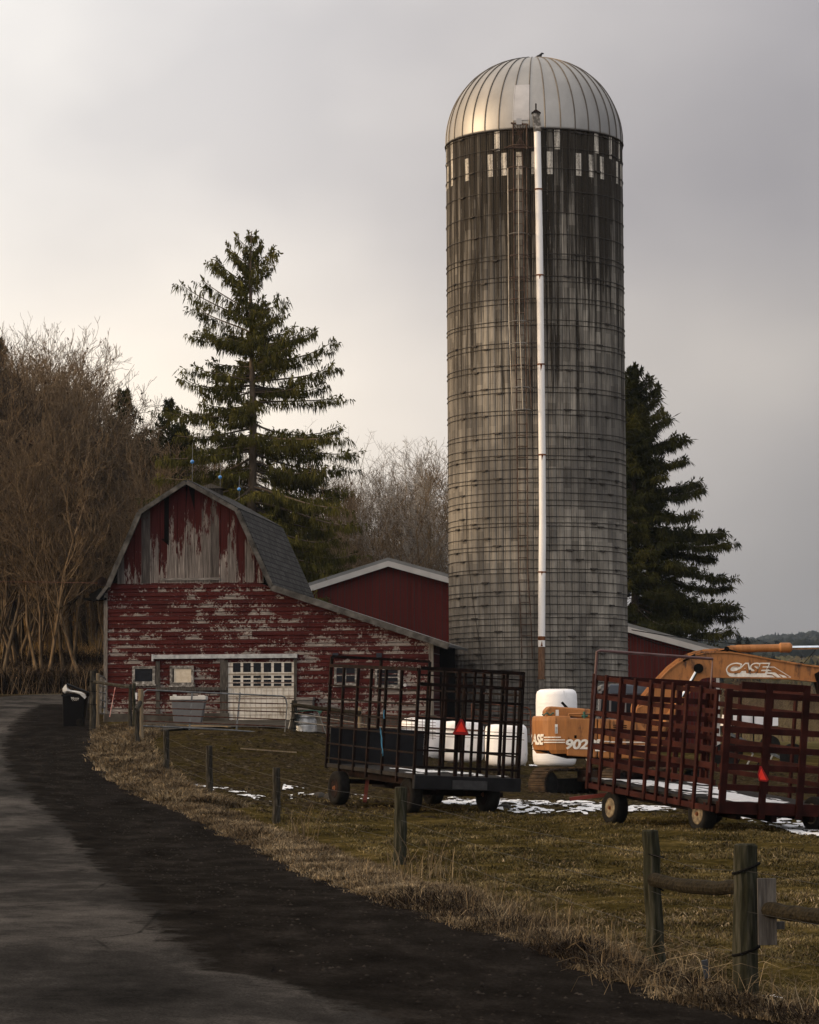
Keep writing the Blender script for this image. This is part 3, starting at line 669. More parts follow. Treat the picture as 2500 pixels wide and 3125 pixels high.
mb = MB(); rect(mb, 911, 2128, 963, 2137, -.55, -.03); rect(mb, 914, 2137, 960, 2166, -.5, -.03)
mb.build('wall_hatch', M['old_wood_h'], barn, local=True)
mb = MB(); rect(mb, 320, 2178, 700, 2215, -.1, -.037); rect(mb, 900, 2185, 1335, 2260, -.1, -.037); mb.build('foundation', M['concrete'], barn, local=True)
# black sheet painted in as the shade between lean-to and silo
mb = MB(); mb.box((WR, 2.2, -1.6), (WR + .52, 2.3, sh[1] - .12))
mb.build('passage_shade', M['black'], barn, local=True)
# lightning rods
for i, (px, ytop, yball, yb) in enumerate(((587, 1352, 1409, 1478), (672, 1412, 1456, 1535), (730, 1452, 1493, 1560))):
    dep = (0.25, 5.3, 8.6)[i]; q = on_plane(px, yb, BO + DEP * dep, DEP); tp = on_plane(px + 1, ytop, BO + DEP * dep, DEP); bp = on_plane(px, yball, BO + DEP * dep, DEP)
    base = BO + DIR * pk[0] + DEP * dep; q = Vector((q.x, q.y, pk[1] + 2.0 + .08)); 
    t = empty('lightning_rod', q, ('lightning rod with blue ball at the front peak of the barn roof', 'lightning rod with blue glass ball beside the roof cupola, middle of three', 'lightning rod with blue ball at the back end of the barn ridge')[i], 'lightning rod', 'lightning rods with blue glass balls on the barn ridge')
    mb = MB(); mb.tube([q, tp], .0105, 5); 
    mb.build('rod', M['gate_steel'], t)
    mb = MB(); mb.lathe([(.01, -.068), (.04, -.056), (.064, -.024), (.068, 0), (.064, .024), (.04, .056), (.01, .068)], 16, bp); mb.build('glass_ball', M['blue_glass'], t, smooth=True)

# ================================================================ METAL BARN
MO = P(1185, 2150, 122); MO.z = 1.0
def FM(px, py, dy=0): q = P(px, py, MO.y + dy); return q.x, q.z
mbn = empty('metal_barn', MO, 'long low red metal sided barn with white fascia behind the silo', 'barn')
pk2 = FM(1185, 1722); rr = FM(2193, 2003); le = FM(640, 1896); 
sl = (FM(1372, 1781)[1] - pk2[1]) / (FM(1372, 1781)[0] - pk2[0]); rr = (rr[0], FM(2130, 1988)[1] + sl * .1)
mb = MB(); y0 = MO.y
poly = [(le[0], y0, .3), (rr[0], y0, .3), (rr[0], y0, rr[1] - .1), (pk2[0], y0, pk2[1]), (le[0], y0, le[1])]
mb.prism(poly, (0, 22, 0)); mb.build('metal_wall', M['redmetal'], mbn); mb = MB()
x = le[0] + .1
while x < rr[0] - .05:
    zt = float(np.interp(x, [le[0], pk2[0], rr[0]], [le[1], pk2[1], rr[1] - .1]))
    for o, w in ((0, .05), (.15, .02)): mb.box((x + o, y0 - .03, .3), (x + o + w, y0 + .01, zt - .12))
    x += .305
mb.build('wall_ribs', M['rib_shade_red'], mbn)
def fascia(p, q, z0, z1, ya, yb, mb): 
    mb.prism([(p[0], ya, p[1] + z0), (q[0], ya, q[1] + z0), (q[0], ya, q[1] + z1), (p[0], ya, p[1] + z1)], (0, yb - ya, 0))
mb = MB(); re = (rr[0] + .3, rr[1] - .2); lee = (le[0] - .3, le[1] - .1)
fascia(lee, pk2, -.12, .13, y0 - .4, y0 - .35, mb); fascia(pk2, re, -.12, .13, y0 - .4, y0 - .35, mb); mb.build('fascia', M['white_trim'], mbn)
mb = MB(); fascia(lee, pk2, .1, .28, y0 - .33, y0 + 22.3, mb); fascia(pk2, re, .1, .28, y0 - .33, y0 + 22.3, mb); mb.build('roof', M['roof_metal'], mbn)
mb = MB(); mb.box((rr[0] - .12, y0 - .05, .3), (rr[0] + .02, y0 - .021, rr[1] - .2)); mb.build('corner_trim', M['white_trim'], mbn)
# wooden platform frame among the birches
t = empty('pole_frame', P(1230, 1790, 141), 'pale timber pole frame with braces standing among the birches', 'frame')
mb = MB(); Q = lambda x, y: P(x, y, 141)
mb.bar(Q(1233, 1667), Q(1342, 1661), .13); mb.bar(Q(1248, 1668), Q(1265, 1688), .09); mb.bar(Q(1265, 1688), Q(1288, 1666), .09); mb.bar(Q(1295, 1664), Q(1307, 1683), .09); mb.bar(Q(1288, 1666), Q(1310, 1648), .07)
for x in (1263, 1284): mb.bar(Q(x, 1690), Q(x, 1830), .1)
mb.build('beam', M['white_frame'], t)

# ================================================================ SILO
SD = 103.0; SR = 271.5 / 8500 * SD; SCX = P(1643.5, 2000, SD).x; NST = 74; SH0 = .2
zc = lambda py: P(1640, py, SD - SR).z
ZR = zc(386); ROWS = (ZR - SH0) / .765
silo = empty('silo', (SCX, SD, SH0), 'tall round concrete stave silo with steel hoops and ribbed metal dome', 'silo')
SO = Vector((SCX, SD, 0))
V = []; UV = []; Fc = []
prof = [(0, -.022), (.035, -.022), (.06, 0), (.24, .004), (.265, -.008), (.295, -.008), (.32, .004), (.5, .01), (.75, .006), (.94, 0), (.965, -.022)]
zs = np.linspace(SH0, ZR, 40)
for k, z in enumerate(zs):
    for i in range(NST):
        for f, dr in prof:
            t = 2 * pi * (i + f) / NST - pi * .5; V.append((SCX + (SR + dr) * math.cos(t), SD + (SR + dr) * math.sin(t), z))
NP = NST * len(prof)
for k in range(len(zs) - 1):
    for i in range(NP):
        i2 = (i + 1) % NP; Fc.append((k * NP + i, k * NP + i2, (k + 1) * NP + i2, (k + 1) * NP + i))
ob = npmesh('stave_wall', V, Fc, _silo(NST, ROWS), silo, loc=(SCX, SD, SH0), n=4); ob.location = (0, 0, 0)
l = ob.data.uv_layers.new(name='UVMap'); uvs = np.zeros((len(Fc), 4, 2), np.float32); idx = 0
npf = len(prof); fr = np.array([f for f, _ in prof] + [1.0])
I = np.arange(len(Fc)); kk = I // NP; ii = I % NP; ua = ii // npf + fr[ii % npf] + .0005; ub = ii // npf + fr[ii % npf + 1] - .0005
va = (zs[kk] - SH0) / .765; vb = (zs[kk + 1] - SH0) / .765
uvs[:, 0, 0] = ua; uvs[:, 1, 0] = ub; uvs[:, 2, 0] = ub; uvs[:, 3, 0] = ua; uvs[:, 0, 1] = va; uvs[:, 1, 1] = va; uvs[:, 2, 1] = vb; uvs[:, 3, 1] = vb
l.data.foreach_set('uv', uvs.ravel())
# hoops
hy = [150 + .348 * k for k in (720, 862, 1040, 1240, 1430, 1620, 1795, 1838, 1990, 2032)] + [850 + .348 * k for k in (170, 212, 365, 405, 563, 603, 757, 800, 955, 997, 1150, 1192, 1348, 1390, 1487, 1550, 1585, 1670, 1748, 1787, 1876, 1942, 1988)] + \
     [1500 + .348 * k for k in (218, 271, 304, 402, 471, 514, 595, 675, 710, 793, 874, 914, 991, 1068, 1107, 1166, 1225, 1273, 1305, 1360, 1420, 1470, 1508, 1563, 1622, 1670, 1715, 1762, 1820, 1868, 1905, 1960, 2010, 2050)]
for j, y in enumerate(hy):
    z = zc(y); mb = MB(); n = 96; rr_ = SR + .022; ph = random.uniform(0, 6)
    tilt = random.uniform(-.004, .004); pts = [(SCX + rr_ * math.cos(2 * pi * k / n), SD + rr_ * math.sin(2 * pi * k / n), z + .012 * math.sin(2 * pi * k / n * 3 + ph) + tilt * rr_ * math.cos(2 * pi * k / n)) for k in range(n + 1)]
    mb.tube(pts, .0125, 5, caps=False)
    for a in (-147, -127, -64, -40):
        a += {0: 0, 1: 9, 2: -8}[j % 3] + random.uniform(-1.5, 1.5)
        if random.random() < .45: continue
        c = Vector((math.cos(R(a)), math.sin(R(a)), 0)); tq = Vector((-c.y, c.x, 0)); p = SO + c * (SR + .04) + Vector((0, 0, z - .005))
        mb.bar(p - tq * .1, p + tq * .1, .07, .05); mb.bar(p - tq * .16 + Vector((0,0,.02)), p + tq * .16 + Vector((0,0,.02)), .03, .03)
    mb.build('hoop', M['hoop'], silo)
# dome
DR = SR + .012; DZ = ZR + .02; DH = P(1638, 184, SD).z - DZ; ND = 36; V = []; prof = []
for k in range(25):
    a = pi / 2 * k / 24; prof.append((max(DR * math.cos(a) ** .93, .02), DH * math.sin(a)))
mb = MB(); mb.lathe([(DR, -.1)] + prof, ND * 3, (SCX, SD, DZ)); dome = mb.build('dome', M['dome'], silo, smooth=True)
mb = MB()
for i in range(ND):
    t = 2 * pi * (i + .45) / ND; pts = [(SCX + (r + .012) * math.cos(t), SD + (r + .012) * math.sin(t), DZ + h + .01) for r, h in [(DR, -.08)] + prof[:-1]]
    mb.tube(pts, .021, 4, caps=False)
mb.build('dome_seam', M['dome_seam'], dome)
mb = MB(); 
pts = [(SCX + (DR + .02) * math.cos(2 * pi * k / 90), SD + (DR + .02) * math.sin(2 * pi * k / 90), DZ - .09) for k in range(91)]; mb.tube(pts, .03, 5, caps=False)
mb.build('dome_rim', M['hoop'], dome)
mb = MB()
mb.lathe([(.16, -.02), (.16, .03), (.02, .05)], 12, (SCX, SD, DZ + DH)); mb.build('dome_cap', M['dome_seam'], dome)
# hatch: curved pale panel on the dome
mb = MB(); t0 = -pi/2 + math.asin((1561 - 1635) / 268.); t1 = -pi/2 + math.asin((1610 - 1635) / 268.); vs = []; fs = []
for k in range(1, 9):
    r, h = prof[k]; 
    for q in range(5):
        t = t0 + (t1 - t0) * q / 4; vs.append((SCX + (r + .03) * math.cos(t), SD + (r + .03) * math.sin(t), DZ + h + .012))
for k in range(7):
    for q in range(4): o = k * 5 + q; fs.append((o, o + 1, o + 6, o + 5))
mb.add(vs, fs); mb.build('roof_hatch', M['hatch'], silo, smooth=True)
mb = MB(); a = P(1584, 372, SD - SR - .1); mb.box((a.x - .1, a.y - .05, a.z - .1), (a.x + .1, a.y, a.z + .12)); mb.build('hatch_latch', M['white_trim'], silo)
# ladder following the wall
def onsilo(px, py, out=.0):
    r = ray(px, py); r = r / r.y; A = Vector((SCX, SD)); dx, dy = r.x, 1.0; RR = SR + out
    a = dx * dx + dy * dy; b = -2 * (dx * A.x + dy * A.y); c = A.x ** 2 + A.y ** 2 - RR ** 2; dsc = b * b - 4 * a * c
    t = (-b - math.sqrt(max(dsc, 0))) / (2 * a); return CAM + r * t
lad = [(400, 1567, 1592), (515, 1568, 1595), (860, 1570, 1600), (1260, 1577, 1608), (1500, 1580, 1610), (1745, 1583, 1611), (1900, 1590, 1621), (2010, 1593, 1625)]
LY = [a for a, _, _ in lad]
for nm, c in (('ladder_rail', 1), ('ladder_rail', 2)):
    mb = MB(); mb.tube([onsilo(np.interp(y, LY, [q[c] for q in lad]), y, .14) for y in range(400, 2011, 35)], .022, 5); mb.build(nm, M['ladder'], silo)
y = 410
while y < 2005:
    mb = MB(); a = onsilo(np.interp(y, LY, [q[1] for q in lad]), y, .14); b = onsilo(np.interp(y, LY, [q[2] for q in lad]), y, .14); mb.tube([a, b], .014, 4); y += 34
    mb.build('ladder_rung', M['ladder'], silo)
cage_y = [449, 515, 584, 649, 716, 783, 851, 916, 983, 1050, 1117, 1184, 1252]
CXm = lambda y: np.interp(y, [449, 980, 1252], [1580, 1584, 1595])
for y in cage_y:
    c = onsilo(CXm(y), y + 3, .14); mb = MB(); pts = []
    for k in range(25):
        t = pi * k / 24; pts.append(c + Vector((-.40 * math.cos(t), -.62 * math.sin(t), .0)))
    for t0_ in (-1, 1): pass
    mb.tube(pts, .02, 4); mb.build('cage_hoop', M['cage'] if y in (716, 983, 1050, 1184, 1252) else M['ladder'], silo)
for t, mt in ((.45, 'cage'), (1.55, 'cage'), (2.4, 'ladder')):
    mb = MB(); mb.tube([onsilo(CXm(y), y + 3, .14) + Vector((-.41 * math.cos(t), -.63 * math.sin(t), 0)) for y in cage_y[1:]], .018, 4); mb.build('cage_bar', M[mt], silo)
mb = MB(); a = onsilo(1560, 376, .15); b = onsilo(1612, 380, .15)
mb.bar(a, b, .12, .05); c = onsilo(1585, 452, .15); mb.bar(c + Vector((-.55, -.1, 0)), c + Vector((.5, -.1, 0)), .1, .05)
for x in (1566, 1608): mb.tube([onsilo(x, 380, .3), onsilo(x, 455, .3)], .025, 5)
for k in range(5): mb.tube([onsilo(1568 + 10 * k, 380, .2), onsilo(1604 - 8 * k, 448, .2)], .012, 4)
mb.build('ladder_platform', M['ladder'], silo)
# thin hanging cable on the left of the staves
mb = MB(); cab = [(1470, 500), (1462, 760), (1430, 900), (1422, 1100), (1420, 1500), (1428, 1700), (1446, 1850), (1470, 2010), (1476, 2090), (1500, 2150)]
mb.tube([onsilo(x, y, .05) for x, y in cab], .01, 4); mb.build('cable', M['hoop'], silo)
# fill pipe
pipe = [(1640, 400), (1646, 700), (1650, 1000), (1655, 1390), (1656, 1600), (1654, 1800), (1653, 1973)]
YP = SD - SR - .35
t = empty('fill_pipe', P(1653, 2200, YP), 'long white vertical pipe with rust bands running up the front of the silo', 'pipe')
PX = lambda y: np.interp(y, [p[1] for p in pipe] + [2080, 2130], [p[0] for p in pipe] + [1652.5, 1651])
def pseg(y0, y1, rad, name, mat, n=20):
    mb = MB(); ys = np.linspace(y0, y1, max(2, int(abs(y1 - y0) / 100) + 2)); mb.tube([P(PX(y), y, YP) for y in ys], rad, n, caps=False); return mb.build(name, mat, t, smooth=True)
for a, b in ((400, 690), (690, 912), (912, 1110), (1110, 1388), (1388, 1602), (1602, 1746), (1746, 1973)): pseg(a, b + 1, .128 if a % 4 else .124, 'pipe_section', M['pipe'], 20)
for y in (578, 840, 1112, 1388, 1746): pseg(y - 2.2, y + 2.2, .142, 'pipe_band', M['rust'])

for y, w_ in ((840, 15), (1112, 22), (1388, 18), (1746, 12), (1973, -10)):
    mb = MB(); vs = []; 
    for a_ in (-1.9, -1.55, -1.25): vs.append(P(PX(y), y, YP) + Vector((.131 * math.cos(a_), .131 * math.sin(a_), 0)))
    b_ = P(PX(y + w_), y + w_, YP); vs += [b_ + Vector((.131 * math.cos(-1.7), .131 * math.sin(-1.7), 0)), b_ + Vector((.131 * math.cos(-1.5), .131 * math.sin(-1.5), .1))]
    mb.add(vs, [(0, 1, 4, 3), (1, 2, 4)]); mb.build('rust_run', M['rust'], t)
pseg(1942, 1954, .131, 'pipe_band', M['rust']); pseg(1973, 2070, .118, 'rusty_pipe', M['rust_pipe']); pseg(2068, 2073, .15, 'pipe_band', M['rust_pipe'])
mb = MB(); mb.box((P(1652, 2100, YP).x - .1, YP - .1, P(1652, 2126, YP).z - 1.2), (P(1652, 2100, YP).x + .1, YP + .1, P(1652, 2072, YP).z)); mb.build('pipe_box', M['old_wood'], t)
mb = MB(); mb.bar(P(1641, 402, YP), P(1636, 346, YP), .26, .26, up=(0, 1, 0)); mb.build('pipe_head', M['white_frame'], t)
mb = MB(); a = P(1636, 346, YP); mb.add([a + Vector((-.17,-.17,0)), a + Vector((.17,-.17,0)), a + Vector((.17,.17,0)), a + Vector((-.17,.17,0)), a + Vector((-.03,0,.14)), a + Vector((.03,0,.14))], [(0,1,5,4),(1,2,5),(2,3,4,5),(3,0,4),(3,2,1,0)]); mb.tube([a, a + Vector((0, 0, .36))], .03, 6); mb.build('pipe_cap', M['dark_rust'], t)
# bird on the dome
bp = P(1642, 183.5, SD - .3)
mb = MB(); mb.tube([bp + Vector((-.22, 0, .02)), bp + Vector((-.12, 0, .07)), bp + Vector((0, 0, .11)), bp + Vector((.09, 0, .16)), bp + Vector((.12, 0, .22)), bp + Vector((.15, 0, .25)), bp + Vector((.19, 0, .25)), bp + Vector((.23, 0, .235))], [.015, .04, .075, .07, .045, .042, .03, .006], 10)
for s in (-.02, .02): mb.tube([bp + Vector((.02, s, .08)), bp + Vector((.02, s, -.02))], .008, 5)
tag(mb.build('bird', M['feather'], loc=tuple(bp), smooth=True), 'small dark bird perched on top of the silo dome', 'bird')
def G(px, py, **k): return hit(px, py, **k)
# ================================================================ WHEELS
def wheel(parent, c, ax, r, w, rimmat, org, name='wheel'):
    # c centre in parent's local frame, ax: 'x' axle direction local x
    mb = MB(); hw = w / 2
    prof = [(r * .58, -hw * .8), (r * .75, -hw), (r * .93, -hw * .92), (r, -hw * .6), (r * .985, -hw * .2), (r * .985, hw * .2), (r, hw * .6), (r * .93, hw * .92), (r * .75, hw), (r * .58, hw * .8)]
    mb.lathe(prof, 28, c, ax); tyre = mb.build(name, M['rubber'], parent, local=True, smooth=True)
    for s in (-1, 1):
        mb = MB(); q = lambda a: a * s
        pr = [(r * .59, q(hw * .82)), (r * .55, q(hw * .88)), (r * .5, q(hw * .6)), (r * .3, q(hw * .5)), (r * .28, q(hw * .62)), (r * .2, q(hw * .64))]
        mb.lathe(pr, 22, c, ax); mb.build('rim', rimmat, tyre, local=True, smooth=False)
        mb = MB(); mb.lathe([(r * .2, q(hw * .5)), (r * .17, q(hw * .8)), (r * .1, q(hw * .85)), (r * .09, q(hw * 1.05)), (r * .02, q(hw * 1.06))], 14, c, ax)
        for k_ in range(5): a_ = 2 * pi * k_ / 5; mb.lathe([(.012, q(hw * .6)), (.012, q(hw * .8))], 6, (c[0], c[1] + r * .25 * math.cos(a_), c[2] + r * .25 * math.sin(a_)), ax)
        mb.build('hub', M['rust'], tyre, local=True)
    return tyre
# ================================================================ WAGONS
from mathutils import Euler
def local_of(o, rm, w): return rm.transposed() @ (w - Vector(o))
# --- wagon 1 : dark steel rack
d1 = 57.0; c1 = P(1257, 2400, d1); c1.z = .36
far1 = P(985, 2350, d1 + 4.6); L1 = math.hypot(far1.x - c1.x, far1.y - c1.y); rz1 = math.atan2(far1.y - c1.y, far1.x - c1.x) - pi / 2
W1o = Vector((c1.x, c1.y, .34)); wg = empty('hay_wagon', W1o, 'dark rusty steel framed hay wagon with a red triangle, left of the orange excavator', 'hay wagon', rz=rz1)
PT1, RL1 = .036, .046; wg.rotation_euler = (PT1, RL1, rz1); RM1 = Euler((PT1, RL1, rz1)).to_matrix(); n_side = RM1 @ Vector((1, 0, 0)); n_rear = RM1 @ Vector((0, 1, 0))
def S1(px, py): q = local_of(W1o, RM1, on_plane(px, py, W1o, n_side)); return q.y, q.z
def E1(px, py): q = local_of(W1o, RM1, on_plane(px, py, W1o, n_rear)); return q.x, q.z
z2 = lambda a, b: (900 + a * .4638, 1900 + b * .4638)
SHR = 0
Wd1 = E1(*z2(1470, 1060))[0]; zb1 = E1(*z2(780, 1035))[1]; zt1 = E1(*z2(812, 300))[1]
bedz = E1(*z2(780, 1000))[1]
mb = MB()   # near (left) side
posts = [E for E in [S1(*z2(a, 955 + (a - 205) * .145))[0] for a in (205, 290, 383, 470, 570, 670)]] + [0.0]
for i, yv in enumerate(posts):
    mb = MB(); j_ = random.uniform(-.02, .02); mb.bar((0, yv, zb1 - .08 * (i % 2)), (j_, yv + j_, zt1), .055, .055, up=(0, 1, 0)); mb.build('rack_post', M['dark_rust'], wg, local=True, shear=SHR)
Lr = posts[0]
levels = [zb1 + (zt1 - zb1) * f for f in (.10, .24, .40, .53, .67, .80, .99)]
for k, zz in enumerate(levels):
    mb = MB(); mb.box((-.05 if k == 6 else -.012, -.0, zz - (.035 if k == 6 else .018)), (.012, Lr, zz + (.035 if k == 6 else .018))); mb.build('side_rail', M['dark_rust'], wg, local=True, shear=SHR)
# rear panel
zr_b, zr_t = E1(*z2(780, 940))[1], E1(*z2(835, 290))[1]
for a, th in ((865, .05), (950, .055), (1055, .09), (1100, .05), (1155, .055), (1200, .05), (1262, .06), (1370, .07), (1430, .05), (1470, .08)):
    xv = E1(*z2(a, 975))[0]; top = zr_t if th > .052 else E1(*z2(1200, 425))[1]; bot = bedz if a < 1440 else bedz - .05
    mb = MB(); th *= .85; j_ = random.uniform(-.014, .014); mb.bar((xv, 0, bot - .02), (xv + j_, random.uniform(-.02, .02), top + j_), th, .05, up=(0, 1, 0)); mb.build('gate_bar', M['dark_rust'], wg, local=True, shear=SHR)
for k, (b, th) in enumerate(((300, .07), (345, .03), (405, .07), (505, .05), (630, .05), (725, .035), (840, .04), (950, .05))):
    zz = zz2 = E1(*z2(850, b))[1]
    mb = MB(); mb.bar((.02, -.035 if k % 2 else -.03, zz), (Wd1, -.03, zz2), .03, th); mb.build('gate_rail', M['dark_rust'], wg, local=True, shear=SHR)
# far side rack and front rack
for yv in [Lr * f for f in (0.02, .2, .4, .6, .8, 1)]:
    mb = MB(); mb.box((Wd1 - .03, yv - .03, zb1), (Wd1 + .03, yv + .03, zt1)); mb.build('rack_post', M['dark_rust'], wg, local=True, shear=SHR)
for zz in levels[1::2] + [levels[-1]]:
    mb = MB(); mb.box((Wd1 - .015, 0, zz - .018), (Wd1 + .015, Lr, zz + .018)); mb.build('side_rail', M['dark_rust'], wg, local=True, shear=SHR)
for f in (.0, .5, 1):
    mb = MB(); mb.box((Wd1 * f - .03, Lr - .03, zb1), (Wd1 * f + .03, Lr + .03, zt1 + .18)); mb.build('rack_post', M['dark_rust'], wg, local=True, shear=SHR)
mb = MB(); mb.box((0, Lr - .02, zt1 + .15), (Wd1, Lr + .02, zt1 + .21)); mb.build('front_rail', M['dark_rust'], wg, local=True, shear=SHR)
mb = MB(); mb.box((.05, Lr - .06, bedz), (Wd1 * .97, Lr - .035, bedz + (levels[2] - zb1) * .88)); mb.build('front_board', M['dark_paint'], wg, local=True, shear=SHR)
mb = MB(); mb.box((0.0, .02, bedz - .08), (Wd1, Lr, bedz)); mb.build('deck', M['deck'], wg, local=True)
mb = MB(); mb.box((-.02, -.1, bedz - .28), (Wd1 + .02, .02, bedz - .003)); mb.build('rear_bumper', M['dark_paint'], wg, local=True, bevel=.01)
mb = MB(); mb.box((Wd1 * .35, -.115, bedz - .26), (Wd1 * .68, -.1, bedz - .08)); mb.build('bumper_plate', std('worn_plate', [(.02,.02,.022), (.04,.04,.042)], 9), wg, local=True)
mb = MB(); mb.box((Wd1 * .3, .3, bedz - .42), (Wd1 * .68, .42, bedz - .3)); mb.bar((Wd1 * .5, .3, bedz - .36), (Wd1 * .5, Lr, bedz - .4), .14); mb.bar((.1, Lr * .86, .42), (Wd1 - .1, Lr * .86, .42), .1); mb.bar((.1, .55, .40), (Wd1 - .1, .55, .40), .1)
for xx in (.35, Wd1 - .35): mb.bar((xx, 0.03, bedz - .17), (xx, Lr, bedz - .17), .1, .17)
mb.build('running_gear', M['dark_rust'], wg, local=True)
mb = MB(); mb.bar((.6, Lr * .8, .5), (.2, Lr * .62, .05), .08, .05); mb.build('brace', std('faded_red', [(.09,.02,.015)], 5), wg, local=True)
for c in ((.02, Lr * .84), (Wd1 - .1, Lr * .84), (.22, .62), (Wd1 * .8, .45)):
    wp = W1o + RM1 @ Vector((c[0], c[1], 0)); wheel(wg, (c[0], c[1], .35 + gzf(wp.x, wp.y) - wp.z), 'x', .37, .27, M['dark_rust'], W1o)
def smv(parent, c, org_n, w, yaw=0, squash=1):
    mb = MB(); h = w * .87; cx, cy, cz = c; k = .16
    pts = [(-w/2, 0), (-w/2 + k*w*.5, -k*h*.55), (w/2 - k*w*.5, -k*h*.55), (w/2, 0), (k*w*.45, h * .93), (-k*w*.45, h * .93)]
    C = lambda u, v, o: (cx + u * squash, cy - o, cz + v)
    mb.prism([C(u, v, .0) for u, v in pts], (0, -.004, 0)); s = mb.build('reflector_border', M['smv_b'], parent, local=True, shear=SHR)
    mb = MB(); f = .62; mb.prism([C(u, v, .005) for u, v in ((-w/2*f, h*.1), (w/2*f, h*.1), (0, h*.78))], (0, -.003, 0)); mb.build('warning_triangle', M['smv'], parent, local=True, shear=SHR)
q = E1(*z2(1078, 728)); smv(wg, (q[0] - SHR * q[1], -.1, q[1]), None, .36)
mb = MB(); mb.box((q[0] - SHR*q[1] - .02, -.09, q[1] - .35), (q[0] - SHR*q[1] + .02, -.05, q[1] + .1)); mb.build('triangle_post', M['dark_rust'], wg, local=True, shear=SHR)
mb = MB(); q = S1(*z2(600, 575)); pts = [(-.04, q[0] + .02 * math.sin(i * 2), q[1] - i * .09) for i in range(3)]
q = S1(*z2(580, 690)); pts2 = [(-.06, q[0] - .03 * i + .02 * math.sin(i * 2.2), q[1] - i * .09) for i in range(7)]
mb.tube(pts, .012, 4); mb.tube(pts2, .009, 4); mb.tube([(p[0], p[1] - .05, p[2] - .05) for p in pts2], .007, 4); mb.build('blue_twine', M['blue_twine'], wg, local=True, shear=SHR)
def snow_cells(name, parent, cells, zf, s=.05, org=(0, 0, 0), label=None):
    V = []; Fc = []
    for x, y in cells:
        b = len(V); h = .006 + .018 * float(vn(x * 7, y * 7, 2))
        for dx, dy in ((0, 0), (1, 0), (1, 1), (0, 1)): xx, yv = x + dx * s, y + dy * s; V.append((xx, yv, zf(xx, yv) + .008 + .02 * float(vn(xx * 7, yv * 7, 2))))
        Fc.append((b, b + 1, b + 2, b + 3))
    return npmesh(name, V, Fc, M['snow'], parent, loc=org, n=4, smooth=True)
cells = [(x, y) for x in np.arange(.1, Wd1 - .1, .05) for y in np.arange(.1, Lr * .6, .05) if vn(x * 1.1, y * .5, 4) + .35 * vn(x * 5, y * 5, 1) > .86]
snow_cells('deck_snow', wg, cells, lambda x, y: bedz)
for c in wg.children:
    if c.name.startswith('deck_snow'): c.location = (0, 0, 0)

# --- wagon 2 : red wooden rack
z3 = lambda a, b: (1600 + a * .5217, 1900 + b * .5217)
d2 = 50.0; c2 = P(*z3(1100, 1105), d2); far2 = P(*z3(385, 955), d2 / .925)
rz2 = math.atan2(far2.y - c2.y, far2.x - c2.x) - pi / 2; W2o = Vector((c2.x, c2.y, .2))
wr = empty('hay_wagon', W2o, 'red wooden slatted hay wagon with snow on its deck, in front of the orange excavator', 'hay wagon', rz=rz2)
PT2, RL2 = .072, .05; wr.rotation_euler = (PT2, RL2, rz2); RM2 = Euler((PT2, RL2, rz2)).to_matrix(); n_side2 = RM2 @ Vector((1, 0, 0)); n_rear2 = RM2 @ Vector((0, 1, 0))
def S2(a, b): q = local_of(W2o, RM2, on_plane(*z3(a, b), W2o, n_side2)); return q.y, q.z
def E2(a, b): q = local_of(W2o, RM2, on_plane(*z3(a, b), W2o, n_rear2)); return q.x, q.z
SH2 = 0; Lw = S2(385, 955)[0]; zb2 = E2(1100, 1105)[1]; zt2 = E2(1130, 390)[1]; sb0 = zb2 + .08
WW = 2.55; RZ = lambda b: E2(1110, b)[1]
yp = [S2(a, b)[0] for a, b in ((385, 955), (455, 970), (540, 990), (625, 1010), (715, 1030), (785, 1045), (845, 1060), (925, 1075), (1005, 1090), (1100, 1105))]
for i, yv in enumerate(yp):
    for side in (0, 1):
        if side and i % 2: continue
        mb = MB(); zt = zt2 + (.03 if i < 9 else .0); xx = -.09 if not side else WW + .03
        mb.box((xx, yv - .038, zb2 - (.0 if i % 2 else .02)), (xx + .05, yv + .038, zt)); mb.build('stake', M['red_slat'], wr, local=True, shear=SH2, bevel=.006)
rails = [RZ(b) for b in (405, 520, 632, 742, 838, 935)]
for k, zz in enumerate(rails):
    for side in (0, 1):
        mb = MB(); sag = random.uniform(-.02, .02); x0 = -.038 if not side else WW + .005; hh = .044 + .010 * random.random()
        mb.add([(x0, -.02, zz - hh), (x0 + .025, -.02, zz - hh), (x0 + .025, -.02, zz + hh), (x0, -.02, zz + hh), (x0, Lw * .5, zz - hh - .02), (x0 + .025, Lw * .5, zz - hh - .02), (x0 + .025, Lw * .5, zz + hh - .02), (x0, Lw * .5, zz + hh - .02),
                (x0, Lw + .05, zz - hh + sag), (x0 + .025, Lw + .05, zz - hh + sag), (x0 + .025, Lw + .05, zz + hh + sag), (x0, Lw + .05, zz + hh + sag)],
               [(0, 1, 2, 3), (11, 10, 9, 8), (0, 4, 5, 1), (1, 5, 6, 2), (2, 6, 7, 3), (3, 7, 4, 0), (4, 8, 9, 5), (5, 9, 10, 6), (6, 10, 11, 7), (7, 11, 8, 4)])
        mb.build('side_slat', M['red_slat'], wr, local=True, shear=SH2)
mb = MB(); mb.box((-.06, -.05, zb2 - .0), (-.01, Lw + .06, zb2 + .1)); mb.box((WW + .01, -.05, zb2), (WW + .06, Lw + .06, zb2 + .1)); mb.build('side_sill', M['red_slat'], wr, local=True)
dk = E2(1115, 1045)[1]
for i in range(12):
    pass
mb = MB(); mb.box((0, -.05, dk - .05), (WW, Lw + .3, dk)); mb.build('deck', M['deck'], wr, local=True)
mb = MB(); mb.box((0, -.12, zb2 - .02), (WW, -.051, dk + .01)); mb.build('rear_sill', M['red_slat'], wr, local=True)
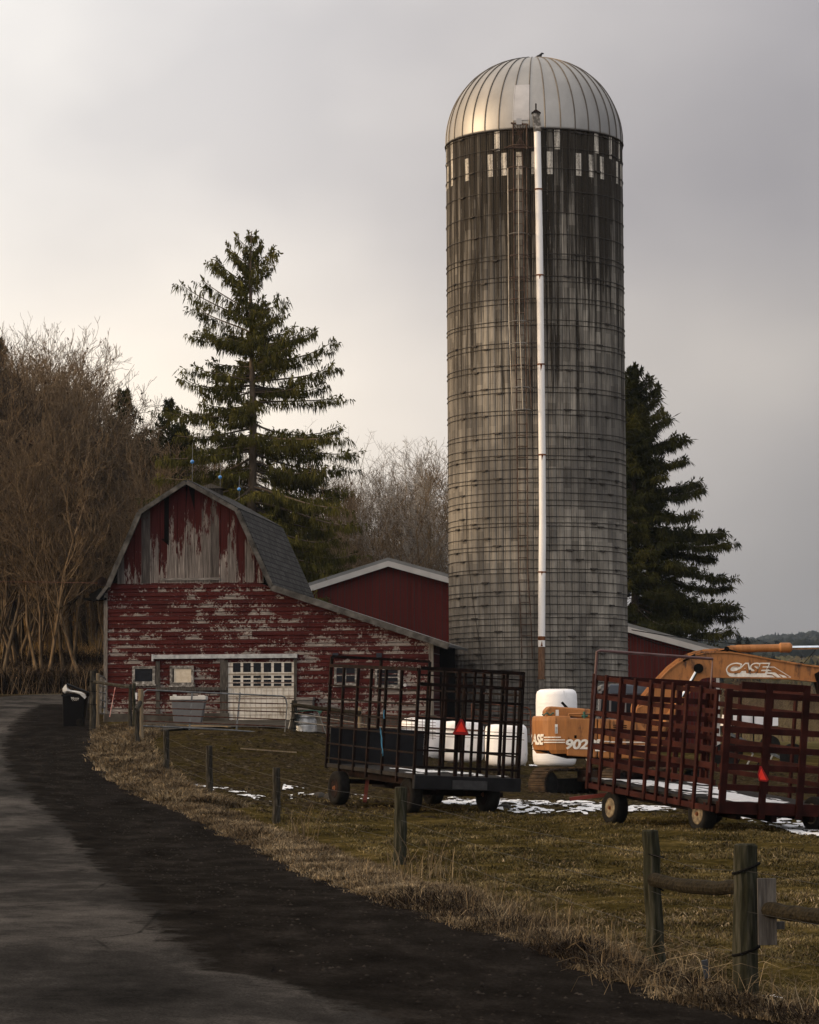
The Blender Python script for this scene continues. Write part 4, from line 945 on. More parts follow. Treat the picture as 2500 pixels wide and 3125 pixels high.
for i in range(9): 
    yv = .3 + i * (Lw - .4) / 8; mb = MB(); mb.box((-.0, yv, dk - .17), (WW, yv + .09, dk - .052)); mb.build('cross_joist', M['red_slat'], wr, local=True)
# rear end panel
for a in (1112, 1345, 1565): 
    xv = E2(a, 1050)[0]; mb = MB(); bot = E2(a, 1145)[1] if a > 1200 else zb2; mb.box((xv - .0, -.17, bot), (xv + .14, -.121, E2(1365, 350 if a > 1200 else 395)[1])); mb.build('end_stake', M['red_slat'], wr, local=True, shear=SH2 * .8, bevel=.006)
mb = MB(); mb.box((WW - .05, -.17, zb2), (WW + .09, -.121, zt2)); mb.build('end_stake', M['red_slat'], wr, local=True, shear=SH2 * .8, bevel=.006)
for k, b in enumerate((412, 518, 622, 730, 838, 958)):
    zz = E2(1140, b)[1]; hh = .056; mb = MB(); mb.box((.0, -.115, zz - hh), (WW, -.08, zz + hh)); mb.build('end_slat', M['red_slat'], wr, local=True, shear=SH2 * .8)
x0 = E2(1255, 365)[0]; x1 = E2(1635, 365)[0]; mb = MB(); mb.box((x0, -.118, E2(1300, 388)[1]), (x1, -.082, E2(1300, 345)[1])); mb.build('top_board', M['red_slat'], wr, local=True, shear=SH2 * .8)
# front panel with the pipe hoop above
for f in (0, .25, .5, .75, 1): mb = MB(); mb.box((WW * f - .05, Lw + .06, zb2), (WW * f + .05, Lw + .11, zt2)); mb.build('front_stake', M['red_slat'], wr, local=True, shear=SH2)
for zz in rails: mb = MB(); mb.box((0, Lw + .03, zz - .055), (WW, Lw + .058, zz + .055)); mb.build('front_slat', M['red_slat'], wr, local=True, shear=SH2)
mb = MB(); zh = zt2 + .46; yv = Lw - .02; mb.tube([(-.06, yv, zb2 + .3), (-.06, yv, zh), (0.0, yv, zh + .02), (WW, yv, zh - .0), (WW, yv, zt2 - .2)], .028, 8)
mb.build('front_hoop', std('hoop_red_pipe', [(.06,.02,.018), (.1,.06,.06)], 5, rough=.5), wr, local=True, shear=SH2)
mb = MB(); mb.bar((WW / 2, 0, dk - .26), (WW / 2, Lw, dk - .26), .12, .16); mb.bar((.1, Lw * .87, .34), (WW - .1, Lw * .87, .34), .1); mb.bar((.1, .55, .3), (WW - .1, .55, .3), .1); mb.build('running_gear', M['dark_rust'], wr, local=True)
for xx in (.5, WW - .5): mb = MB(); mb.bar((xx, -.03, dk - .24), (xx, Lw, dk - .24), .1, .14); mb.build('bed_beam', M['dark_rust'], wr, local=True)
mb = MB(); mb.bar((.45, Lw * .93, .3), (-.35, Lw * 1.03, .12), .09, .07); mb.build('tongue', std('red_tongue', [(.12,.02,.015)], 5), wr, local=True)
yl = S2(500, 1125)[0]
for (a, yv) in ((.14, Lw * .83), (WW - .35, Lw * .8), (.12, .58), (WW - .28, .15)):
    wp = W2o + RM2 @ Vector((a, yv, 0)); gzz = gzf(wp.x, wp.y) - wp.z
    wheel(wr, (a, yv, .31 + gzz), 'x', .32, .27, M['rim'], W2o)
cells = [(x, y) for x in np.arange(.05, WW - .3, .05) for y in np.arange(.0, Lw * .98, .05) if vn(x * 1.3, y * .6, 14) * .6 + .35 * vn(x * 6, y * 3, 1) + .35 * math.exp(-((x - .9) / .8) ** 2) > .62]
snow_cells('deck_snow', wr, cells, lambda x, y: dk)
for c in wr.children:
    if c.name.startswith('deck_snow'): c.location = (0, 0, 0)
q = E2(1345, 920); mb = MB(); cz = q[1]
C = lambda a, b, o: (E2(a, b)[0] - SH2*E2(a,b)[1], -.2 - o, E2(a, b)[1])
mb.prism([C(1330, 880, 0), C(1338, 920, 0), C(1378, 925, .03), C(1386, 912, .05), C(1352, 835, .0), C(1343, 832, 0)], (0, -.006, 0)); mb.build('reflector_border', M['smv_b'], wr, local=True, shear=SH2)
mb = MB(); mb.prism([C(1335, 885, .008), C(1343, 912, .008), C(1374, 914, .04), C(1350, 850, .008)], (0, -.006, 0)); mb.build('warning_triangle', M['smv'], wr, local=True, shear=SH2)

# ================================================================ EXCAVATOR
def text_mesh(body, size, shear=0, offset=0, ext=.002, space=1.0):
    cu = bpy.data.curves.new('t', 'FONT'); cu.body = body; cu.size = size; cu.shear = shear; cu.offset = offset; cu.extrude = ext; cu.space_character = space; cu.resolution_u = 5
    o = bpy.data.objects.new('t', cu); COL.objects.link(o); dg = bpy.context.evaluated_depsgraph_get(); dg.update()
    me = o.evaluated_get(dg).to_mesh(); vs = [v.co.copy() for v in me.vertices]; fs = [tuple(p.vertices) for p in me.polygons]
    bpy.data.objects.remove(o); return vs, fs
XD = 74.0; XO = Vector((P(1835, 2300, XD).x, XD, .22))
ex = empty('excavator', XO, 'orange tracked excavator with its boom reaching right behind the red hay wagon', 'excavator')
YN = XD - 1.3
def X3(a, b, y=None): return P(1600 + a * .5217, 1900 + b * .5217, y if y is not None else YN)
def plate(pts, y, th, name, mat, parent=ex, bevel=0, **k):
    mb = MB(); mb.prism([X3(a, b, y) for a, b in pts], (0, th, 0)); return mb.build(name, mat, parent, bevel=bevel, **k)
# counterweight with rounded rear
mb = MB(); rows = []; 
A = X3(57, 560); B = X3(244, 780); zt, zb_ = A.z + .06, X3(120, 768).z
nr = 14; ring = []
xl, xr_ = A.x, B.x
for k in range(nr + 1):
    t = pi * k / nr - pi / 2     # near side to far side around the rear
    ring.append((xl + .95 - .95 * math.cos(t) ** .6 if math.cos(t) > 0 else xl + .95, XD + 1.32 * math.sin(t)))
ring = [(xr_, XD - 1.32)] + ring + [(xr_, XD + 1.32)]
levels_ = [(zb_, .86), (zb_ + .1, .95), (zb_ + .28, 1.0), (zt - .12, 1.0), (zt - .03, .975), (zt, .93)]
cxm = xr_
for z, s in levels_:
    for x, y in ring: mb.v.append((cxm + (x - cxm) * (s if s < 1 else 1), XD + (y - XD) * (s * .3 + .7), z))
n = len(ring)
for i in range(len(levels_) - 1):
    for k in range(n):
        k2 = (k + 1) % n; mb.f.append((i * n + k2, i * n + k, (i + 1) * n + k, (i + 1) * n + k2))
mb.f.append(tuple(range(n))); mb.f.append(tuple(reversed(range((len(levels_) - 1) * n, len(levels_) * n))))
mb.build('counterweight', M['orange'], ex, smooth=False, bevel=.02)
plate([(250, 558), (428, 562), (428, 792), (250, 780)], YN - .02, 2.62, 'engine_door', M['orange'], bevel=.03)
plate([(433, 562), (500, 566), (500, 796), (433, 792)], YN - .03, 2.62, 'side_door', M['orange'], bevel=.03)
plate([(504, 566), (660, 572), (725, 640), (725, 796), (504, 796)], YN - .015, 2.6, 'side_tank', M['orange'], bevel=.03)
plate([(60, 745), (725, 772), (725, 800), (250, 796)], YN + .15, 2.3, 'revolving_frame', M['dark_rust'])
plate([(128, 552), (126, 515), (150, 489), (385, 505), (400, 520), (400, 560)], YN + .25, 1.9, 'engine_hood', M['orange'], bevel=.04)
plate([(215, 470), (226, 462), (262, 500), (240, 498)], YN + .6, .12, 'exhaust_stack', M['black'])
for nm, pts, yv in (('handrail', [(256, 556), (262, 535), (330, 534), (605, 547), (613, 575)], YN + .05), ('handrail', [(628, 560), (628, 500), (636, 453), (700, 452), (704, 500)], YN + .1), ('handrail', [(640, 560), (664, 500), (712, 480)], YN + .25)):
    mb = MB(); mb.tube([X3(a, b, yv) for a, b in pts], .022, 8); mb.build(nm, M['orange'], ex)
mb = MB(); mb.tube([X3(105 + 10 * i, 535 + 8 * math.sin(i * 1.7), YN + .2) for i in range(8)], .02, 5); mb.build('tie_down_strap', M['green_metal'], ex); mb = MB(); mb.tube([X3(350, 520, YN + .02), X3(352, 560, YN + .02)], .035, 5); mb.tube([X3(335, 548, YN + .02), X3(372, 546, YN + .02)], .03, 5); mb.build('rail_clamp', M['green_metal'], ex)
for a_, b_ in ((384, 664), (300, 668), (455, 664)): mb = MB(); mb.add([X3(a_ - 7, b_ - 9, YN - .045), X3(a_ + 7, b_ - 9, YN - .045), X3(a_ + 7, b_ + 9, YN - .045), X3(a_ - 7, b_ + 9, YN - .045)], [(0, 3, 2, 1)]); mb.build('door_latch', M['black'], ex)
for k in range(6): mb = MB(); mb.bar(X3(520 + k * 2, 600 + k * 12, YN - .03), X3(600, 602 + k * 12, YN - .03), .02, .02); mb.build('louvre', M['black'], ex)
# cab on the far side
yc = XD + .2
cab = plate([(440, 560), (452, 400), (470, 372), (725, 372), (738, 420), (738, 560)], yc, 1.05, 'cab_glass', M['glass'])
mb = MB()
for a, b in (((437, 562), (450, 398)), ((450, 398), (500, 366)), ((455, 560), (476, 420)), ((500, 562), (505, 415)), ((590, 562), (592, 418)), ((740, 562), (740, 410))): mb.bar(X3(*a, yc - .03), X3(*b, yc - .03), .07, .05)
mb.build('cab_pillar', std('cab_pillar', [(.12,.12,.13)], 3, rough=.5), ex)
plate([(490, 420), (494, 368), (510, 360), (728, 364), (742, 380), (742, 424)], yc - .06, 1.2, 'cab_roof', M['blue_roof'], bevel=.04)
plate([(440, 392), (446, 372), (462, 362), (492, 363), (492, 390)], yc - .05, 1.15, 'cab_visor', M['gate_steel'], bevel=.02)
# boom
bo = [(648, 585), (655, 520), (690, 455), (735, 398), (790, 340), (845, 282), (900, 240), (955, 210), (1000, 194), (1060, 181), (1130, 176), (1190, 178), (1250, 184), (1350, 201), (1450, 220), (1560, 240), (1640, 252), (1760, 268), (1900, 300),
      (1900, 372), (1760, 345), (1640, 335), (1560, 326), (1400, 321), (1200, 318), (1080, 314), (1040, 322), (1012, 345), (985, 385), (950, 430), (900, 480), (850, 530), (800, 575), (760, 605), (700, 630), (665, 622)]
boom_poly = [(a, b) for a, b in bo]
mb = MB(); YB = XD - .3
side = [X3(a, b, YB) for a, b in boom_poly]
mb.prism(side, (0, .5, 0)); boom = mb.build('boom', M['orange'], ex)
mb = MB()
up = bo[1:19]
for i in range(len(up) - 1):
    a, b = X3(*up[i], YB), X3(*up[i + 1], YB); mb.add([a + Vector((0, -.05, 0)), b + Vector((0, -.05, 0)), b + Vector((0, -.05, .035)), a + Vector((0, -.05, .035)), a + Vector((0, .55, 0)), b + Vector((0, .55, 0)), b + Vector((0, .55, .035)), a + Vector((0, .55, .035))], [(0, 1, 2, 3), (3, 2, 6, 7), (0, 4, 5, 1), (7, 6, 5, 4)])
lo = bo[19:]
for i in range(len(lo) - 1):
    a, b = X3(*lo[i], YB), X3(*lo[i + 1], YB); mb.add([a + Vector((0, -.04, -.03)), b + Vector((0, -.04, -.03)), b + Vector((0, -.04, 0)), a + Vector((0, -.04, 0)), a + Vector((0, .54, -.03)), b + Vector((0, .54, -.03)), b + Vector((0, .54, 0)), a + Vector((0, .54, 0))], [(3, 2, 1, 0), (0, 1, 5, 4), (3, 7, 6, 2)])
mb.build('boom_flange', M['orange'], boom)
mb = MB()
for o, yy_ in ((0, .1), (14, .16), (26, .22)):
    mb.tube([X3(a - o * .4, b - 12 - o * .35, YB + yy_) for a, b in bo[2:12]], .018, 6)
for yy_ in (.1, .18): mb.tube([X3(a, b - 7, YB + yy_) for a, b in bo[12:18]], .016, 6)
mb.build('hydraulic_hose', M['orange'], boom)
mb = MB(); 
for k in (0, 1): mb.tube([X3(1090 + 20 * k, 176, YB - .02), X3(1190, 160 - k * 5, YB - .02), X3(1290, 185, YB), X3(1500, 222, YB)], .016, 5)
mb.tube([X3(930, 225, YB - .06), X3(965, 205, YB - .06), X3(1000, 188, YB - .06)], .03, 5); mb.build('black_hose', M['black'], boom)
plate([(1140, 180), (1190, 138), (1215, 136), (1232, 180)], YB + .1, .3, 'cylinder_bracket', M['orange'], bevel=.01)
mb = MB(); mb.tube([X3(1185, 155, YB + .08), X3(1185, 155, YB + .42)], .07, 14); mb.build('bracket_pin', M['black'], ex)
def cyl(p, q, r, name, mat, n=16):
    mb = MB(); mb.tube([p, q], r, n); return mb.build(name, mat, ex, smooth=False)
yq = YB + .25
mb = MB(); mb.tube([X3(1205, 152, yq), X3(1240, 152, yq), X3(1245, 153, yq), X3(1490, 148, yq), X3(1500, 146, yq), X3(1555, 146, yq), X3(1566, 147, yq)], [.085, .085, .1, .1, .13, .13, .09], 16); mb.build('arm_cylinder', M['orange'], ex)
cyl(X3(1560, 147, yq), X3(1960, 142, yq), .05, 'arm_cylinder_rod', M['chrome'])
mb = MB(); mb.tube([X3(1240, 136, yq), X3(1250, 134, yq), X3(1530, 130, yq)], .022, 6); mb.build('cylinder_line', M['orange'], ex)
for dy, nm in ((-.13, 0), (.62, 1)):
    mb = MB(); mb.tube([X3(765, 730, YB + dy), X3(800, 640, YB + dy), X3(925, 436, YB + dy)], [.11, .12, .12], 14); mb.build('boom_cylinder', M['orange'], ex)
    mb = MB(); mb.tube([X3(920, 440, YB + dy), X3(1012, 278, YB + dy)], .055, 12); mb.build('boom_cylinder_rod', M['chrome'], ex)
mb = MB(); mb.tube([X3(1020, 268, YB - .2), X3(1020, 268, YB + .7)], .13, 14); mb.build('boom_pin', M['black'], ex)
plate([(720, 620), (800, 600), (830, 660), (800, 760), (740, 800), (700, 780)], YB - .05, .7, 'boom_bracket', M['orange'], bevel=.02)
# stick end, only its dark linkage reaches the frame
plate([(1700, 300), (1770, 262), (1860, 330), (1800, 520), (1740, 470)], YB - .1, .55, 'dipper_arm', M['dark_rust'])
# undercarriage seen at an angle
UA = R(50); ud = Vector((math.cos(UA), math.sin(UA), 0)); ne = P(1668, 2400, 72.6); uc = ne + ud * 1.75 + Vector((math.sin(UA), -math.cos(UA), 0)) * 1.1; uc.z = gzf(uc.x, uc.y) - .06
def track(off, nm):
    Lh, rr_, wd = 1.75, .41, .52
    ax = Vector((-ud.y, ud.x, 0)); c = uc + ax * off + Vector((0, 0, rr_ - .02)); pts = []
    for k in range(13): t = pi / 2 + pi * k / 12; pts.append((-Lh + rr_ * math.cos(t), rr_ * math.sin(t)))
    for k in range(1, 10): pts.append((-Lh + 2 * Lh * k / 10, -rr_))
    for k in range(13): t = -pi / 2 + pi * k / 12; pts.append((Lh + rr_ * math.cos(t), rr_ * math.sin(t)))
    for k in range(1, 10): pts.append((Lh - 2 * Lh * k / 10, rr_ - .02 * math.sin(pi * k / 10)))
    mb = MB()
    for i in range(len(pts)):
        a, b = pts[i], pts[(i + 1) % len(pts)]; A_ = c + ud * a[0] + Vector((0, 0, a[1])); B_ = c + ud * b[0] + Vector((0, 0, b[1])); mid = (A_ + B_) / 2; dr = (B_ - A_)
        nrm = dr.cross(ax).normalized(); mb.bar(A_ + dr * .06, B_ - dr * .06, wd, .05, up=nrm); g = A_ + dr * .3
        mb.bar(g - nrm * .0, g + dr * .12, wd, .11, up=nrm)
    mb.build('track_shoes', M['track'], ex)
    mb = MB(); 
    for cx_, r_ in ((-Lh, .36), (Lh, .36)):
        o = c + ud * cx_
        mb.tube([o - ax * .2, o - ax * .12, o + ax * .12, o + ax * .2], [r_ * .6, r_, r_, r_ * .6], 18)
    for k in range(6): o = c + ud * (-1.25 + k * .5) - Vector((0, 0, .24)); mb.tube([o - ax * .17, o + ax * .17], .12, 10)
    mb.bar(c - ud * 1.45, c + ud * 1.45, .3, .32); mb.build('track_frame', M['rubber'], ex)
track(-1.1, 'a'); track(1.1, 'b')
mb = MB(); mb.lathe([(.55, .72), (.55, 1.0)], 20, (uc.x + .3, uc.y, 0)); mb.bar(uc + Vector((-.9, -.5, .62)), uc + Vector((1.0, .5, .62)), 1.0, .3); mb.build('slew_ring', M['dark_rust'], ex)
# lettering
def put_text(body, a0, b0, a1, b1, y, mat, name, parent, shear=.25, offset=0, dy=0, ext=.002, space=.95):
    vs, fs = text_mesh(body, 1.0, shear, offset, 0.0, space); xs = [v.x for v in vs]; ys = [v.y for v in vs]; x0, x1, y0, y1 = min(xs), max(xs), min(ys), max(ys)
    p00 = X3(a0, b1, y); p10 = X3(a1, b1, y); p01 = X3(a0, b0, y); mb = MB(); out = []
    for v in vs:
        s_, t_ = (v.x - x0) / (x1 - x0), (v.y - y0) / (y1 - y0); out.append(p00 + (p10 - p00) * s_ + (p01 - p00) * t_ + Vector((0, -dy, 0)))
    mb.add(out, fs); return mb.build(name, mat, parent)
yl_ = YB - .006
BL = boom
mb = MB(); mb.prism([X3(a, b, yl_) for a, b in ((1186, 262), (1182, 282), (1188, 302), (1202, 315), (1212, 317), (1560, 322), (1480, 298), (1425, 272), (1300, 262))], (0, .004, 0))
lg = mb.build('logo_base', M['white_letter'], BL)
def stripe(pts, w, name, mat, y):
    mb = MB()
    for p, q in zip(pts, pts[1:]): mb.add([X3(p[0], p[1], y), X3(q[0], q[1], y), X3(q[0], q[1] + w, y), X3(p[0], p[1] + w, y)], [(0, 1, 2, 3)])
    mb.build(name, mat, BL)
for k, (yy0, xx) in enumerate(((267, 1420), (283, 1425), (300, 1420))):
    stripe([(xx, yy0), (xx + 55 - k * 12, yy0 + 2), (1548 - k * 35, 321)], 6.5, 'logo_stripe', M['orange'], yl_ - .004)
stripe([(1425, 258), (1462, 258), (1560, 318)], 4, 'logo_stripe', M['white_letter'], yl_ - .004)
put_text('CASE', 1180, 234, 1440, 303, yl_ - .003, M['white_letter'], 'logo_outline', BL, shear=.3, offset=.1, space=.95)
put_text('CASE', 1187, 241, 1430, 297, yl_ - .008, M['orange'], 'logo_letters', BL, shear=.3, offset=.045, space=1.02)
yl_ = YN - .04
put_text('9020B', 243, 682, 470, 742, yl_, M['white_letter'], 'model_number', ex, shear=.15, offset=.035, space=.95)
cw = empty('x', (0, 0, 0), '', ''); bpy.data.objects.remove(cw)
vs, fs = text_mesh('CASE', 1.0, .2, .045, 0.0, .95)
mb = MB(); xs = [v.x for v in vs]; x0, x1 = min(xs), max(xs); hh = max(v.y for v in vs)
# wrap the counterweight lettering round its rear corner
def wrapc(px_a, zf_):
    # px_a in zoom px ; clamp on the counterweight surface
    X_ = X3(px_a, 680, YN).x; u = (X_ - xl) / .95
    if u >= 1: return Vector((X_, XD - 1.335, zf_))
    u = max(u, .0); ct = max(1e-4, (1 - u)) ** (1 / .6); ct = min(ct, 1); return Vector((X_ - .01 * (1 - u), XD - 1.335 * math.sqrt(max(0, 1 - ct * ct)) - .015, zf_))
zb0, zb1_ = X3(80, 712).z, X3(80, 652).z
out = [wrapc(max(58, 32 + (v.x - x0) / (x1 - x0) * 86), zb0 + (zb1_ - zb0) * v.y / hh) for v in vs]
mb.add(out, fs); mb.build('rear_lettering', M['white_letter'], ex)
mb = MB()
for k, (b, a1) in enumerate(((668, 215), (684, 238), (698, 238))):
    n_ = 10
    for i in range(n_):
        a, c_ = 118 + (a1 - 118) * i / n_, 118 + (a1 - 118) * (i + 1) / n_; z0_, z1_ = X3(100, b + 6).z, X3(100, b).z
        mb.add([wrapc(a, z0_), wrapc(c_, z0_), wrapc(c_, z1_), wrapc(a, z1_)], [(0, 1, 2, 3)])
mb.build('rear_stripe', M['white_letter'], ex)
mb = MB()
for (a0, b0, a1, b1) in ((420, 690, 500, 696), (504, 695, 722, 701), (415, 712, 500, 752), (504, 714, 722, 732)): mb.add([X3(a0, b0, yl_), X3(a1, b0 + 3, yl_), X3(a1, b1 + 3, yl_), X3(a0, b1, yl_)], [(0, 3, 2, 1)])
mb.build('side_stripe', M['white_letter'], ex)
for (a0, b0, a1, b1, y_) in ((180, 595, 196, 648, XD - 1.345), (184, 510, 202, 545, YN + .235)): mb = MB(); mb.add([X3(a0, b0, y_), X3(a1, b0, y_), X3(a1, b1, y_), X3(a0, b1, y_)], [(0, 3, 2, 1)]); mb.build('warning_sticker', M['paper'], ex)
mb = MB()
for k in range(5): mb.add([X3(183, 612 + k * 7, XD - 1.348), X3(193, 612 + k * 7, XD - 1.348), X3(193, 615 + k * 7, XD - 1.348), X3(183, 615 + k * 7, XD - 1.348)], [(0, 3, 2, 1)])
mb.build('sticker_print', M['black'], ex)

# ================================================================ BALES
def bale(px0, px1, pyt, pyb, d, label, tall=None, seed=0):
    a = P(px0, pyb, d); b = P(px1, pyt, d); r = (b.x - a.x) / 2; cx_, cy_ = (a.x + b.x) / 2, d + r; zb_, zt_ = a.z, b.z
    rnd = random.Random(seed); mb = MB(); n = 26; H = zt_ - zb_; prof = [(.02, 0), (.8, .0), (.93, .05), (.985, .14), (1.0, .3), (1.0, .65), (.985, .86), (.94, .94), (.82, .985), (.5, 1.0), (.02, 1.005)]
    for r_, h_ in prof:
        for k in range(n):
            t = 2 * pi * k / n; w_ = 1 + .018 * math.sin(3 * t + seed) + rnd.uniform(-.006, .006)
            mb.v.append((cx_ + r * r_ * w_ * math.cos(t), cy_ + r * r_ * w_ * math.sin(t), zb_ + H * h_ + rnd.uniform(-.008, .008)))
    for i in range(len(prof) - 1):
        for k in range(n): k2 = (k + 1) % n; mb.f.append((i * n + k, i * n + k2, (i + 1) * n + k2, (i + 1) * n + k))
    o = mb.build('wrapped_bale', M['bale'], loc=(cx_, cy_, zb_), smooth=True); tag(o, label, 'hay bale', 'white plastic wrapped hay bales'); return o
bale(1224, 1346, 2190, 2318, 87, 'white wrapped bale left of the others, behind the dark wagon', seed=1)
bale(1350, 1478, 2200, 2326, 86, 'white wrapped bale directly behind the red triangle of the dark wagon', seed=2)
bale(1482, 1612, 2210, 2338, 85, 'white wrapped bale nearest the excavator, behind the right end of the dark wagon', seed=3)
bale(1630, 1764, 2222, 2338, 83, 'white wrapped bale on the ground behind the excavator tail, lower of two stacked', seed=4)
bale(1640, 1766, 2102, 2222, 83.05, 'white wrapped bale stacked on another, rising above the excavator hood', seed=5)
bale(1790, 1900, 2215, 2330, 84, 'white wrapped bale mostly hidden behind the excavator body', seed=6)
# ================================================================ FENCE POSTS AND RAILS
def post(px0, px1, pyt, pyb, d, label, mat='post_wood', lean=0, name='fence_post', group=None, z=None, seed=0, wires=()):
    rnd = random.Random(seed + int(px0)); b = P((px0 + px1) / 2, pyb, d); t = P((px0 + px1) / 2 + lean, pyt, d); r = (P(px1, pyb, d).x - P(px0, pyb, d).x) / 2
    gz_ = gzf(b.x, d); bz = min(b.z, gz_) - .08; mb = MB(); n = 14; H = t.z - bz; pts = []; rad = []
    for k in range(9):
        f = k / 8; pts.append((b.x + (t.x - b.x) * f + rnd.uniform(-.01, .01) * (0 < k < 8), d, bz + H * f)); rad.append(r * (1.04 - .08 * f + rnd.uniform(-.02, .02)))
    pts.append((t.x, d, bz + H + .012)); rad.append(r * .8)
    mb.tube(pts, rad, n, jit=.05); e = empty(name, (b.x, d, gz_), label, 'fence post', group); mb.build('post', M[mat], e, smooth=False)
    for (yy_, tl) in wires:
        c = P((px0 + px1) / 2 + lean * .5, yy_, d); mb = MB(); mb.tube([(c.x + r * 1.06 * math.cos(a), d + r * 1.06 * math.sin(a), c.z - tl * math.cos(a)) for a in [2 * pi * k / 16 for k in range(17)]], .012 if r > .08 else .008, 5, caps=False); mb.build('wire_wrap', M['black'], e)
    return e, Vector((t.x, d, t.z)), r
FG = 'wooden posts of the roadside wire fence'
p1 = post(498, 517, 2229, 2352, 70, 'thin grey fence post nearest the gate, standing in the brown slope', group=FG)
p2 = post(628, 649, 2277, 2430, 62, 'fence post beside the first snow patch, bare pale wood at its foot', group=FG)
p3 = post(832, 856, 2344, 2512, 54, 'dark fence post left of the dark hay wagon front wheel', group=FG)
p4 = post(1200, 1240, 2404, 2640, 42, 'weathered fence post standing in front of the dark hay wagon wheels', 'post_green', group=FG, lean=4)
p5 = post(1983, 2036, 2537, 2964, 24, 'leaning mossy fence post where the near log rail begins', 'post_green', lean=-26, group=FG, wires=((2610, .02), (2700, .05)))
p6 = post(2240, 2317, 2580, 3070, 22, 'thick square topped near fence post strapped with two black bands', 'post_green', lean=-3, group=FG, wires=((2650, -.04), (2902, -.035)))
def logrun(a, b, da, db, r, label, name='fence_rail', mat='log', sag=0):
    A = P(*a, da); B = P(*b, db); mb = MB(); rnd = random.Random(int(a[0])); pts = []; n = 9
    for k in range(n): f = k / (n - 1); p = A.lerp(B, f); p.z -= sag * math.sin(pi * f) + rnd.uniform(-.006, .006); pts.append(p)
    mb.tube(pts, [r * (1 + rnd.uniform(-.05, .05)) for _ in pts], 12, jit=.04); o = mb.build(name, M[mat], loc=tuple(A)); return tag(o, label, 'fence rail', 'round log fence rails')
logrun((1996, 2684), (2262, 2708), 23.85, 22.15, .06, 'near mossy log rail joining the leaning post and the strapped post', sag=.03)
logrun((2335, 2776), (2620, 2815), 21.9, 20.5, .062, 'dark log rail running out of the frame right of the grey boards')
e = empty('grey_boards', P(2342, 2780, 21.85), 'two weathered grey boards standing upright on the right of the strapped post', 'boards')
for x0, x1 in ((2314, 2340), (2342, 2368)):
    a = P(x0, 2884, 21.85); b = P(x1, 2680, 21.85); mb = MB(); mb.box((a.x, 21.83, a.z), (b.x, 21.87, b.z)); mb.build('board', M['board_grey'], e, bevel=.003)
a = P(2368, 2836, 21.9); b = P(2394, 2812, 21.9); mb = MB(); mb.box((a.x, 21.88, a.z), (b.x, 21.92, b.z)); mb.build('short_board', M['board_grey'], e)
mb = MB(); a = P(2160, 2985, 22.5); b = P(2150, 2930, 22.5); mb.bar(a, b, .05, .05); tag(mb.build('stake', std('blue_grey', [(.03,.035,.045)], 6), loc=tuple(a)), 'short blue grey stake leaning in dry grass between the two near posts', 'stake')
# wire strands
wl = empty('wire_fence', (p4[1].x, p4[1].y, gzf(p4[1].x, 42)), 'thin wire strands strung along the roadside fence posts', 'wire')
def strand(fr, jit=0):
    mb = MB(); ps = [p1, p2, p3, p4, p5, p6]; pts = []
    for i, p in enumerate(ps):
        t = p[1]; g = gzf(t.x, t.y); q = Vector((t.x, t.y - p[2] - .01, g + (t.z - g) * fr)); 
        if pts: m_ = (pts[-1] + q) / 2; m_.z -= .05 + jit; pts.append(m_)
        pts.append(q)
    q = Vector((4.2, 18, .0 + fr)); pts.append(q); mb.tube(pts, .0016, 4); mb.build('wire_strand', M['wire'], wl)
for f in (.32, .58, .84): strand(f)
# yard fence near the barn corner
Z5 = lambda a, b: (150 + a * .2319, 2030 + b * .2319)
Z1 = lambda a, b: (250 + a * .4348, 1450 + b * .4348)
post(274, 294, 2048, 2190, 87, 'tall grey corner post left of the small tubular gate', wires=((2080, .0), (2110, 0), (2150, .01)), group='posts round the barn yard')
post(292, 304, 2056, 2186, 87.6, 'yellowish post right behind the tall grey corner post', 'tan_wood', group='posts round the barn yard')
post(392, 404, 2089, 2210, 85, 'grey post holding the right end of the crooked pole rail', group='posts round the barn yard')
post(405, 415, 2086, 2206, 85.5, 'slim grey green post beside the rail end post', 'post_green', group='posts round the barn yard', wires=((2104, 0), (2140, 0), (2160, 0)))
post(422, 438, 2104, 2190, 81, 'short light tan post at the hinge of the long gate', 'tan_wood', group='posts round the barn yard')
post(411, 426, 2160, 2278, 79, 'stout grey post below the tan gate post, stub of log on top', group='posts round the barn yard')
post(884, 902, 2138, 2260, 84, 'grey latch post at the right end of the long gate', group='posts round the barn yard', lean=6, wires=((2147, 0), (2172, 0), (2195, 0), (2222, .01), (2247, 0)))
post(1093, 1104, 2160, 2262, 83, 'pale split post seen through the dark wagon rack', 'tan_wood', group='posts round the barn yard')
logrun((288, 2081), (398, 2097), 86.7, 84.8, .05, 'thin crooked pole rail between the tall corner post and the gate', mat='post_wood')
logrun((896, 2152), (1100, 2176), 83.7, 82.7, .062, 'dark log rail running from the gate latch post behind the dark wagon')
a, b = P(*Z5(1150, 590), 78.8), P(*Z5(1195, 495), 79.6); mb = MB(); mb.tube([a, b], .07, 10, jit=.04); tag(mb.build('log_stub', M['post_wood'], loc=tuple(a)), 'short pale log stub wedged beside the gate hinge post', 'log')
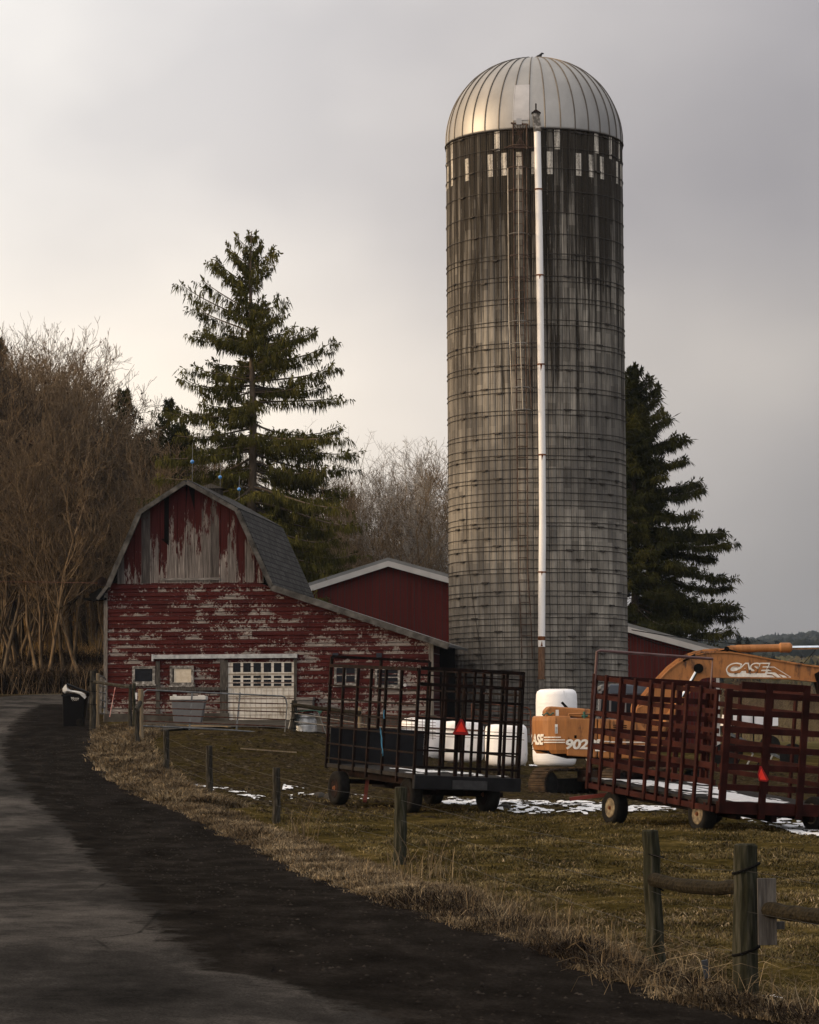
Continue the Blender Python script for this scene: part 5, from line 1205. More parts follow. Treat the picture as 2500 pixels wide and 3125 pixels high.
# long galvanised gate
gt = empty('tube_gate', P(440, 2230, 81.5), 'long six rail galvanised tube gate in front of the white barn door', 'gate')
gA = lambda x, y: P(x, y, 81.5 + (x - 435) / 437 * 2.0)
mb = MB(); mb.tube([gA(430, 2215), gA(437, 2125), gA(440, 2112), gA(450, 2106), gA(600, 2113), gA(860, 2124), gA(869, 2127), gA(873, 2136), gA(876, 2150), gA(869, 2240), gA(700, 2228), gA(540, 2220), gA(430, 2215)], .024, 7); mb.build('gate_frame', M['gate_steel'], gt)
for k, (ya, yb_) in enumerate(((2138, 2148), (2160, 2173), (2180, 2196), (2200, 2217))):
    mb = MB(); mb.tube([gA(434, ya), gA(872, yb_)], .02, 6); mb.build('gate_rail', M['rusty'], gt)
for x0, x1 in ((587, 578), (733, 722)):
    mb = MB(); mb.bar(gA(x0, 2113), gA(x1, 2227), .05, .02, up=(0, 1, 0)); mb.build('gate_upright', M['gate_steel'], gt)
g2 = empty('tube_gate', P(305, 2190, 88.5), 'short tube gate standing edge on at the left barn corner', 'gate')
gB = lambda a, b: P(*Z5(a, b), 87.5 + (a - 600) / 150 * 2.2)
mb = MB(); mb.tube([gB(612, 125), gB(700, 150), gB(735, 170), gB(745, 200), gB(740, 500), gB(720, 640), gB(600, 615)], .024, 6); mb.build('gate_frame', M['gate_steel'], g2)
for y0, y1 in ((250, 290), (340, 375), (440, 475), (540, 560)): mb = MB(); mb.tube([gB(606, y0), gB(738, y1)], .02, 6); mb.build('gate_rail', M['gate_steel'], g2)
mb = MB(); mb.bar(gB(690, 150), gB(668, 640), .1, .03, up=(0, 1, 0)); mb.build('gate_upright', M['old_wood'], g2)
mb = MB(); mb.tube([P(352, 2097, 84.5), P(335, 2188, 84.5)], .013, 6); tag(mb.build('fence_rod', M['red_rod'], loc=tuple(P(335, 2188, 84.5))), 'thin red and white rod leaning on the pole rail', 'rod')
mb = MB(); mb.prism([P(*Z5(1132, 362), 84.9), P(*Z5(1162, 362), 84.9), P(*Z5(1158, 452), 84.9), P(*Z5(1138, 448), 84.9)], (0, .01, 0)); tag(mb.build('paper_notice', M['paper'], loc=tuple(P(*Z5(1150, 440), 84.9))), 'white paper tag fixed beside the tan gate post', 'notice')
# wires from the latch post to the wagon
mb = MB()
for ya, yb_ in ((2177, 2212), (2202, 2232)): mb.tube([P(900, ya, 83.5), P(1000, (ya + yb_) / 2 - 3, 82), P(1170, yb_ + 8, 80), P(1600, yb_ + 26, 78)], .011, 4)
tag(mb.build('electric_fence_cord', M['cord'], loc=tuple(P(900, 2200, 83.5))), 'pale double cord running from the gate latch post towards the bales', 'fence cord')
# mesh panel fence and rails behind the dark wagon
mf = empty('mesh_fence', P(1110, 2240, 86), 'rusty wire mesh panels and rails in front of the lean-to wall', 'fence')
mb = MB()
for i in range(22): a = 985 + i * 16; mb.tube([P(a, 2176 + i * .9, 86), P(a, 2232 + i * 1.2, 86)], .009, 3)
for k in range(7): mb.tube([P(985, 2178 + k * 9, 86), P(1330, 2196 + k * 9.5, 86)], .009, 3)
mb.build('mesh', M['rusty'], mf)
for y0, y1 in ((2172, 2190), (2205, 2222)): mb = MB(); mb.tube([P(985, y0, 85.9), P(1560, y1 + 12, 85.9)], .025, 6); mb.build('mesh_rail', M['rusty'], mf)
hg = empty('tube_gate', P(1600, 2245, 88), 'rusty tube gate panels standing at the foot of the silo', 'gate')
mb = MB(); mb.tube([P(1440, 2225, 88), P(1440, 2150, 88), P(1448, 2143, 88), P(1612, 2160, 88), P(1620, 2172, 88), P(1620, 2250, 88)], .026, 6); mb.build('gate_frame', M['rusty'], hg)
for y in (2165, 2185, 2205, 2228): mb = MB(); mb.tube([P(1440, y, 88), P(1620, y + 14, 88)], .018, 6); mb.build('gate_rail', M['rusty'], hg)

# ================================================================ BINS, TANK, TOTE
c = hit(236, 2216); bd = c.y; c.z = gzf(c.x, bd) - .01
wb = empty('wheelie_bin', c, 'black wheeled rubbish bin overfull with a white bag, standing on the road shoulder', 'bin')
K = lambda a, b, y=0: P(*Z5(a, b), bd + y)
lo_ = [K(195, 795), K(450, 795)]; up_ = [K(195, 385), K(500, 385)]; zb_, zt_ = c.z, K(195, 375).z; xm0, xm1 = lo_[0].x, lo_[1].x; XM0, XM1 = K(190, 380).x, K(505, 380).x
mb = MB(); V0 = [(xm0, bd - .25, zb_), (xm1, bd - .25, zb_), (xm1, bd + .3, zb_), (xm0, bd + .3, zb_), (XM0, bd - .32, zt_), (XM1, bd - .32, zt_), (XM1, bd + .38, zt_), (XM0, bd + .38, zt_)]
mb.add(V0, [(0, 3, 2, 1), (4, 5, 6, 7), (0, 1, 5, 4), (1, 2, 6, 5), (2, 3, 7, 6), (3, 0, 4, 7)]); mb.build('bin_body', M['plastic_black'], wb, bevel=.03)
mb = MB(); mb.box((XM0 - .03, bd - .35, zt_ - .09), (XM1 + .03, bd + .4, zt_ - .02)); mb.build('bin_rim', M['plastic_black'], wb, bevel=.015)
mb = MB(); a = K(225, 262); b = K(548, 385); tk = Vector((.02, 0, .06)); 
mb.add([a + Vector((0, -.36, 0)), b + Vector((0, -.36, 0)), b + Vector((0, .42, 0)), a + Vector((0, .42, 0)), a + tk + Vector((0, -.33, 0)), b + tk + Vector((-.03, -.33, 0)), b + tk + Vector((-.03, .39, 0)), a + tk + Vector((0, .39, 0))], [(0, 3, 2, 1), (4, 5, 6, 7), (0, 1, 5, 4), (1, 2, 6, 5), (2, 3, 7, 6), (3, 0, 4, 7)]); mb.build('bin_lid', M['plastic_black'], wb, bevel=.015)
rb = random.Random(4); mb = MB(); nn = 16
ed = [(180, 350), (176, 310), (205, 268), (225, 250), (232, 290), (262, 320), (300, 330), (350, 335), (420, 350), (475, 382), (486, 415), (470, 445), (458, 405), (400, 382), (330, 362), (285, 362), (240, 352), (205, 372)]
pts = [K(a_, b_, -.37 + rb.uniform(-.03, .02)) for a_, b_ in ed]; cc = K(240, 335, -.42); base_ = len(mb.v)
mb.add([cc, K(380, 362, -.42)] + pts, [(0 if i in (15, 16, 17, 0, 1, 2, 3, 4, 5) else 1, 2 + i, 2 + (i + 1) % 18) for i in range(18)] + [(0, 1, 2 + 6), (1, 0, 2 + 15)])
back = [p + Vector((0, .3, 0)) for p in pts]; mb.add(pts + back, [(i, (i + 1) % 18, 18 + (i + 1) % 18, 18 + i) for i in range(18)])
mb.build('white_bag', M['lid_white'], wb)
wh = P(*Z5(410, 755), bd - .26)
mb = MB(); mb.lathe([(.115, -.03), (.125, 0), (.115, .03)], 18, (wh.x, wh.y - .04, max(wh.z, zb_ + .1)), 'y'); w_ = mb.build('wheel', M['rubber'], wb)
mb = MB(); mb.lathe([(.06, -.035), (.05, -.04), (.02, -.045)], 12, (wh.x, wh.y - .04, max(wh.z, zb_ + .1)), 'y'); mb.build('hub', M['rubber'], w_)
def flat_text(body, p0, wid, hgt, y, mat, name, parent, off=0.02):
    vs, fs = text_mesh(body, 1.0, 0, off, 0, 1.0); xs = [v.x for v in vs]; ys = [v.y for v in vs]; mb = MB()
    mb.add([(p0.x + (v.x - min(xs)) / (max(xs) - min(xs)) * wid, y, p0.z + (v.y - min(ys)) / (max(ys) - min(ys)) * hgt) for v in vs], fs); mb.build(name, mat, parent)
yb0 = bd - .325
WLm = M['white_letter']
flat_text('TG', K(305, 452), K(345, 0).x - K(305, 0).x, .07, yb0, WLm, 'lettering', wb, .03)
flat_text('TAYLOR', K(348, 446), K(408, 0).x - K(348, 0).x, .04, yb0, WLm, 'lettering', wb, .02)
flat_text('GARBAGE', K(348, 458), K(404, 0).x - K(348, 0).x, .018, yb0, WLm, 'lettering', wb, .01)
flat_text('607-785-0577', K(320, 468), K(384, 0).x - K(320, 0).x, .016, yb0, WLm, 'lettering', wb, .01)
# grey tote in the yard
td = 89.0; tp = P(575, 2208, td); tt = empty('storage_tote', tp, 'tall grey plastic tote with a white lid in front of the barn wall', 'tote')
k0, k1, k2, k3 = P(530, 2206, td), P(612, 2208, td), P(626, 2136, td), P(522, 2134, td)
mb = MB(); mb.add([k0, k1, k1 + Vector((0, .7, 0)), k0 + Vector((0, .7, 0)), k3, k2, k2 + Vector((0, .8, 0)), k3 + Vector((0, .8, 0))], [(0, 3, 2, 1), (4, 5, 6, 7), (0, 1, 5, 4), (1, 2, 6, 5), (2, 3, 7, 6), (3, 0, 4, 7)]); mb.build('tote_body', M['plastic_grey'], tt, bevel=.02)
a = P(519, 2136, td); b = P(629, 2124, td); mb = MB(); mb.box((a.x, td - .05, a.z), (b.x, td + .85, b.z)); mb.box((P(530, 0, td).x, td - .02, b.z), (P(540, 0, td).x, td + .3, b.z + .05)); mb.box((P(605, 0, td).x, td - .02, b.z), (P(625, 0, td).x, td + .3, b.z + .03)); mb.build('tote_lid', M['lid_white'], tt, bevel=.015)
# ribbed metal tank on blocks with the green trough lying across
Z7 = lambda a, b: (850 + a * .1739, 2050 + b * .1739); kd = 84.8
kp = P(*Z7(470, 1060), kd); kr = (P(*Z7(600, 0), kd).x - P(*Z7(260, 0), kd).x) / 2 + .1; kx = P(*Z7(440, 0), kd).x; zb_ = kp.z; zt_ = P(*Z7(450, 750), kd).z; H = zt_ - zb_
tk_ = empty('metal_tank', (kx, kd + kr, zb_), 'ribbed galvanised round tank standing on a block behind the gate latch post', 'tank')
prof = []
for i in range(31):
    f = i / 30; r_ = kr * (1 - .16 * f ** 3) - (.03 if abs(f - .42) < .03 or abs(f - .78) < .03 else 0); prof.append((r_, f * H))
mb = MB(); mb.lathe([(kr * .96, 0)] + prof + [(kr * .6, H + .04)], 32, (kx, kd + kr, zb_)); mb.build('tank_body', M['steel'], tk_, smooth=True)
mb = MB(); a = P(*Z7(380, 1045), kd - .02); b = P(*Z7(415, 1000), kd - .02); mb.box((a.x, kd - .012, a.z), (b.x, kd - .004, b.z)); mb.build('tank_label', M['paper'], tk_)
mb = MB(); a = P(*Z7(300, 1190), kd + .1); b = P(*Z7(620, 1062), kd + .1); mb.box((a.x, kd + .1, a.z - .1), (b.x, kd + .8, min(b.z, zb_ - .002))); tag(mb.build('concrete_block', M['concrete'], loc=tuple(a), bevel=.02), 'concrete block under the ribbed metal tank', 'block')
gw = empty('green_trough', P(*Z7(560, 700), kd - .1), 'green metal trough with thin legs lying across the ribbed tank', 'trough')
q = lambda a, b, y=0: P(*Z7(a, b), kd - .12 + y)
mb = MB(); mb.prism([q(260, 730), q(340, 712), q(320, 760), q(290, 860), q(250, 930), q(262, 820)], (0, .5, 0)); mb.prism([q(300, 700), q(560, 664), q(770, 690), q(720, 745), q(680, 690), q(560, 680), q(420, 700)], (0, .5, 0)); mb.build('trough_shell', M['green_metal'], gw)
mb = MB(); mb.tube([q(700, 720), q(850, 1120)], .018, 5); mb.tube([q(180, 1000), q(250, 700)], .018, 5); mb.build('trough_leg', M['gate_steel'], gw)
# dark feed box behind the wagon
Z2 = lambda a, b: (900 + a * .4638, 1900 + b * .4638); fd = 86.5
fb = empty('feed_box', P(*Z2(560, 750), fd), 'dark flat box with a light board top seen through the dark wagon rack', 'box')
a = P(*Z2(415, 770), fd); b = P(*Z2(690, 690), fd); mb = MB(); mb.box((a.x, fd, a.z - .2), (b.x, fd + 1, b.z)); mb.build('box_body', M['dark_paint'], fb)
mb = MB(); mb.box((a.x, fd - .05, b.z + .002), (b.x, fd + 1.05, b.z + .06)); mb.build('box_lid', M['tan_wood'], fb)
mb = MB(); c_ = P(*Z2(515, 728), fd); e_ = P(*Z2(553, 712), fd); mb.box((c_.x, fd - .006, c_.z), (e_.x, fd - .001, e_.z)); mb.build('box_label', M['paper'], fb)
# yard slab
V = []; xs = np.linspace(-9, 0.2, 40); ys = np.linspace(85, 95, 30)
X_, Y_ = np.meshgrid(xs, ys); Zs = gz(X_, Y_) + .05; n = 40; i = np.arange(29 * 39); r = i // 39; c_ = i % 39; b = r * n + c_
tag(npmesh('yard_pavement', np.stack([X_, Y_, Zs], -1).reshape(-1, 3), np.stack([b, b + 1, b + n + 1, b + n], 1), M['concrete'], n=4), kind='structure')
# planks lying about
for (x0, y0, x1, y1, lb) in ((735, 2290, 905, 2303, 'long pale plank lying on the brown slope below the gate'), (540, 2218, 700, 2224, 'old plank lying at the foot of the long gate')):
    a = hit(x0, y0); b = hit(x1, y1); mb = MB(); mb.bar(a + Vector((0, 0, .05)), b + Vector((0, 0, .06)), .1, .035); tag(mb.build('plank', M['tan_wood'], loc=tuple(a)), lb, 'plank')
# stones
for i, (x, y, r_, lb) in enumerate(((975, 2432, .09, 'flat grey stone at the left wheel of the dark hay wagon, left one of two'), (1012, 2436, .11, 'flat grey stone touching the left wheel of the dark hay wagon'), (1540, 2470, .1, 'rough clod beside the right wheel of the dark hay wagon'))):
    h = hit(x, y); rr_ = random.Random(i); mb = MB(); n = 12
    for s_, zz in ((1.0, -.08), (1.05, .05), (.85, .12), (.4, .16)):
        for k in range(n): t = 2 * pi * k / n; w_ = 1 + rr_.uniform(-.12, .12); mb.v.append((h.x + r_ * s_ * 1.5 * w_ * math.cos(t), h.y + r_ * s_ * w_ * math.sin(t), h.z + zz * 1.1 * r_ / .15))
    for j in range(3):
        for k in range(n): k2 = (k + 1) % n; mb.f.append((j * n + k, j * n + k2, (j + 1) * n + k2, (j + 1) * n + k))
    mb.f.append(tuple(3 * n + k for k in range(n))); tag(mb.build('stone', M['stone'], loc=tuple(h)), lb, 'stone')
# snow on the ground
def inpoly(px, py, poly):
    r_ = False; j = len(poly) - 1
    for i in range(len(poly)):
        if (poly[i][1] > py) != (poly[j][1] > py) and px < (poly[j][0] - poly[i][0]) * (py - poly[i][1]) / (poly[j][1] - poly[i][1]) + poly[i][0]: r_ = not r_
        j = i
    return r_
def snow_patch(poly_px, thr, s, label, sc=1.0, seed=0):
    pw = [hit(*p) for p in poly_px]; xs = [p.x for p in pw]; ys = [p.y for p in pw]; pl = [(p.x, p.y) for p in pw]
    X_, Y_ = np.meshgrid(np.arange(min(xs), max(xs), s), np.arange(min(ys), max(ys), s)); nz = fbm(X_ * 1.0 * sc, Y_ * .55 * sc, 2, seed) * .7 + fbm(X_ * 6.5 * sc, Y_ * 2.6 * sc, 3, seed + 5) * 1.0
    V = []; Fc = []
    for x, y, v in zip(X_.ravel(), Y_.ravel(), nz.ravel()):
        if v > thr and inpoly(x, y, pl): 
            b = len(V)
            for dx, dy in ((0, 0), (s, 0), (s, s), (0, s)): V.append((x + dx, y + dy, 0))
            Fc.append((b, b + 1, b + 2, b + 3))
    if not V: return
    V = np.array(V); near = fbm(V[:, 0] * .9, V[:, 1] * .5, 3, 3); w1 = (near - .45) * .12 + (fbm(V[:, 0] * 3.1, V[:, 1] * 2.2, 3, 9) - .45) * .09
    V[:, 2] = gz(V[:, 0], V[:, 1]) + w1 + .03 + .02 * vn(V[:, 0] * 9, V[:, 1] * 9, 1)
    tag(npmesh('snow', V, Fc, M['snow'], loc=tuple(V[0]), n=4, smooth=True), label, kind='stuff')
snow_patch([(1290, 2438), (1480, 2442), (1650, 2446), (1850, 2452), (1850, 2488), (1640, 2487), (1480, 2470), (1360, 2455)], .72, .032, 'thin snow strip under and right of the dark wagon', seed=3)
snow_patch([(1905, 2466), (2060, 2468), (2060, 2484), (1905, 2484)], .68, .032, 'snow strip under the red wagon', seed=4)
snow_patch([(2230, 2498), (2360, 2498), (2520, 2495), (2520, 2568), (2430, 2548), (2330, 2518)], .66, .032, 'snow patch by the rear wheels of the red wagon', seed=5)
snow_patch([(560, 2380), (620, 2388), (760, 2425), (840, 2440), (830, 2452), (700, 2440), (600, 2415)], .87, .05, 'scattered snow flecks between the roadside posts', seed=6)
snow_patch([(860, 2400), (1130, 2425), (1120, 2450), (860, 2440)], .9, .05, 'snow flecks left of the dark wagon wheel', seed=7)
snow_patch([(1540, 2328), (1640, 2330), (1640, 2342), (1560, 2342)], .7, .06, 'snow at the foot of the bales', seed=8)
snow_patch([(2110, 3010), (2240, 3030), (2240, 3062), (2140, 3050)], .86, .02, 'snow in the grass by the near posts', seed=9, sc=2)
snow_patch([(2310, 3040), (2400, 3052), (2400, 3072), (2320, 3066)], .84, .02, 'snow flecks right of the near post', seed=10, sc=2)
# farm implements parked far behind the wagon
im = empty('parked_trailer', P(2290, 2290, 110), 'white sided trailer parked behind the red wagon rack', 'trailer')
Q = lambda x, y, d_=110: P(x, y, d_)
mb = MB(); mb.prism([Q(2215, 2215), Q(2375, 2215), Q(2375, 2180), Q(2222, 2180)], (0, 2.0, 0)); mb.build('trailer_side', M['bale'], im)
for x in (2235, 2262, 2300, 2340): mb = MB(); mb.bar(Q(x, 2280, 109.9), Q(x, 2178, 109.9), .09, .05); mb.build('trailer_post', M['black'], im)
mb = MB(); mb.prism([Q(2215, 2222), Q(2375, 2222), Q(2375, 2216), Q(2215, 2216)], (0, 2, 0)); mb.build('trailer_rail', M['black'], im)
for x in (2245, 2350): mb = MB(); c_ = Q(x, 2275, 109.9); mb.lathe([(.2, -.12), (.4, -.12), (.4, .12), (.2, .12)], 20, c_, 'y'); mb.build('wheel', M['rubber'], im)
fi = empty('farm_implement', P(2400, 2330, 100), 'dark steel farm implement with tines parked behind the red wagon', 'implement')
mb = MB(); rr_ = random.Random(3)
Q = lambda x, y: P(x, y, 100)
mb.bar(Q(2180, 2280), Q(2480, 2300), .14); mb.bar(Q(2230, 2240), Q(2420, 2330), .1)
mb.build('implement_beam', M['gate_steel'], fi)
for k in range(9): mb = MB(); x = 2190 + k * 32; mb.tube([Q(x, 2285), Q(x + 12, 2300 + rr_.uniform(-6, 6)), Q(x - 6, 2335)], .035, 6); mb.build('tine', M['steel'] if k % 2 else M['dark_rust'], fi)
for x in (2210, 2420): mb = MB(); c_ = Q(x, 2310); mb.lathe([(.3, -.1), (.48, -.1), (.48, .1), (.3, .1)], 20, c_, 'y'); mb.build('wheel', M['rubber'], fi)
# ================================================================ SPRUCES
def blade_tris(B, T, W):
    """narrow diamond leaves: base B, tip T (n,3), half width vec W -> verts, quads"""
    n = len(B); mid = B * .45 + T * .55; V = np.empty((n * 4, 3)); V[0::4] = B; V[1::4] = mid + W; V[2::4] = T; V[3::4] = mid - W
    i = np.arange(n) * 4; return V, np.stack([i, i + 1, i + 2, i + 3], 1)
def spruce(name, base, top, tips, envL, envR, label, nrand, seed, foliage, mat, D, lowfrac=.12, hang=.5, cat='spruce tree', group=None, dens=1.0, trunk_r=.28, sparse=0, bend=None):
    rg = np.random.default_rng(seed); base = np.array(base, float); top = np.array(top, float); H = top[2] - base[2]
    e = empty(name, tuple(base), label, cat, group)
    wood = MB(); n = 14
    ax = lambda z: base + (top - base) * ((z - base[2]) / H) + np.array([.12 * math.sin(z * .35 + seed), 0, 0])
    wood.tube([tuple(ax(base[2] + H * k / n)) for k in range(n + 1)], [trunk_r * (1 - k / n) ** .85 + .02 for k in range(n + 1)], 9)
    br = []
    for tp in tips: br.append((np.array(tp, float), True))
    for k in range(nrand):
        f = lowfrac + (1 - lowfrac) * ((k + rg.random()) / nrand) ** (1.6 if hang > .6 else .95)
        if hang > .6 and rg.random() < np.interp(f, [.38, .5, .8], [0, .5, .6]): continue
        z = base[2] + H * f; a = k * 2.39996 + rg.normal(0, .3)
        L = float(np.interp(f, envR[0], envR[1])) if math.cos(a) > 0 else float(np.interp(f, envL[0], envL[1]))
        ll_ = abs(math.cos(a)); L2 = (L * ll_ ** 2 + (np.interp(f, envL[0], envL[1]) + np.interp(f, envR[0], envR[1])) / 2 * (1 - ll_ ** 2)) * rg.uniform(.5, 1.02)
        r_ = L2; c = ax(z); tz = z + (f - .55) * .9 * r_ * .6 - .06 * r_
        br.append((c + np.array([math.cos(a) * r_, math.sin(a) * r_, tz - z]), False))
    Bs, Ts, Ws = [], [], []
    def leafs(p, q, cnt, hl, wd, upf=0):
        """needle sprays along segment p->q"""
        t = rg.random(cnt)[:, None]; pos = p + (q - p) * t; d = (q - p) / (np.linalg.norm(q - p) + 1e-6)
        dirs = rg.normal(0, .35, (cnt, 3)) + d * rg.uniform(.1, .7, (cnt, 1)); dirs[:, 2] += -1.0 * hang * 2 + upf; dirs /= np.linalg.norm(dirs, axis=1)[:, None]
        L = hl * rg.uniform(.45, 1.25, (cnt, 1)); sd = np.cross(dirs, rg.normal(0, 1, (cnt, 3))); sd /= np.linalg.norm(sd, axis=1)[:, None]
        Bs.append(pos); Ts.append(pos + dirs * L); Ws.append(sd * wd * rg.uniform(.6, 1.3, (cnt, 1)))
    for tip, explicit in br:
        # attach lower/higher on the trunk so that the end of the branch turns up
        hz = np.linalg.norm(tip[:2] - ax(tip[2])[:2]); f = (tip[2] - base[2]) / H
        za = tip[2] - hz * np.interp(f, [0, .4, .6, .8, 1], [-.35, -.22, -.02, .3, .9]); za = min(max(za, base[2] + .3), top[2] - .15); a = ax(za)
        m1 = a * .62 + tip * .38; m2 = a * .25 + tip * .75; sagv = hz * np.interp(f, [0, .6, 1], [.15, .12, .03]) * rg.uniform(.1, 1.6); m1[2] -= sagv * .55; m2[2] -= sagv; m1[:2] += rg.normal(0, .07, 2) * hz; m2[:2] += rg.normal(0, .07, 2) * hz; m1[2] += rg.normal(0, .035) * hz
        P4 = [a, m1, m2, tip]; pts = []
        for k in range(9):
            t = k / 8; pts.append(P4[0] * (1 - t) ** 3 + 3 * P4[1] * t * (1 - t) ** 2 + 3 * P4[2] * t * t * (1 - t) + P4[3] * t ** 3)
        rad = [max(.009, .012 + .010 * hz * (1 - k / 8)) for k in range(9)]; wood.tube([tuple(p) for p in pts], rad, 4, caps=False)
        d = tip - a; d[2] = 0; d /= (np.linalg.norm(d) + 1e-6); sdv = np.array([-d[1], d[0], 0])
        st = 0 if f > .72 else 1
        for k in range(st, 8):
            p, q = pts[k], pts[k + 1]; seg = np.linalg.norm(q - p); c = max(2, int(1.5 * foliage * seg * dens)); leafs(p, q, c, .42 if f < .8 else .3, .018)
            # side branchlets
            for s in (-1, 1):
                for _ in range(2 if hz > 1.2 else 1):
                    if rg.random() < sparse: continue
                    o = p + (q - p) * rg.random(); w_ = hz * .32 * (1 - .55 * k / 8) * rg.uniform(.5, 1.15); e_ = o + sdv * s * w_ + d * w_ * rg.uniform(.5, 1.0); e_[2] += rg.uniform(-.12, .16) * w_
                    leafs(o, e_, max(3, int(1.5 * foliage * w_ * dens)), .42 * rg.uniform(.6, 1.35), .0185); leafs(o * .35 + e_ * .65, e_, 4, .2, .03, upf=1.4)
        # upright shoots toward the tip
        leafs(pts[6], pts[8], 9, .26, .034, upf=1.9 * hang * 2 if hang > .3 else 1.4); leafs(pts[7] * .4 + pts[8] * .6, pts[8] + np.array([0, 0, .12]), 6, .2, .03, upf=1.6)
    leafs(ax(top[2] - .9), np.array(top), 26, .3, .03, upf=1.2); leafs(ax(top[2] - 2.2), ax(top[2] - .6), 30, .35, .03, upf=.6)
    B = np.concatenate(Bs); T = np.concatenate(Ts); W_ = np.concatenate(Ws); V, Q = blade_tris(B, T, W_)
    W2 = np.cross(W_, (T - B)); W2 /= (np.linalg.norm(W2, axis=1)[:, None] + 1e-9); W2 *= np.linalg.norm(W_, axis=1)[:, None]
    V2, Q2 = blade_tris(B, T, W2); V = np.concatenate([V, V2]); Q = np.concatenate([Q, Q2 + len(B) * 4])
    wood.build('trunk', M['spruce_bark'], e, smooth=True); c = npmesh('crown', V, Q, M[mat], e, loc=tuple(base), n=4); c.location = (0, 0, 0)
    return e
# big open spruce behind the old barn
D1 = 124; S = lambda x, y, dd=0: np.array(P(x, y, D1 + dd))
bs = S(752, 2150); bs[2] = gzf(bs[0], D1); tp = S(775, 706)
tips = [S(t[0], t[1], t[2] * 2.2) for t in ((835, 760, .4), (690, 750, 0), (720, 722, 0), (660, 792, -.3), (648, 800, .3), (555, 868, 0), (617, 853, .6), (838, 770, -.5), (868, 958, .4), (850, 905, -.8), (590, 1025, 0), (625, 1010, .8), (965, 1008, 0), (1020, 1040, -.5), (925, 1010, 1), (900, 1000, -1.2),
        (562, 1155, 0), (590, 1120, -1), (990, 1172, .5), (1018, 1110, -.6), (1045, 1214, 0), (540, 1245, 1), (505, 1255, 0), (1036, 1300, 0), (1015, 1335, -1.5), (1066, 1382, 0), (1040, 1430, 1), (540, 1330, .5), (500, 1400, -.5), (480, 1455, 1.), (930, 1160, 1.5),
        (1060, 1500, 1), (1075, 1600, -1), (1090, 1690, 0), (1080, 1750, 1), (480, 1520, 1), (600, 930, 1), (880, 1060, -1), (1030, 1550, -2))]
spruce('spruce_tree', bs, tp, tips, ([0, .3, .5, .62, .72, .8, .9, 1], [5.2, 4.6, 3.4, 2.7, 2.2, 2.1, 1.2, .3]), ([0, .25, .5, .62, .72, .82, .9, 1], [5.4, 5.0, 3.8, 3.0, 2.2, 1.4, .9, .3]),
       'tall open Norway spruce with drooping twigs, behind the old red barn', 380, 3, 17, 'needles', D1, hang=.9, trunk_r=.3, lowfrac=.05, dens=.95, sparse=.25)
# dense spruce right of the silo
D2_ = 134; S = lambda x, y, dd=0: np.array(P(x, y, D2_ + dd))
bs = S(1925, 2150); bs[2] = gzf(bs[0], D2_); tp = S(1939, 1118)
tips = [S(*t) for t in ((1958, 1130, 0), (1978, 1150, .4), (1990, 1160, -.4), (2008, 1178, 0), (2012, 1208, .5), (2020, 1250, 0), (2038, 1272, -.4), (2062, 1330, .3), (2086, 1334, 0), (2090, 1400, -.5), (2118, 1470, .4), (2142, 1487, 0), (2118, 1564, .4), (2105, 1605, -.6),
        (2175, 1640, .5), (2202, 1622, 0), (2212, 1655, -.4), (2170, 1700, .8), (2203, 1765, 0), (2218, 1782, .4), (2180, 1840, 1), (2208, 1845, -.5), (2238, 1846, 0), (2232, 1880, 1.), (2225, 1920, -1), (1900, 1180, 0), (1880, 1300, 0), (1850, 1500, .5))]
spruce('spruce_tree', bs, tp, tips, ([0, .3, .6, .85, 1], [5, 4, 2.7, 1.2, .2]), ([0, .15, .3, .5, .7, .85, 1], [5.0, 4.4, 3.7, 2.8, 1.9, 1.1, .2]),
       'dense dark spruce rising to the right of the silo', 190, 5, 30, 'needles_dark', D2_, hang=.42, lowfrac=.02, trunk_r=.25, dens=1.25)
# small spruces on the skyline
for i, (x, yt, d, w_, lb) in enumerate(((372, 1192, 150, 4.2, 'small dark spruce on the skyline above the woods, left of the tall spruce'), (512, 1222, 146, 3.4, 'small dark spruce touching the left side of the tall spruce'),
        (6, 1042, 156, 3.4, 'dark conifer at the upper left edge of the photo'), (560, 1300, 158, 2.2, 'dark conifer close behind the left branches of the tall spruce'), (218, 1248, 172, 1.8, 'small conifer half hidden among the bare treetops'))):
    tp = np.array(P(x, yt, d)); bz = gzf(tp[0], d); bs = np.array([tp[0], d, bz]); h_ = tp[2] - bz
    spruce('conifer', bs, tp, [], ([0, .4, .75, 1], [w_ * 1.3, w_, w_ * .55, .15]), ([0, .4, .75, 1], [w_ * 1.3, w_, w_ * .55, .15]), lb, 95, 20 + i, 14, 'needles_dark', d, hang=.4, cat='conifer', trunk_r=.15, lowfrac=.15, dens=.75, sparse=.3)

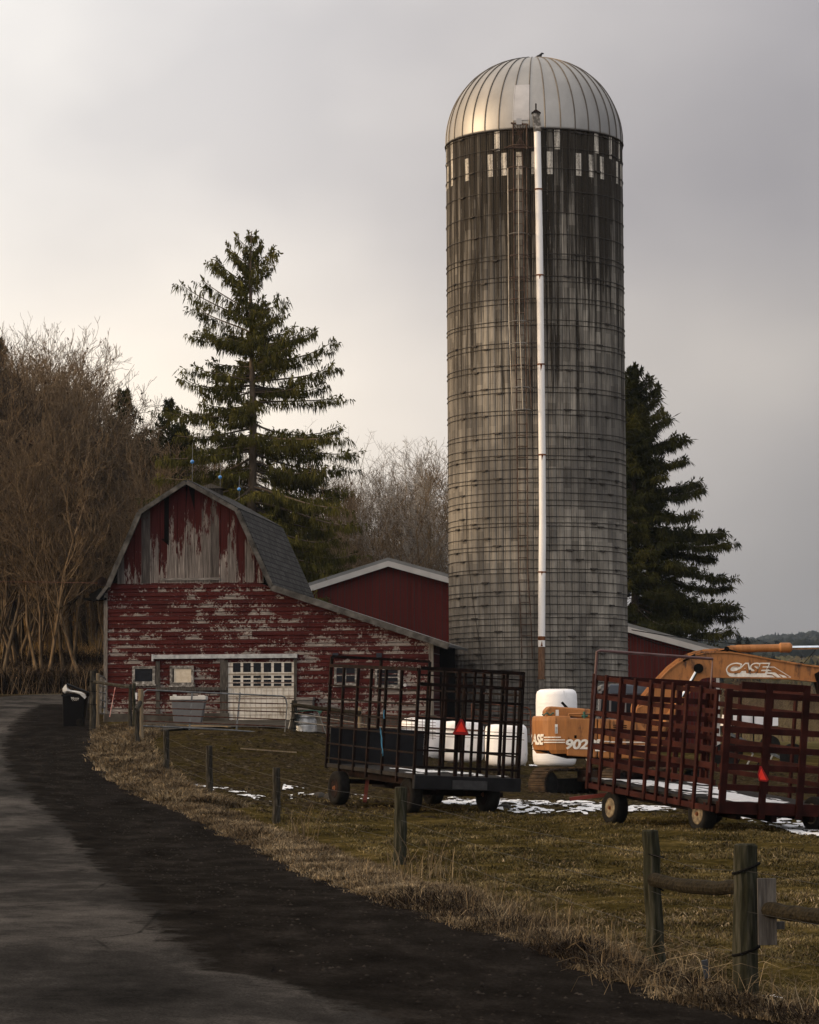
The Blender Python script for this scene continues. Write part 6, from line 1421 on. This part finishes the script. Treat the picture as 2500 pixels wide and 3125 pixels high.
# ================================================================ BARE TREES
def bare_tree_mesh(seed, H=12, spread=.42, nl=9, twig=1.0, up=.55, leaves=0, multi=1, tr=.16):
    rg = random.Random(seed); V = []; Fq = []; LB, LT, LW = [], [], []
    def tri_tube(p, q, r0, r1):
        d = (q - p); L = d.length
        if L < 1e-4: return
        d /= L; a = d.cross(Vector((.3, .9, .2))); a.normalize(); b = d.cross(a); o = len(V)
        for c, r in ((p, r0), (q, r1)):
            for k in range(3): t = 2.094 * k; V.append(tuple(c + a * r * math.cos(t) + b * r * math.sin(t)))
        for k in range(3): k2 = (k + 1) % 3; Fq.append((o + k, o + k2, o + 3 + k2, o + 3 + k))
    def grow(p, d, L, r, lev):
        segs = 5 if lev == 0 else (4 if lev == 1 else 3); pts = [p]; 
        for k in range(segs):
            j = .10 if lev == 0 else .2; d = (d + Vector((rg.gauss(0, j), rg.gauss(0, j), rg.gauss(0, j * .6) + (up * .16 if lev else .05)))).normalized(); pts.append(pts[-1] + d * (L / segs))
        for k in range(segs):
            r0 = r * (1 - .8 * k / segs); r1 = r * (1 - .8 * (k + 1) / segs); tri_tube(pts[k], pts[k + 1], max(r0, .0105), max(r1, .0085))
        if lev >= 4: return
        cnt = (nl, 7, 5, 3)[lev]; cnt = int(cnt * (twig if lev > 0 else 1) + .5)
        for c in range(cnt):
            t = (rg.uniform(.28, 1) if lev == 0 else rg.uniform(.2, 1)); k = min(int(t * segs), segs - 1); o = pts[k].lerp(pts[k + 1], t * segs - k); ax_ = (pts[k + 1] - pts[k]).normalized()
            a = rg.uniform(0, 2 * pi); s = ax_.cross(Vector((math.cos(a), math.sin(a), .1))).normalized(); ang = rg.uniform(.5, 1.0) * (spread / .42) ; nd = (ax_ * math.cos(ang) + s * math.sin(ang)).normalized()
            nL = L * (rg.uniform(.32, .5) if lev == 0 else rg.uniform(.35, .6)) * (1.15 - .45 * t if lev == 0 else 1)
            grow(o, nd, nL, max(r * (.42 if lev == 0 else .5) * (1 - .5 * t), .007), lev + 1)
        if leaves and lev == 2:
            for _ in range(leaves):
                o = pts[-1] + Vector((rg.gauss(0, .12), rg.gauss(0, .12), rg.gauss(-.05, .1))); LB.append(tuple(o)); LT.append((o.x + rg.gauss(0, .04), o.y + rg.gauss(0, .04), o.z - rg.uniform(.08, .2))); LW.append((rg.gauss(0, .03), rg.gauss(0, .03), 0))
    for m_ in range(multi):
        a = rg.uniform(0, 6.28); lean = (.0 if multi == 1 else .22); grow(Vector((.12 * math.cos(a) * (multi > 1), .12 * math.sin(a) * (multi > 1), -.3)), Vector((lean * math.cos(a), lean * math.sin(a), 1)).normalized(), H * rg.uniform(.86, 1), tr * (1 if multi == 1 else .7), 0)
    return np.array(V), np.array(Fq), (np.array(LB), np.array(LT), np.array(LW)) if LB else None
protos = []
def make_proto(kind, seed, bark, **k):
    V, Q, lv = bare_tree_mesh(seed, **k); e = empty(kind, (0, 0, 0), 'x', 'bare tree'); ztop = V[:, 2].max()
    # the thick lower stem is the trunk, everything finer is the crown
    npq = V[Q].mean(1); w_ = np.linalg.norm(V[Q[:, 0]] - V[Q[:, 1]], axis=1); big = w_ > .075
    for nm, msk in (('trunk', big), ('crown', ~big)):
        q = Q[msk]; u, inv = np.unique(q, return_inverse=True); c = npmesh(nm, V[u], inv.reshape(q.shape), bark, e, n=4, smooth=True)
        c.location = (0, 0, 0)
    if lv: v, q = blade_tris(*lv); c = npmesh('dead_leaves', v, q, M['dead_leaf'], e, n=4); c.location = (0, 0, 0)
    protos.append((e, ztop)); return e, ztop
random.seed(11)
PR = [make_proto('bare_tree', 100 + i, M['bark' if i % 2 else 'bark_red'], H=12, nl=13, twig=(.85, .95, .8, .95, .85, .8)[i], spread=(.3, .36, .33, .38, .28, .34)[i], up=.85, leaves=(0, 0, 2, 0, 0, 1)[i], multi=(1, 1, 2, 1, 3, 2)[i], tr=.2) for i in range(6)]
BIGT = [make_proto('bare_tree', 300 + i, M['dark_bark'], H=13, nl=13, twig=.8, spread=.36, up=.8, multi=1, leaves=1, tr=.33) for i in range(2)]
BIR = [make_proto('birch_tree', 200 + i, M['birch'], H=12, nl=12, twig=.9, spread=.33, multi=(2, 1)[i], leaves=0, tr=.14) for i in range(2)]
rgt = random.Random(5); used = set()
def plant(pr, x, y, h, label, group, cat='bare tree', rz=None):
    e, zt = pr
    if e not in used: used.add(e); c = e
    else: c = copy_tree(e)
    s = h / zt; c.location = (x, y, gzf(x, y)); c.rotation_euler = (rgt.uniform(-.03, .03), rgt.uniform(-.04, .04), rgt.uniform(0, 6.28) if rz is None else rz); c.scale = (s * rgt.uniform(.85, 1.15), s * rgt.uniform(.85, 1.15), s)
    tag(c, label, cat, group); return c
SKX = [-60, 0, 60, 120, 200, 260, 330, 420, 500, 600, 700, 800, 980, 1050, 1100, 1150, 1200, 1300, 1370, 1500]
SKY = [930, 965, 1010, 1075, 1130, 1190, 1235, 1290, 1300, 1330, 1360, 1400, 1395, 1415, 1445, 1410, 1375, 1318, 1335, 1400]
LW_ = 'bare leafless tree in the brown wood on the hillside left of the barn'
for i in range(46):          # skyline and mid rows on the left hillside
    px = -70 + (i * 53.7) % 720; row = i % 4; d = (134, 141, 150, 161)[row] + rgt.uniform(-2.5, 3); yt = np.interp(px, SKX, SKY) + (rgt.uniform(60, 260) if row < 1 else rgt.uniform(-15, 120) if row < 3 else rgt.uniform(-5, 60)); p = P(px, yt, d); g = gzf(p.x, d); h = p.z - g
    plant(PR[i % 6], p.x, d, max(4, h), LW_, 'bare trees of the hillside wood')
for i in range(24):
    px = -60 + i * 29.5; d = (144, 153, 163)[i % 3] + rgt.uniform(-2.5, 3); yt = np.interp(px, SKX, SKY) + rgt.uniform(-12, 35); p = P(px, yt, d); plant(PR[(0, 4, 2, 5)[i % 4]], p.x, d, max(4, p.z - gzf(p.x, d)), LW_, 'bare trees of the hillside wood')
for i in range(10):
    px = -110 - i * 62; d = 140 + (i % 4) * 6; p = P(px, 960 + rgt.uniform(-40, 120), d); plant(PR[(i * 5 + 3) % 6], p.x, d, max(4, p.z - gzf(p.x, d)), LW_, 'bare trees of the hillside wood')
for i in range(13):
    px = (30, 75, 128, 176, 222, 262, 305, 348, -20, 402, 150, 452, 60)[i]; d = 138 + (i % 4) * 2.6; yt = np.interp(px, SKX, SKY) + rgt.uniform(20, 130); p = P(px, yt, d); plant(BIGT[i % 2], p.x, d, max(4, p.z - gzf(p.x, d)), 'dark thick stemmed tree near the front of the hillside wood', 'thick stemmed trees of the hillside wood')
RW = 'bare brown tree between the tall spruce and the silo'
for i in range(20):
    px = 925 + (i * 41.3) % 470; d = (134, 142, 152, 160)[i % 4] + rgt.uniform(-2, 2); yt = np.interp(px, SKX, SKY) + (rgt.uniform(-10, 60) if i % 4 < 2 else rgt.uniform(20, 130)); p = P(px, yt, d); g = gzf(p.x, d); plant(PR[(i * 5 + 1) % 6], p.x, d, max(4, p.z - g), RW, 'bare trees behind the metal barn')
for i, (px, yt, d, lb) in enumerate(((1232, 1440, 136, 'white barked birch left of the timber pole frame'), (1300, 1345, 137, 'forked white birch whose stems cross the timber pole frame'), (1335, 1330, 139, 'white birch nearest the silo'))):
    p = P(px, yt, d); plant(BIR[i % 2], p.x, d, p.z - gzf(p.x, d), lb, 'white birches behind the metal barn', 'birch')
# golden hedgerow trees far right
for i in range(34):
    px = 2140 + (i * 37.9) % 700; d = 185 + (i % 5) * 9; yt = 2085 + rgt.uniform(-35, 30) - (i % 5) * 6; p = P(px, yt, d); plant(PR[(i * 5 + 2) % 6], p.x, d, p.z - gzf(p.x, d), 'thin bare tree of the sunlit hedgerow beyond the red wagon', 'far hedgerow trees')
for e, zt in protos:
    if e not in used:
        for c in list(e.children): bpy.data.objects.remove(c)
        bpy.data.objects.remove(e)

# ================================================================ THICKETS, BRUSH, GRASS (uncountable)
def tri_blades(name, X, Y, Z, H, W, lean, mat, label, seed=0, kind='stuff', two=False):
    rg = np.random.default_rng(seed); n = len(X); a = rg.uniform(0, 2 * pi, n); la = rg.uniform(0, 2 * pi, n); lm = np.abs(rg.normal(0, 1, n)) * lean * H
    B = np.stack([X, Y, Z], 1); sd = np.stack([np.cos(a), np.sin(a), a * 0], 1) * (W / 2)[:, None]; ld = np.stack([np.cos(la) * lm, np.sin(la) * lm, a * 0], 1)
    M1 = B + ld * .35 + np.stack([a * 0, a * 0, H * .55], 1); T = B + ld + np.stack([a * 0, a * 0, H * np.clip(1 - lean * .3, .4, 1)], 1)
    V = np.empty((n * 5, 3)); V[0::5] = B - sd; V[1::5] = B + sd; V[2::5] = M1 + sd * .7; V[3::5] = M1 - sd * .7; V[4::5] = T
    i = np.arange(n) * 5; Fc = np.concatenate([np.stack([i, i + 1, i + 2], 1), np.stack([i, i + 2, i + 3], 1), np.stack([i + 3, i + 2, i + 4], 1)])
    return tag(npmesh(name, V, Fc, mat, loc=tuple(B[0]), n=3), label, kind=kind)
rg = np.random.default_rng(21)
def gzw(x, y): return gz(x, y) + (fbm(x * .9, y * .5, 3, 3) - .45) * .12 + (fbm(x * 3.1, y * 2.2, 3, 9) - .45) * .09
# saplings filling the wood
V = []; Fq = []
def sapl(V, Fq, x, y, h, r, rgn):
    z = gzf(x, y); p = Vector((x, y, z)); d = Vector((rgn.gauss(0, .12), rgn.gauss(0, .1), 1)).normalized(); pts = [p]
    for k in range(4): d = (d + Vector((rgn.gauss(0, .1), rgn.gauss(0, .1), .05))).normalized(); pts.append(pts[-1] + d * h / 4)
    def tt(a, b, r0, r1):
        e_ = (b - a).normalized(); u = e_.cross(Vector((.2, 1, .1))).normalized(); v = e_.cross(u); o = len(V)
        for c, q in ((a, r0), (b, r1)):
            for k in range(3): V.append(tuple(c + u * q * math.cos(2.094 * k) + v * q * math.sin(2.094 * k)))
        for k in range(3): k2 = (k + 1) % 3; Fq.append((o + k, o + k2, o + 3 + k2, o + 3 + k))
    for k in range(4): tt(pts[k], pts[k + 1], r * (1 - .22 * k), r * (1 - .22 * (k + 1)))
    for b in range(11):
        t = rgn.uniform(.15, .98); k = min(int(t * 4), 3); o = pts[k].lerp(pts[k + 1], t * 4 - k); e_ = Vector((rgn.gauss(0, .7), rgn.gauss(0, .7), rgn.uniform(.3, 1))).normalized() * h * rgn.uniform(.1, .26); tt(o, o + e_, .009, .005)
        for c in range(3): o2 = o + e_ * rgn.uniform(.3, .9); tt(o2, o2 + Vector((rgn.gauss(0, .5), rgn.gauss(0, .5), rgn.uniform(.1, .8))) * h * .08, .006, .004)
r5 = random.Random(77)
for i in range(380):
    d = r5.uniform(136, 172); px = r5.uniform(-90, 760); p = P(px, 1700, d); sapl(V, Fq, p.x, d, r5.uniform(3, 7.5) if d > 138 else r5.uniform(2, 5), r5.uniform(.012, .03), r5)
for i in range(330):
    d = r5.uniform(132, 165); px = r5.uniform(900, 1420); p = P(px, 1700, d); sapl(V, Fq, p.x, d, r5.uniform(3, 8), r5.uniform(.012, .03), r5)
V = np.array(V); tag(npmesh('sapling_thicket', V, np.array(Fq), M['bark_red'], loc=tuple(V[0]), n=4), 'dense thicket of thin bare saplings filling the hillside wood', kind='stuff')
V = []; Fq = []
for i in range(170):
    d = r5.uniform(135, 158); px = r5.uniform(-60, 620); p = P(px, 1700, d); sapl(V, Fq, p.x, d, r5.uniform(5, 9.5), r5.uniform(.02, .045), r5)
V = np.array(V); tag(npmesh('pale_saplings', V, np.array(Fq), M['pale_stem'], loc=tuple(V[0]), n=4), 'paler slender stems standing through the hillside wood', kind='stuff')
# hedgerow thicket far right
V = []; Fq = []
for i in range(700):
    d = r5.uniform(180, 235); px = r5.uniform(2080, 2800); p = P(px, 1700, d); sapl(V, Fq, p.x, d, r5.uniform(1.5, 4.2), r5.uniform(.01, .02), r5)
V = np.array(V); tag(npmesh('hedgerow_thicket', V, np.array(Fq), std('pale_twigs', [(.16,.11,.055), (.28,.21,.12)], 1, rough=.9, bump=0, island=.7), loc=tuple(V[0]), n=4), 'pale sunlit thicket of thin stems beyond the red wagon', kind='stuff')
# golden grass bank and dark brush along the road
n = 26000; y = rg.uniform(135, 148, n); x = rg.uniform(-30, -7, n)
tri_blades('bank_grass', x, y, gz(x, y), rg.uniform(.3, .95, n), rg.uniform(.03, .06, n), .5, M['gold_grass'], 'tan dead grass on the bank under the trees', 3)
n = 46000; y = rg.uniform(129.5, 137.5, n); x = rg.uniform(-27, -6, n)
tri_blades('dark_brush', x, y, gz(x, y) - .1, rg.uniform(.4, 1.7, n) * (.75 + .5 * vn(x * .6, y * .6, 3)), rg.uniform(.03, .075, n), .75, M['brush'], 'dark tangle of brush along the far side of the road', 4)
n = 9000; y = rg.uniform(129, 136.5, n); x = rg.uniform(-27, -6, n)
tri_blades('brambles', x, y, gz(x, y), rg.uniform(.6, 2.2, n), rg.uniform(.015, .03, n), .9, M['bark_red'], 'thin brown canes in the roadside brush', 5)
# verge of dry grass between shoulder and fence
FY = np.array([15, 22, 24, 42, 54, 62, 70, 79, 90]); FX = np.array([4.6, 2.67, 2.07, -.16, -2.6, -4.46, -6.1, -7.6, -7.9])
def verge(n, y0, y1, h0, h1, w0, w1, lean, nm, lb, seed, wid=1.0, mat='dry_grass', off=0):
    rgv = np.random.default_rng(seed); y = y0 + (y1 - y0) * rgv.random(n) ** 1.25; s0 = np.interp(y, SHY, SHX); f0 = np.interp(y, FY, FX) + .25; t = rgv.beta(1.3, 1.7, n)
    x = s0 - .12 + off + np.maximum(f0 - s0 + .1, .5) * t * wid + rgv.normal(0, .06, n) + (fbm(y * 1.5, y * 0 + 8, 3, 6) - .45) * .5 * (1 - t)
    cl = fbm(x * 2.2, y * 1.3, 3, seed); keep = cl + rgv.random(n) * .25 > .46 - .1 * (t > .3); x, y, cl, t = x[keep], y[keep], cl[keep], t[keep]; n = len(x)
    h = rgv.uniform(h0, h1, n) * (.4 + 1.2 * cl) * (.45 + .9 * np.sin(np.clip(t, 0, 1) * pi) ** .6)
    return tri_blades(nm, x, y, gzw(x, y) - .01, h, rgv.uniform(w0, w1, n), lean, M[mat], lb, seed)
verge(52000, 16, 36, .04, .14, .005, .010, 1.5, 'verge_grass', 'flattened dry grass along the near part of the road shoulder', 31)
verge(46000, 34, 60, .05, .16, .009, .018, 1.4, 'verge_grass', 'dry tan grass strip along the middle of the road shoulder', 32, .75)
verge(50000, 58, 88, .08, .30, .014, .03, 1.2, 'verge_grass', 'dry tan grass strip beside the far shoulder and the gate', 33)
verge(1500, 17, 40, .15, .45, .005, .009, .8, 'tall_dry_stems', 'loose tall dry stems among the near verge grass', 34, 1.25)
verge(14000, 16.5, 34, .06, .2, .006, .012, 1.7, 'dead_weeds', 'dark matted dead weeds at the shoulder edge', 35, .75, 'brush')
# long curved straws near the strapped post
mb = MB(); r8 = random.Random(8)
for k in range(75):
    px = r8.gauss(2110, 170); py = r8.uniform(2940, 3075) + (px - 2110) * .12; h = hit(px, py, lo=16); a = r8.uniform(0, 6.28); L = r8.uniform(.18, .5); pts = [h, h + Vector((math.cos(a) * L * .3, math.sin(a) * L * .3, L * .55)), h + Vector((math.cos(a) * L * .9, math.sin(a) * L * .9, L * .7)), h + Vector((math.cos(a) * L * 1.4, math.sin(a) * L * 1.4, L * .55))]
    mb.tube(pts, [.003, .0025, .002, .001], 3, caps=False)
for k in range(60):
    px = r8.gauss(1290, 60) if k % 2 else r8.gauss(925, 30); py = r8.uniform(2650, 2700) if k % 2 else r8.uniform(2540, 2570); h = hit(px, py); a = r8.uniform(0, 6.28); L = r8.uniform(.2, .6); mb.tube([h, h + Vector((math.cos(a) * L * .15, 0, L * .6)), h + Vector((math.cos(a) * L * .4, 0, L))], [.005, .004, .002], 3, caps=False)
tag(mb.build('straw_stems', M['dry_grass'], loc=tuple(mb.v[0])), 'long bent straws around the near posts', kind='stuff')
# pasture grass
def field(n, y0, y1, h0, h1, w0, w1, seed, thr, nm, lb, mat='field_grass', xr=None):
    rgv = np.random.default_rng(seed); y = y0 + (y1 - y0) * rgv.random(n) ** 1.3; s0 = np.interp(y, FY, FX); xm = y * .153 + .6; x = s0 + (xm - s0) * rgv.random(n) * 1.08
    cl = fbm(x * 1.7, y * 1.1, 4, 41); keep = cl + rgv.random(n) * .22 > thr + .16 * sst(54, 62, y); x, y, cl = x[keep], y[keep], cl[keep]; n = len(x)
    return tri_blades(nm, x, y, gzw(x, y) - .01, rgv.uniform(h0, h1, n) * (.3 + 1.4 * cl), rgv.uniform(w0, w1, n), 1.2, M[mat], lb, seed)
field(150000, 19, 38, .02, .07, .006, .012, 51, .47, 'pasture_grass', 'short olive pasture grass in the foreground')
field(120000, 36, 66, .03, .085, .012, .024, 52, .49, 'pasture_grass', 'short olive pasture grass around the wagons')
field(26000, 24, 60, .03, .09, .010, .02, 53, .60, 'straw_tufts', 'straw coloured tufts in the pasture', 'dry_grass')
# churned mud lumps and litter in the yard slope
n = 9000; y = rg.uniform(56, 92, n); x = rg.uniform(-.08, .16, n) * y; x = np.where(x < np.interp(y, FY, FX) + .2, np.interp(y, FY, FX) + rg.uniform(.2, 3, n), x); z = gzw(x, y); r_ = rg.uniform(.02, .075, n)
V = np.empty((n * 5, 3)); a = rg.uniform(0, 6.28, n)
for k in range(4): V[k::5] = np.stack([x + r_ * np.cos(a + k * pi / 2) * rg.uniform(.7, 1.8, n), y + r_ * np.sin(a + k * pi / 2), z - .01], 1)
V[4::5] = np.stack([x, y, z + r_ * rg.uniform(.3, .8, n)], 1); i = np.arange(n) * 5; Fc = np.concatenate([np.stack([i + k, i + (k + 1) % 4, i + 4], 1) for k in range(4)])
tag(npmesh('mud_clods', V, Fc, std('mud_clods', [(.012,.009,.006), (.026,.02,.0125), (.06,.049,.034)], 3, rough=.95, bump=.5, island=1.2, spec=0, kind='Pos'), loc=tuple(V[0]), n=3), 'clods, stones and straw litter on the churned yard slope', kind='stuff')
n = 5000; y = rg.uniform(17, 85, n); s0 = np.interp(y, RDY, RDX); s1 = np.interp(y, SHY, SHX); x = s0 + (s1 - s0) * rg.random(n); z = gz(x, y); r_ = rg.uniform(.008, .03, n); V = np.empty((n * 5, 3)); a = rg.uniform(0, 6.28, n)
for k in range(4): V[k::5] = np.stack([x + r_ * np.cos(a + k * pi / 2) * rg.uniform(.7, 1.5, n), y + r_ * np.sin(a + k * pi / 2), z], 1)
V[4::5] = np.stack([x, y, z + r_ * rg.uniform(.4, .9, n)], 1); i = np.arange(n) * 5; Fc = np.concatenate([np.stack([i + k, i + (k + 1) % 4, i + 4], 1) for k in range(4)])
tag(npmesh('gravel', V, Fc, std('gravel', [(.012,.0105,.0095), (.026,.0225,.020)], 3, rough=.95, bump=0, island=1.2, spec=0), loc=tuple(V[0]), n=3), 'loose gravel on the dirt shoulder', kind='stuff')
# far forest on the hills
def cones(name, n, d0, d1, px0, px1, h0, h1, mat, label, seed, pointy):
    rgv = np.random.default_rng(seed); V = []; Fc = []
    for i in range(n):
        d = d0 + (d1 - d0) * rgv.random(); px = rgv.uniform(px0, px1); x = (px - 1250) / 8500 * d; z = gzf(x, d) - 1; h = rgv.uniform(h0, h1); r = h * (.26 if pointy else .5)
        prof = [(r, .1), (r * .62, .4), (r * .7, .42), (r * .3, .75), (r * .34, .77), (0.05, 1.0)] if pointy else [(r * .5, .1), (r * .95, .35), (r, .6), (r * .7, .85), (r * .2, 1.0)]
        b = len(V); k = 7
        for rr_, f in prof:
            for q in range(k): t = 2 * pi * q / k; w_ = rgv.uniform(.6, 1.25); V.append((x + rr_ * w_ * math.cos(t), d + rr_ * w_ * math.sin(t), z + h * (f + rgv.uniform(-.05, .05))))
        for j in range(len(prof) - 1):
            for q in range(k): q2 = (q + 1) % k; Fc.append((b + j * k + q, b + j * k + q2, b + (j + 1) * k + q2, b + (j + 1) * k + q))
    return tag(npmesh(name, V, Fc, mat, loc=V[0], n=4), label, kind='stuff')
cones('far_conifers', 1500, 1750, 2260, 1900, 3100, 6, 12, M['far_conifer'], 'dark conifers along the far ridge', 1, True)
cones('far_woods', 2600, 900, 2100, 1900, 3100, 7, 12, M['far_conifer'], 'blue dark forest on the far hillside', 2, False)
cones('far_woods', 1700, 480, 880, 1900, 3200, 4, 7.5, M['far_tree'], 'mixed brown and olive woodland below the far hill', 3, False)
cones('far_conifers', 60, 420, 800, 2080, 2620, 5, 9, M['far_conifer'], 'single dark conifers in the far woodland', 4, True)
for i, (px, yt) in enumerate(((2253, 1938), (2282, 1948))):
    d = 420; tp = np.array(P(px, yt, d)); g = gzf(tp[0], d); spruce('conifer', np.array([tp[0], d, g]), tp, [], ([0, .5, 1], [2.6, 1.6, .2]), ([0, .5, 1], [2.6, 1.6, .2]), ('thin spired conifer on the horizon just right of the dense spruce', 'second thin conifer on the horizon, a little lower than its neighbour')[i], 60, 60 + i, 5, 'far_conifer', d, hang=.1, cat='conifer', trunk_r=.2)
# power lines at the right
pl = empty('power_line', P(1930, 1925, 112), 'thin dark utility wires crossing in front of the dense spruce', 'power line')
for (a, b, da, db, sg) in (((1928, 1922), (2560, 1968), 112, 150, .3), ((1928, 1935), (2120, 1990), 112, 118, .1), ((2420, 2052), (2560, 1880), 130, 90, .2)):
    A, B = P(*a, da), P(*b, db); mb = MB(); mb.tube([A.lerp(B, k / 10) - Vector((0, 0, sg * 4 * (k / 10) * (1 - k / 10))) for k in range(11)], .018, 4); mb.build('wire_strand', M['black'], pl)
# the red brown twine line at the left barn corner
mb = MB(); mb.tube([P(-60, 1775, 100), P(120, 1776, 99), P(320, 1780, 95.5)], .006, 4); tag(mb.build('red_wire', std('red_wire', [(.09,.03,.02)], 2, bump=0), loc=tuple(P(320, 1780, 95.5))), 'thin reddish wire running left from the barn eave', 'wire')

# thin damp air over the whole valley
hz = MB(); hz.box((-1900, -70, -6), (1900, 2750, 110)); hm = bpy.data.materials.new('haze'); hm.use_nodes = True; ht = hm.node_tree
for n_ in list(ht.nodes): ht.nodes.remove(n_)
ho = ht.nodes.new('ShaderNodeOutputMaterial'); hp = ht.nodes.new('ShaderNodeVolumePrincipled'); hp.inputs['Density'].default_value = .00006; hp.inputs['Color'].default_value = (.62, .76, 1, 1)
ht.links.new(hp.outputs[0], ho.inputs['Volume']); tag(hz.build('haze', hm), 'thin bluish air that fades the far ridge', kind='stuff')
# ================================================================ SKY / LIGHT
SUN_EL = R(15); SUN_AZ = R(-99)   # azimuth from +Y (view) towards -X
w = bpy.data.worlds.new('World'); SC.world = w; w.use_nodes = True; nt = w.node_tree
for n in list(nt.nodes): nt.nodes.remove(n)
class WN(NT):
    def __init__(s): s.t = nt
W = WN(); tc = W.n('ShaderNodeTexCoord').outputs['Generated']; d = W.sep(tc)
az = W.math('ARCTAN2', d[0], d[1]); el = d[2]
t = W.math('MULTIPLY_ADD', az, 3.2, .5)
horiz = W.ramp(t, [(0.0, (.98,.90,.80)), (.3, (.93,.85,.76)), (.55, (.72,.66,.61)), (.8, (.43,.40,.38)), (1.0, (.29,.275,.265))])
x = W.n('ShaderNodeMapRange'); W.l(el, x.inputs[0]); x.inputs[1].default_value = -.02; x.inputs[2].default_value = .26; x.inputs[3].default_value = 0; x.inputs[4].default_value = 1
topr = W.ramp(t, [(0.0, (.97,.94,.90)), (.3, (.83,.80,.78)), (.55, (.67,.64,.63)), (1.0, (.42,.405,.425))])
c = W.mix(x.outputs[0], horiz, topr)
# bright break low in the left
ga = W.math('POWER', W.math('MULTIPLY', W.math('ADD', az, .10), 9.0), 2.0); ge = W.math('POWER', W.math('MULTIPLY', W.math('SUBTRACT', el, .09), 16.0), 2.0)
g = W.math('EXPONENT', W.math('MULTIPLY', W.math('ADD', ga, ge), -1.0))
c = W.mix(W.math('MULTIPLY', g, .9), c, (1.12,1.0,.84))
ga = W.math('POWER', W.math('MULTIPLY', W.math('SUBTRACT', az, .105), 13.0), 2.0); ge = W.math('POWER', W.math('MULTIPLY', W.math('SUBTRACT', el, .128), 26.0), 2.0)
g2 = W.math('EXPONENT', W.math('MULTIPLY', W.math('ADD', ga, ge), -1.0)); c = W.mix(W.math('MULTIPLY', g2, .6), c, (.63,.58,.53))
ga = W.math('POWER', W.math('MULTIPLY', W.math('SUBTRACT', az, .13), 12.0), 2.0); ge = W.math('POWER', W.math('MULTIPLY', W.math('SUBTRACT', el, .192), 30.0), 2.0)
g4 = W.math('EXPONENT', W.math('MULTIPLY', W.math('ADD', ga, ge), -1.0)); c = W.mix(W.math('MULTIPLY', g4, .65), c, (.40,.38,.39))
ga = W.math('POWER', W.math('MULTIPLY', W.math('SUBTRACT', az, .12), 9.0), 2.0); ge = W.math('POWER', W.math('MULTIPLY', W.math('SUBTRACT', el, .0), 14.0), 2.0)
g3 = W.math('EXPONENT', W.math('MULTIPLY', W.math('ADD', ga, ge), -1.0)); c = W.mix(W.math('MULTIPLY', g3, .5), c, (.24,.23,.225))
nz = W.noise(W.comb(W.math('MULTIPLY', az, 6.0), W.math('MULTIPLY', el, 9.0), 3.3), 1.4, 3, .45)
c = W.mix(1.0, c, W.ramp(nz, [(.3, (.86,.86,.88)), (.7, (1.10,1.09,1.075))]), 'MULTIPLY')
# rest of the cloud deck: brighter overhead and behind the camera, warm towards the hidden sun on the left
back = W.ramp(W.math('MULTIPLY_ADD', d[1], -.5, .5), [(.1, 0.0), (.62, 1.0)])
high = W.ramp(el, [(.25, 0.0), (.75, 1.0)])
m = W.math('MAXIMUM', back, high)
bn = W.noise(tc, 2.0, 4)
bc = W.mix(W.ramp(bn, [(.35, 0.0), (.65, 1.0)]), (.98,.95,.93), (1.6,1.52,1.45))
c = W.mix(m, c, bc)
low = W.ramp(el, [(0.0, .55), (.12, 1.0)])
sx = W.math('MULTIPLY_ADD', d[0], -1.0, 0.0)
lf = W.ramp(sx, [(.30, 0.0), (.8, 1.0)]); c = W.mix(W.math('MULTIPLY', lf, .75), c, (2.1,1.5,.92))
rg = W.ramp(d[0], [(.35, 0.0), (.85, 1.0)]); c = W.mix(W.math('MULTIPLY', rg, .85), c, (.36,.37,.41))
sky = W.n('ShaderNodeTexSky', sky_type='NISHITA'); sky.sun_disc = False; sky.sun_elevation = SUN_EL; sky.sun_rotation = SUN_AZ
bg1 = W.n('ShaderNodeBackground'); W.l(c, bg1.inputs[0]); bg1.inputs[1].default_value = 1.0
bg2 = W.n('ShaderNodeBackground'); W.l(sky.outputs[0], bg2.inputs[0]); bg2.inputs[1].default_value = .05
# the clouds cover the clear sky almost completely
mx = W.n('ShaderNodeMixShader'); mx.inputs[0].default_value = .03; W.l(bg1.outputs[0], mx.inputs[1]); W.l(bg2.outputs[0], mx.inputs[2])
out = W.n('ShaderNodeOutputWorld'); W.l(mx.outputs[0], out.inputs[0])
sun = bpy.data.lights.new('sun', 'SUN'); so = bpy.data.objects.new('sun', sun); COL.objects.link(so)
sun.energy = 2.6; sun.angle = R(12); sun.color = (1, .74, .46)
sd = Vector((math.sin(SUN_AZ) * math.cos(SUN_EL), math.cos(SUN_AZ) * math.cos(SUN_EL), math.sin(SUN_EL)))
so.rotation_euler = sd.to_track_quat('Z', 'Y').to_euler()
SC.view_settings.view_transform = 'Standard'; SC.view_settings.look = 'None'; SC.view_settings.gamma = 1; SC.view_settings.exposure = 0
SC.cycles.use_denoising = True
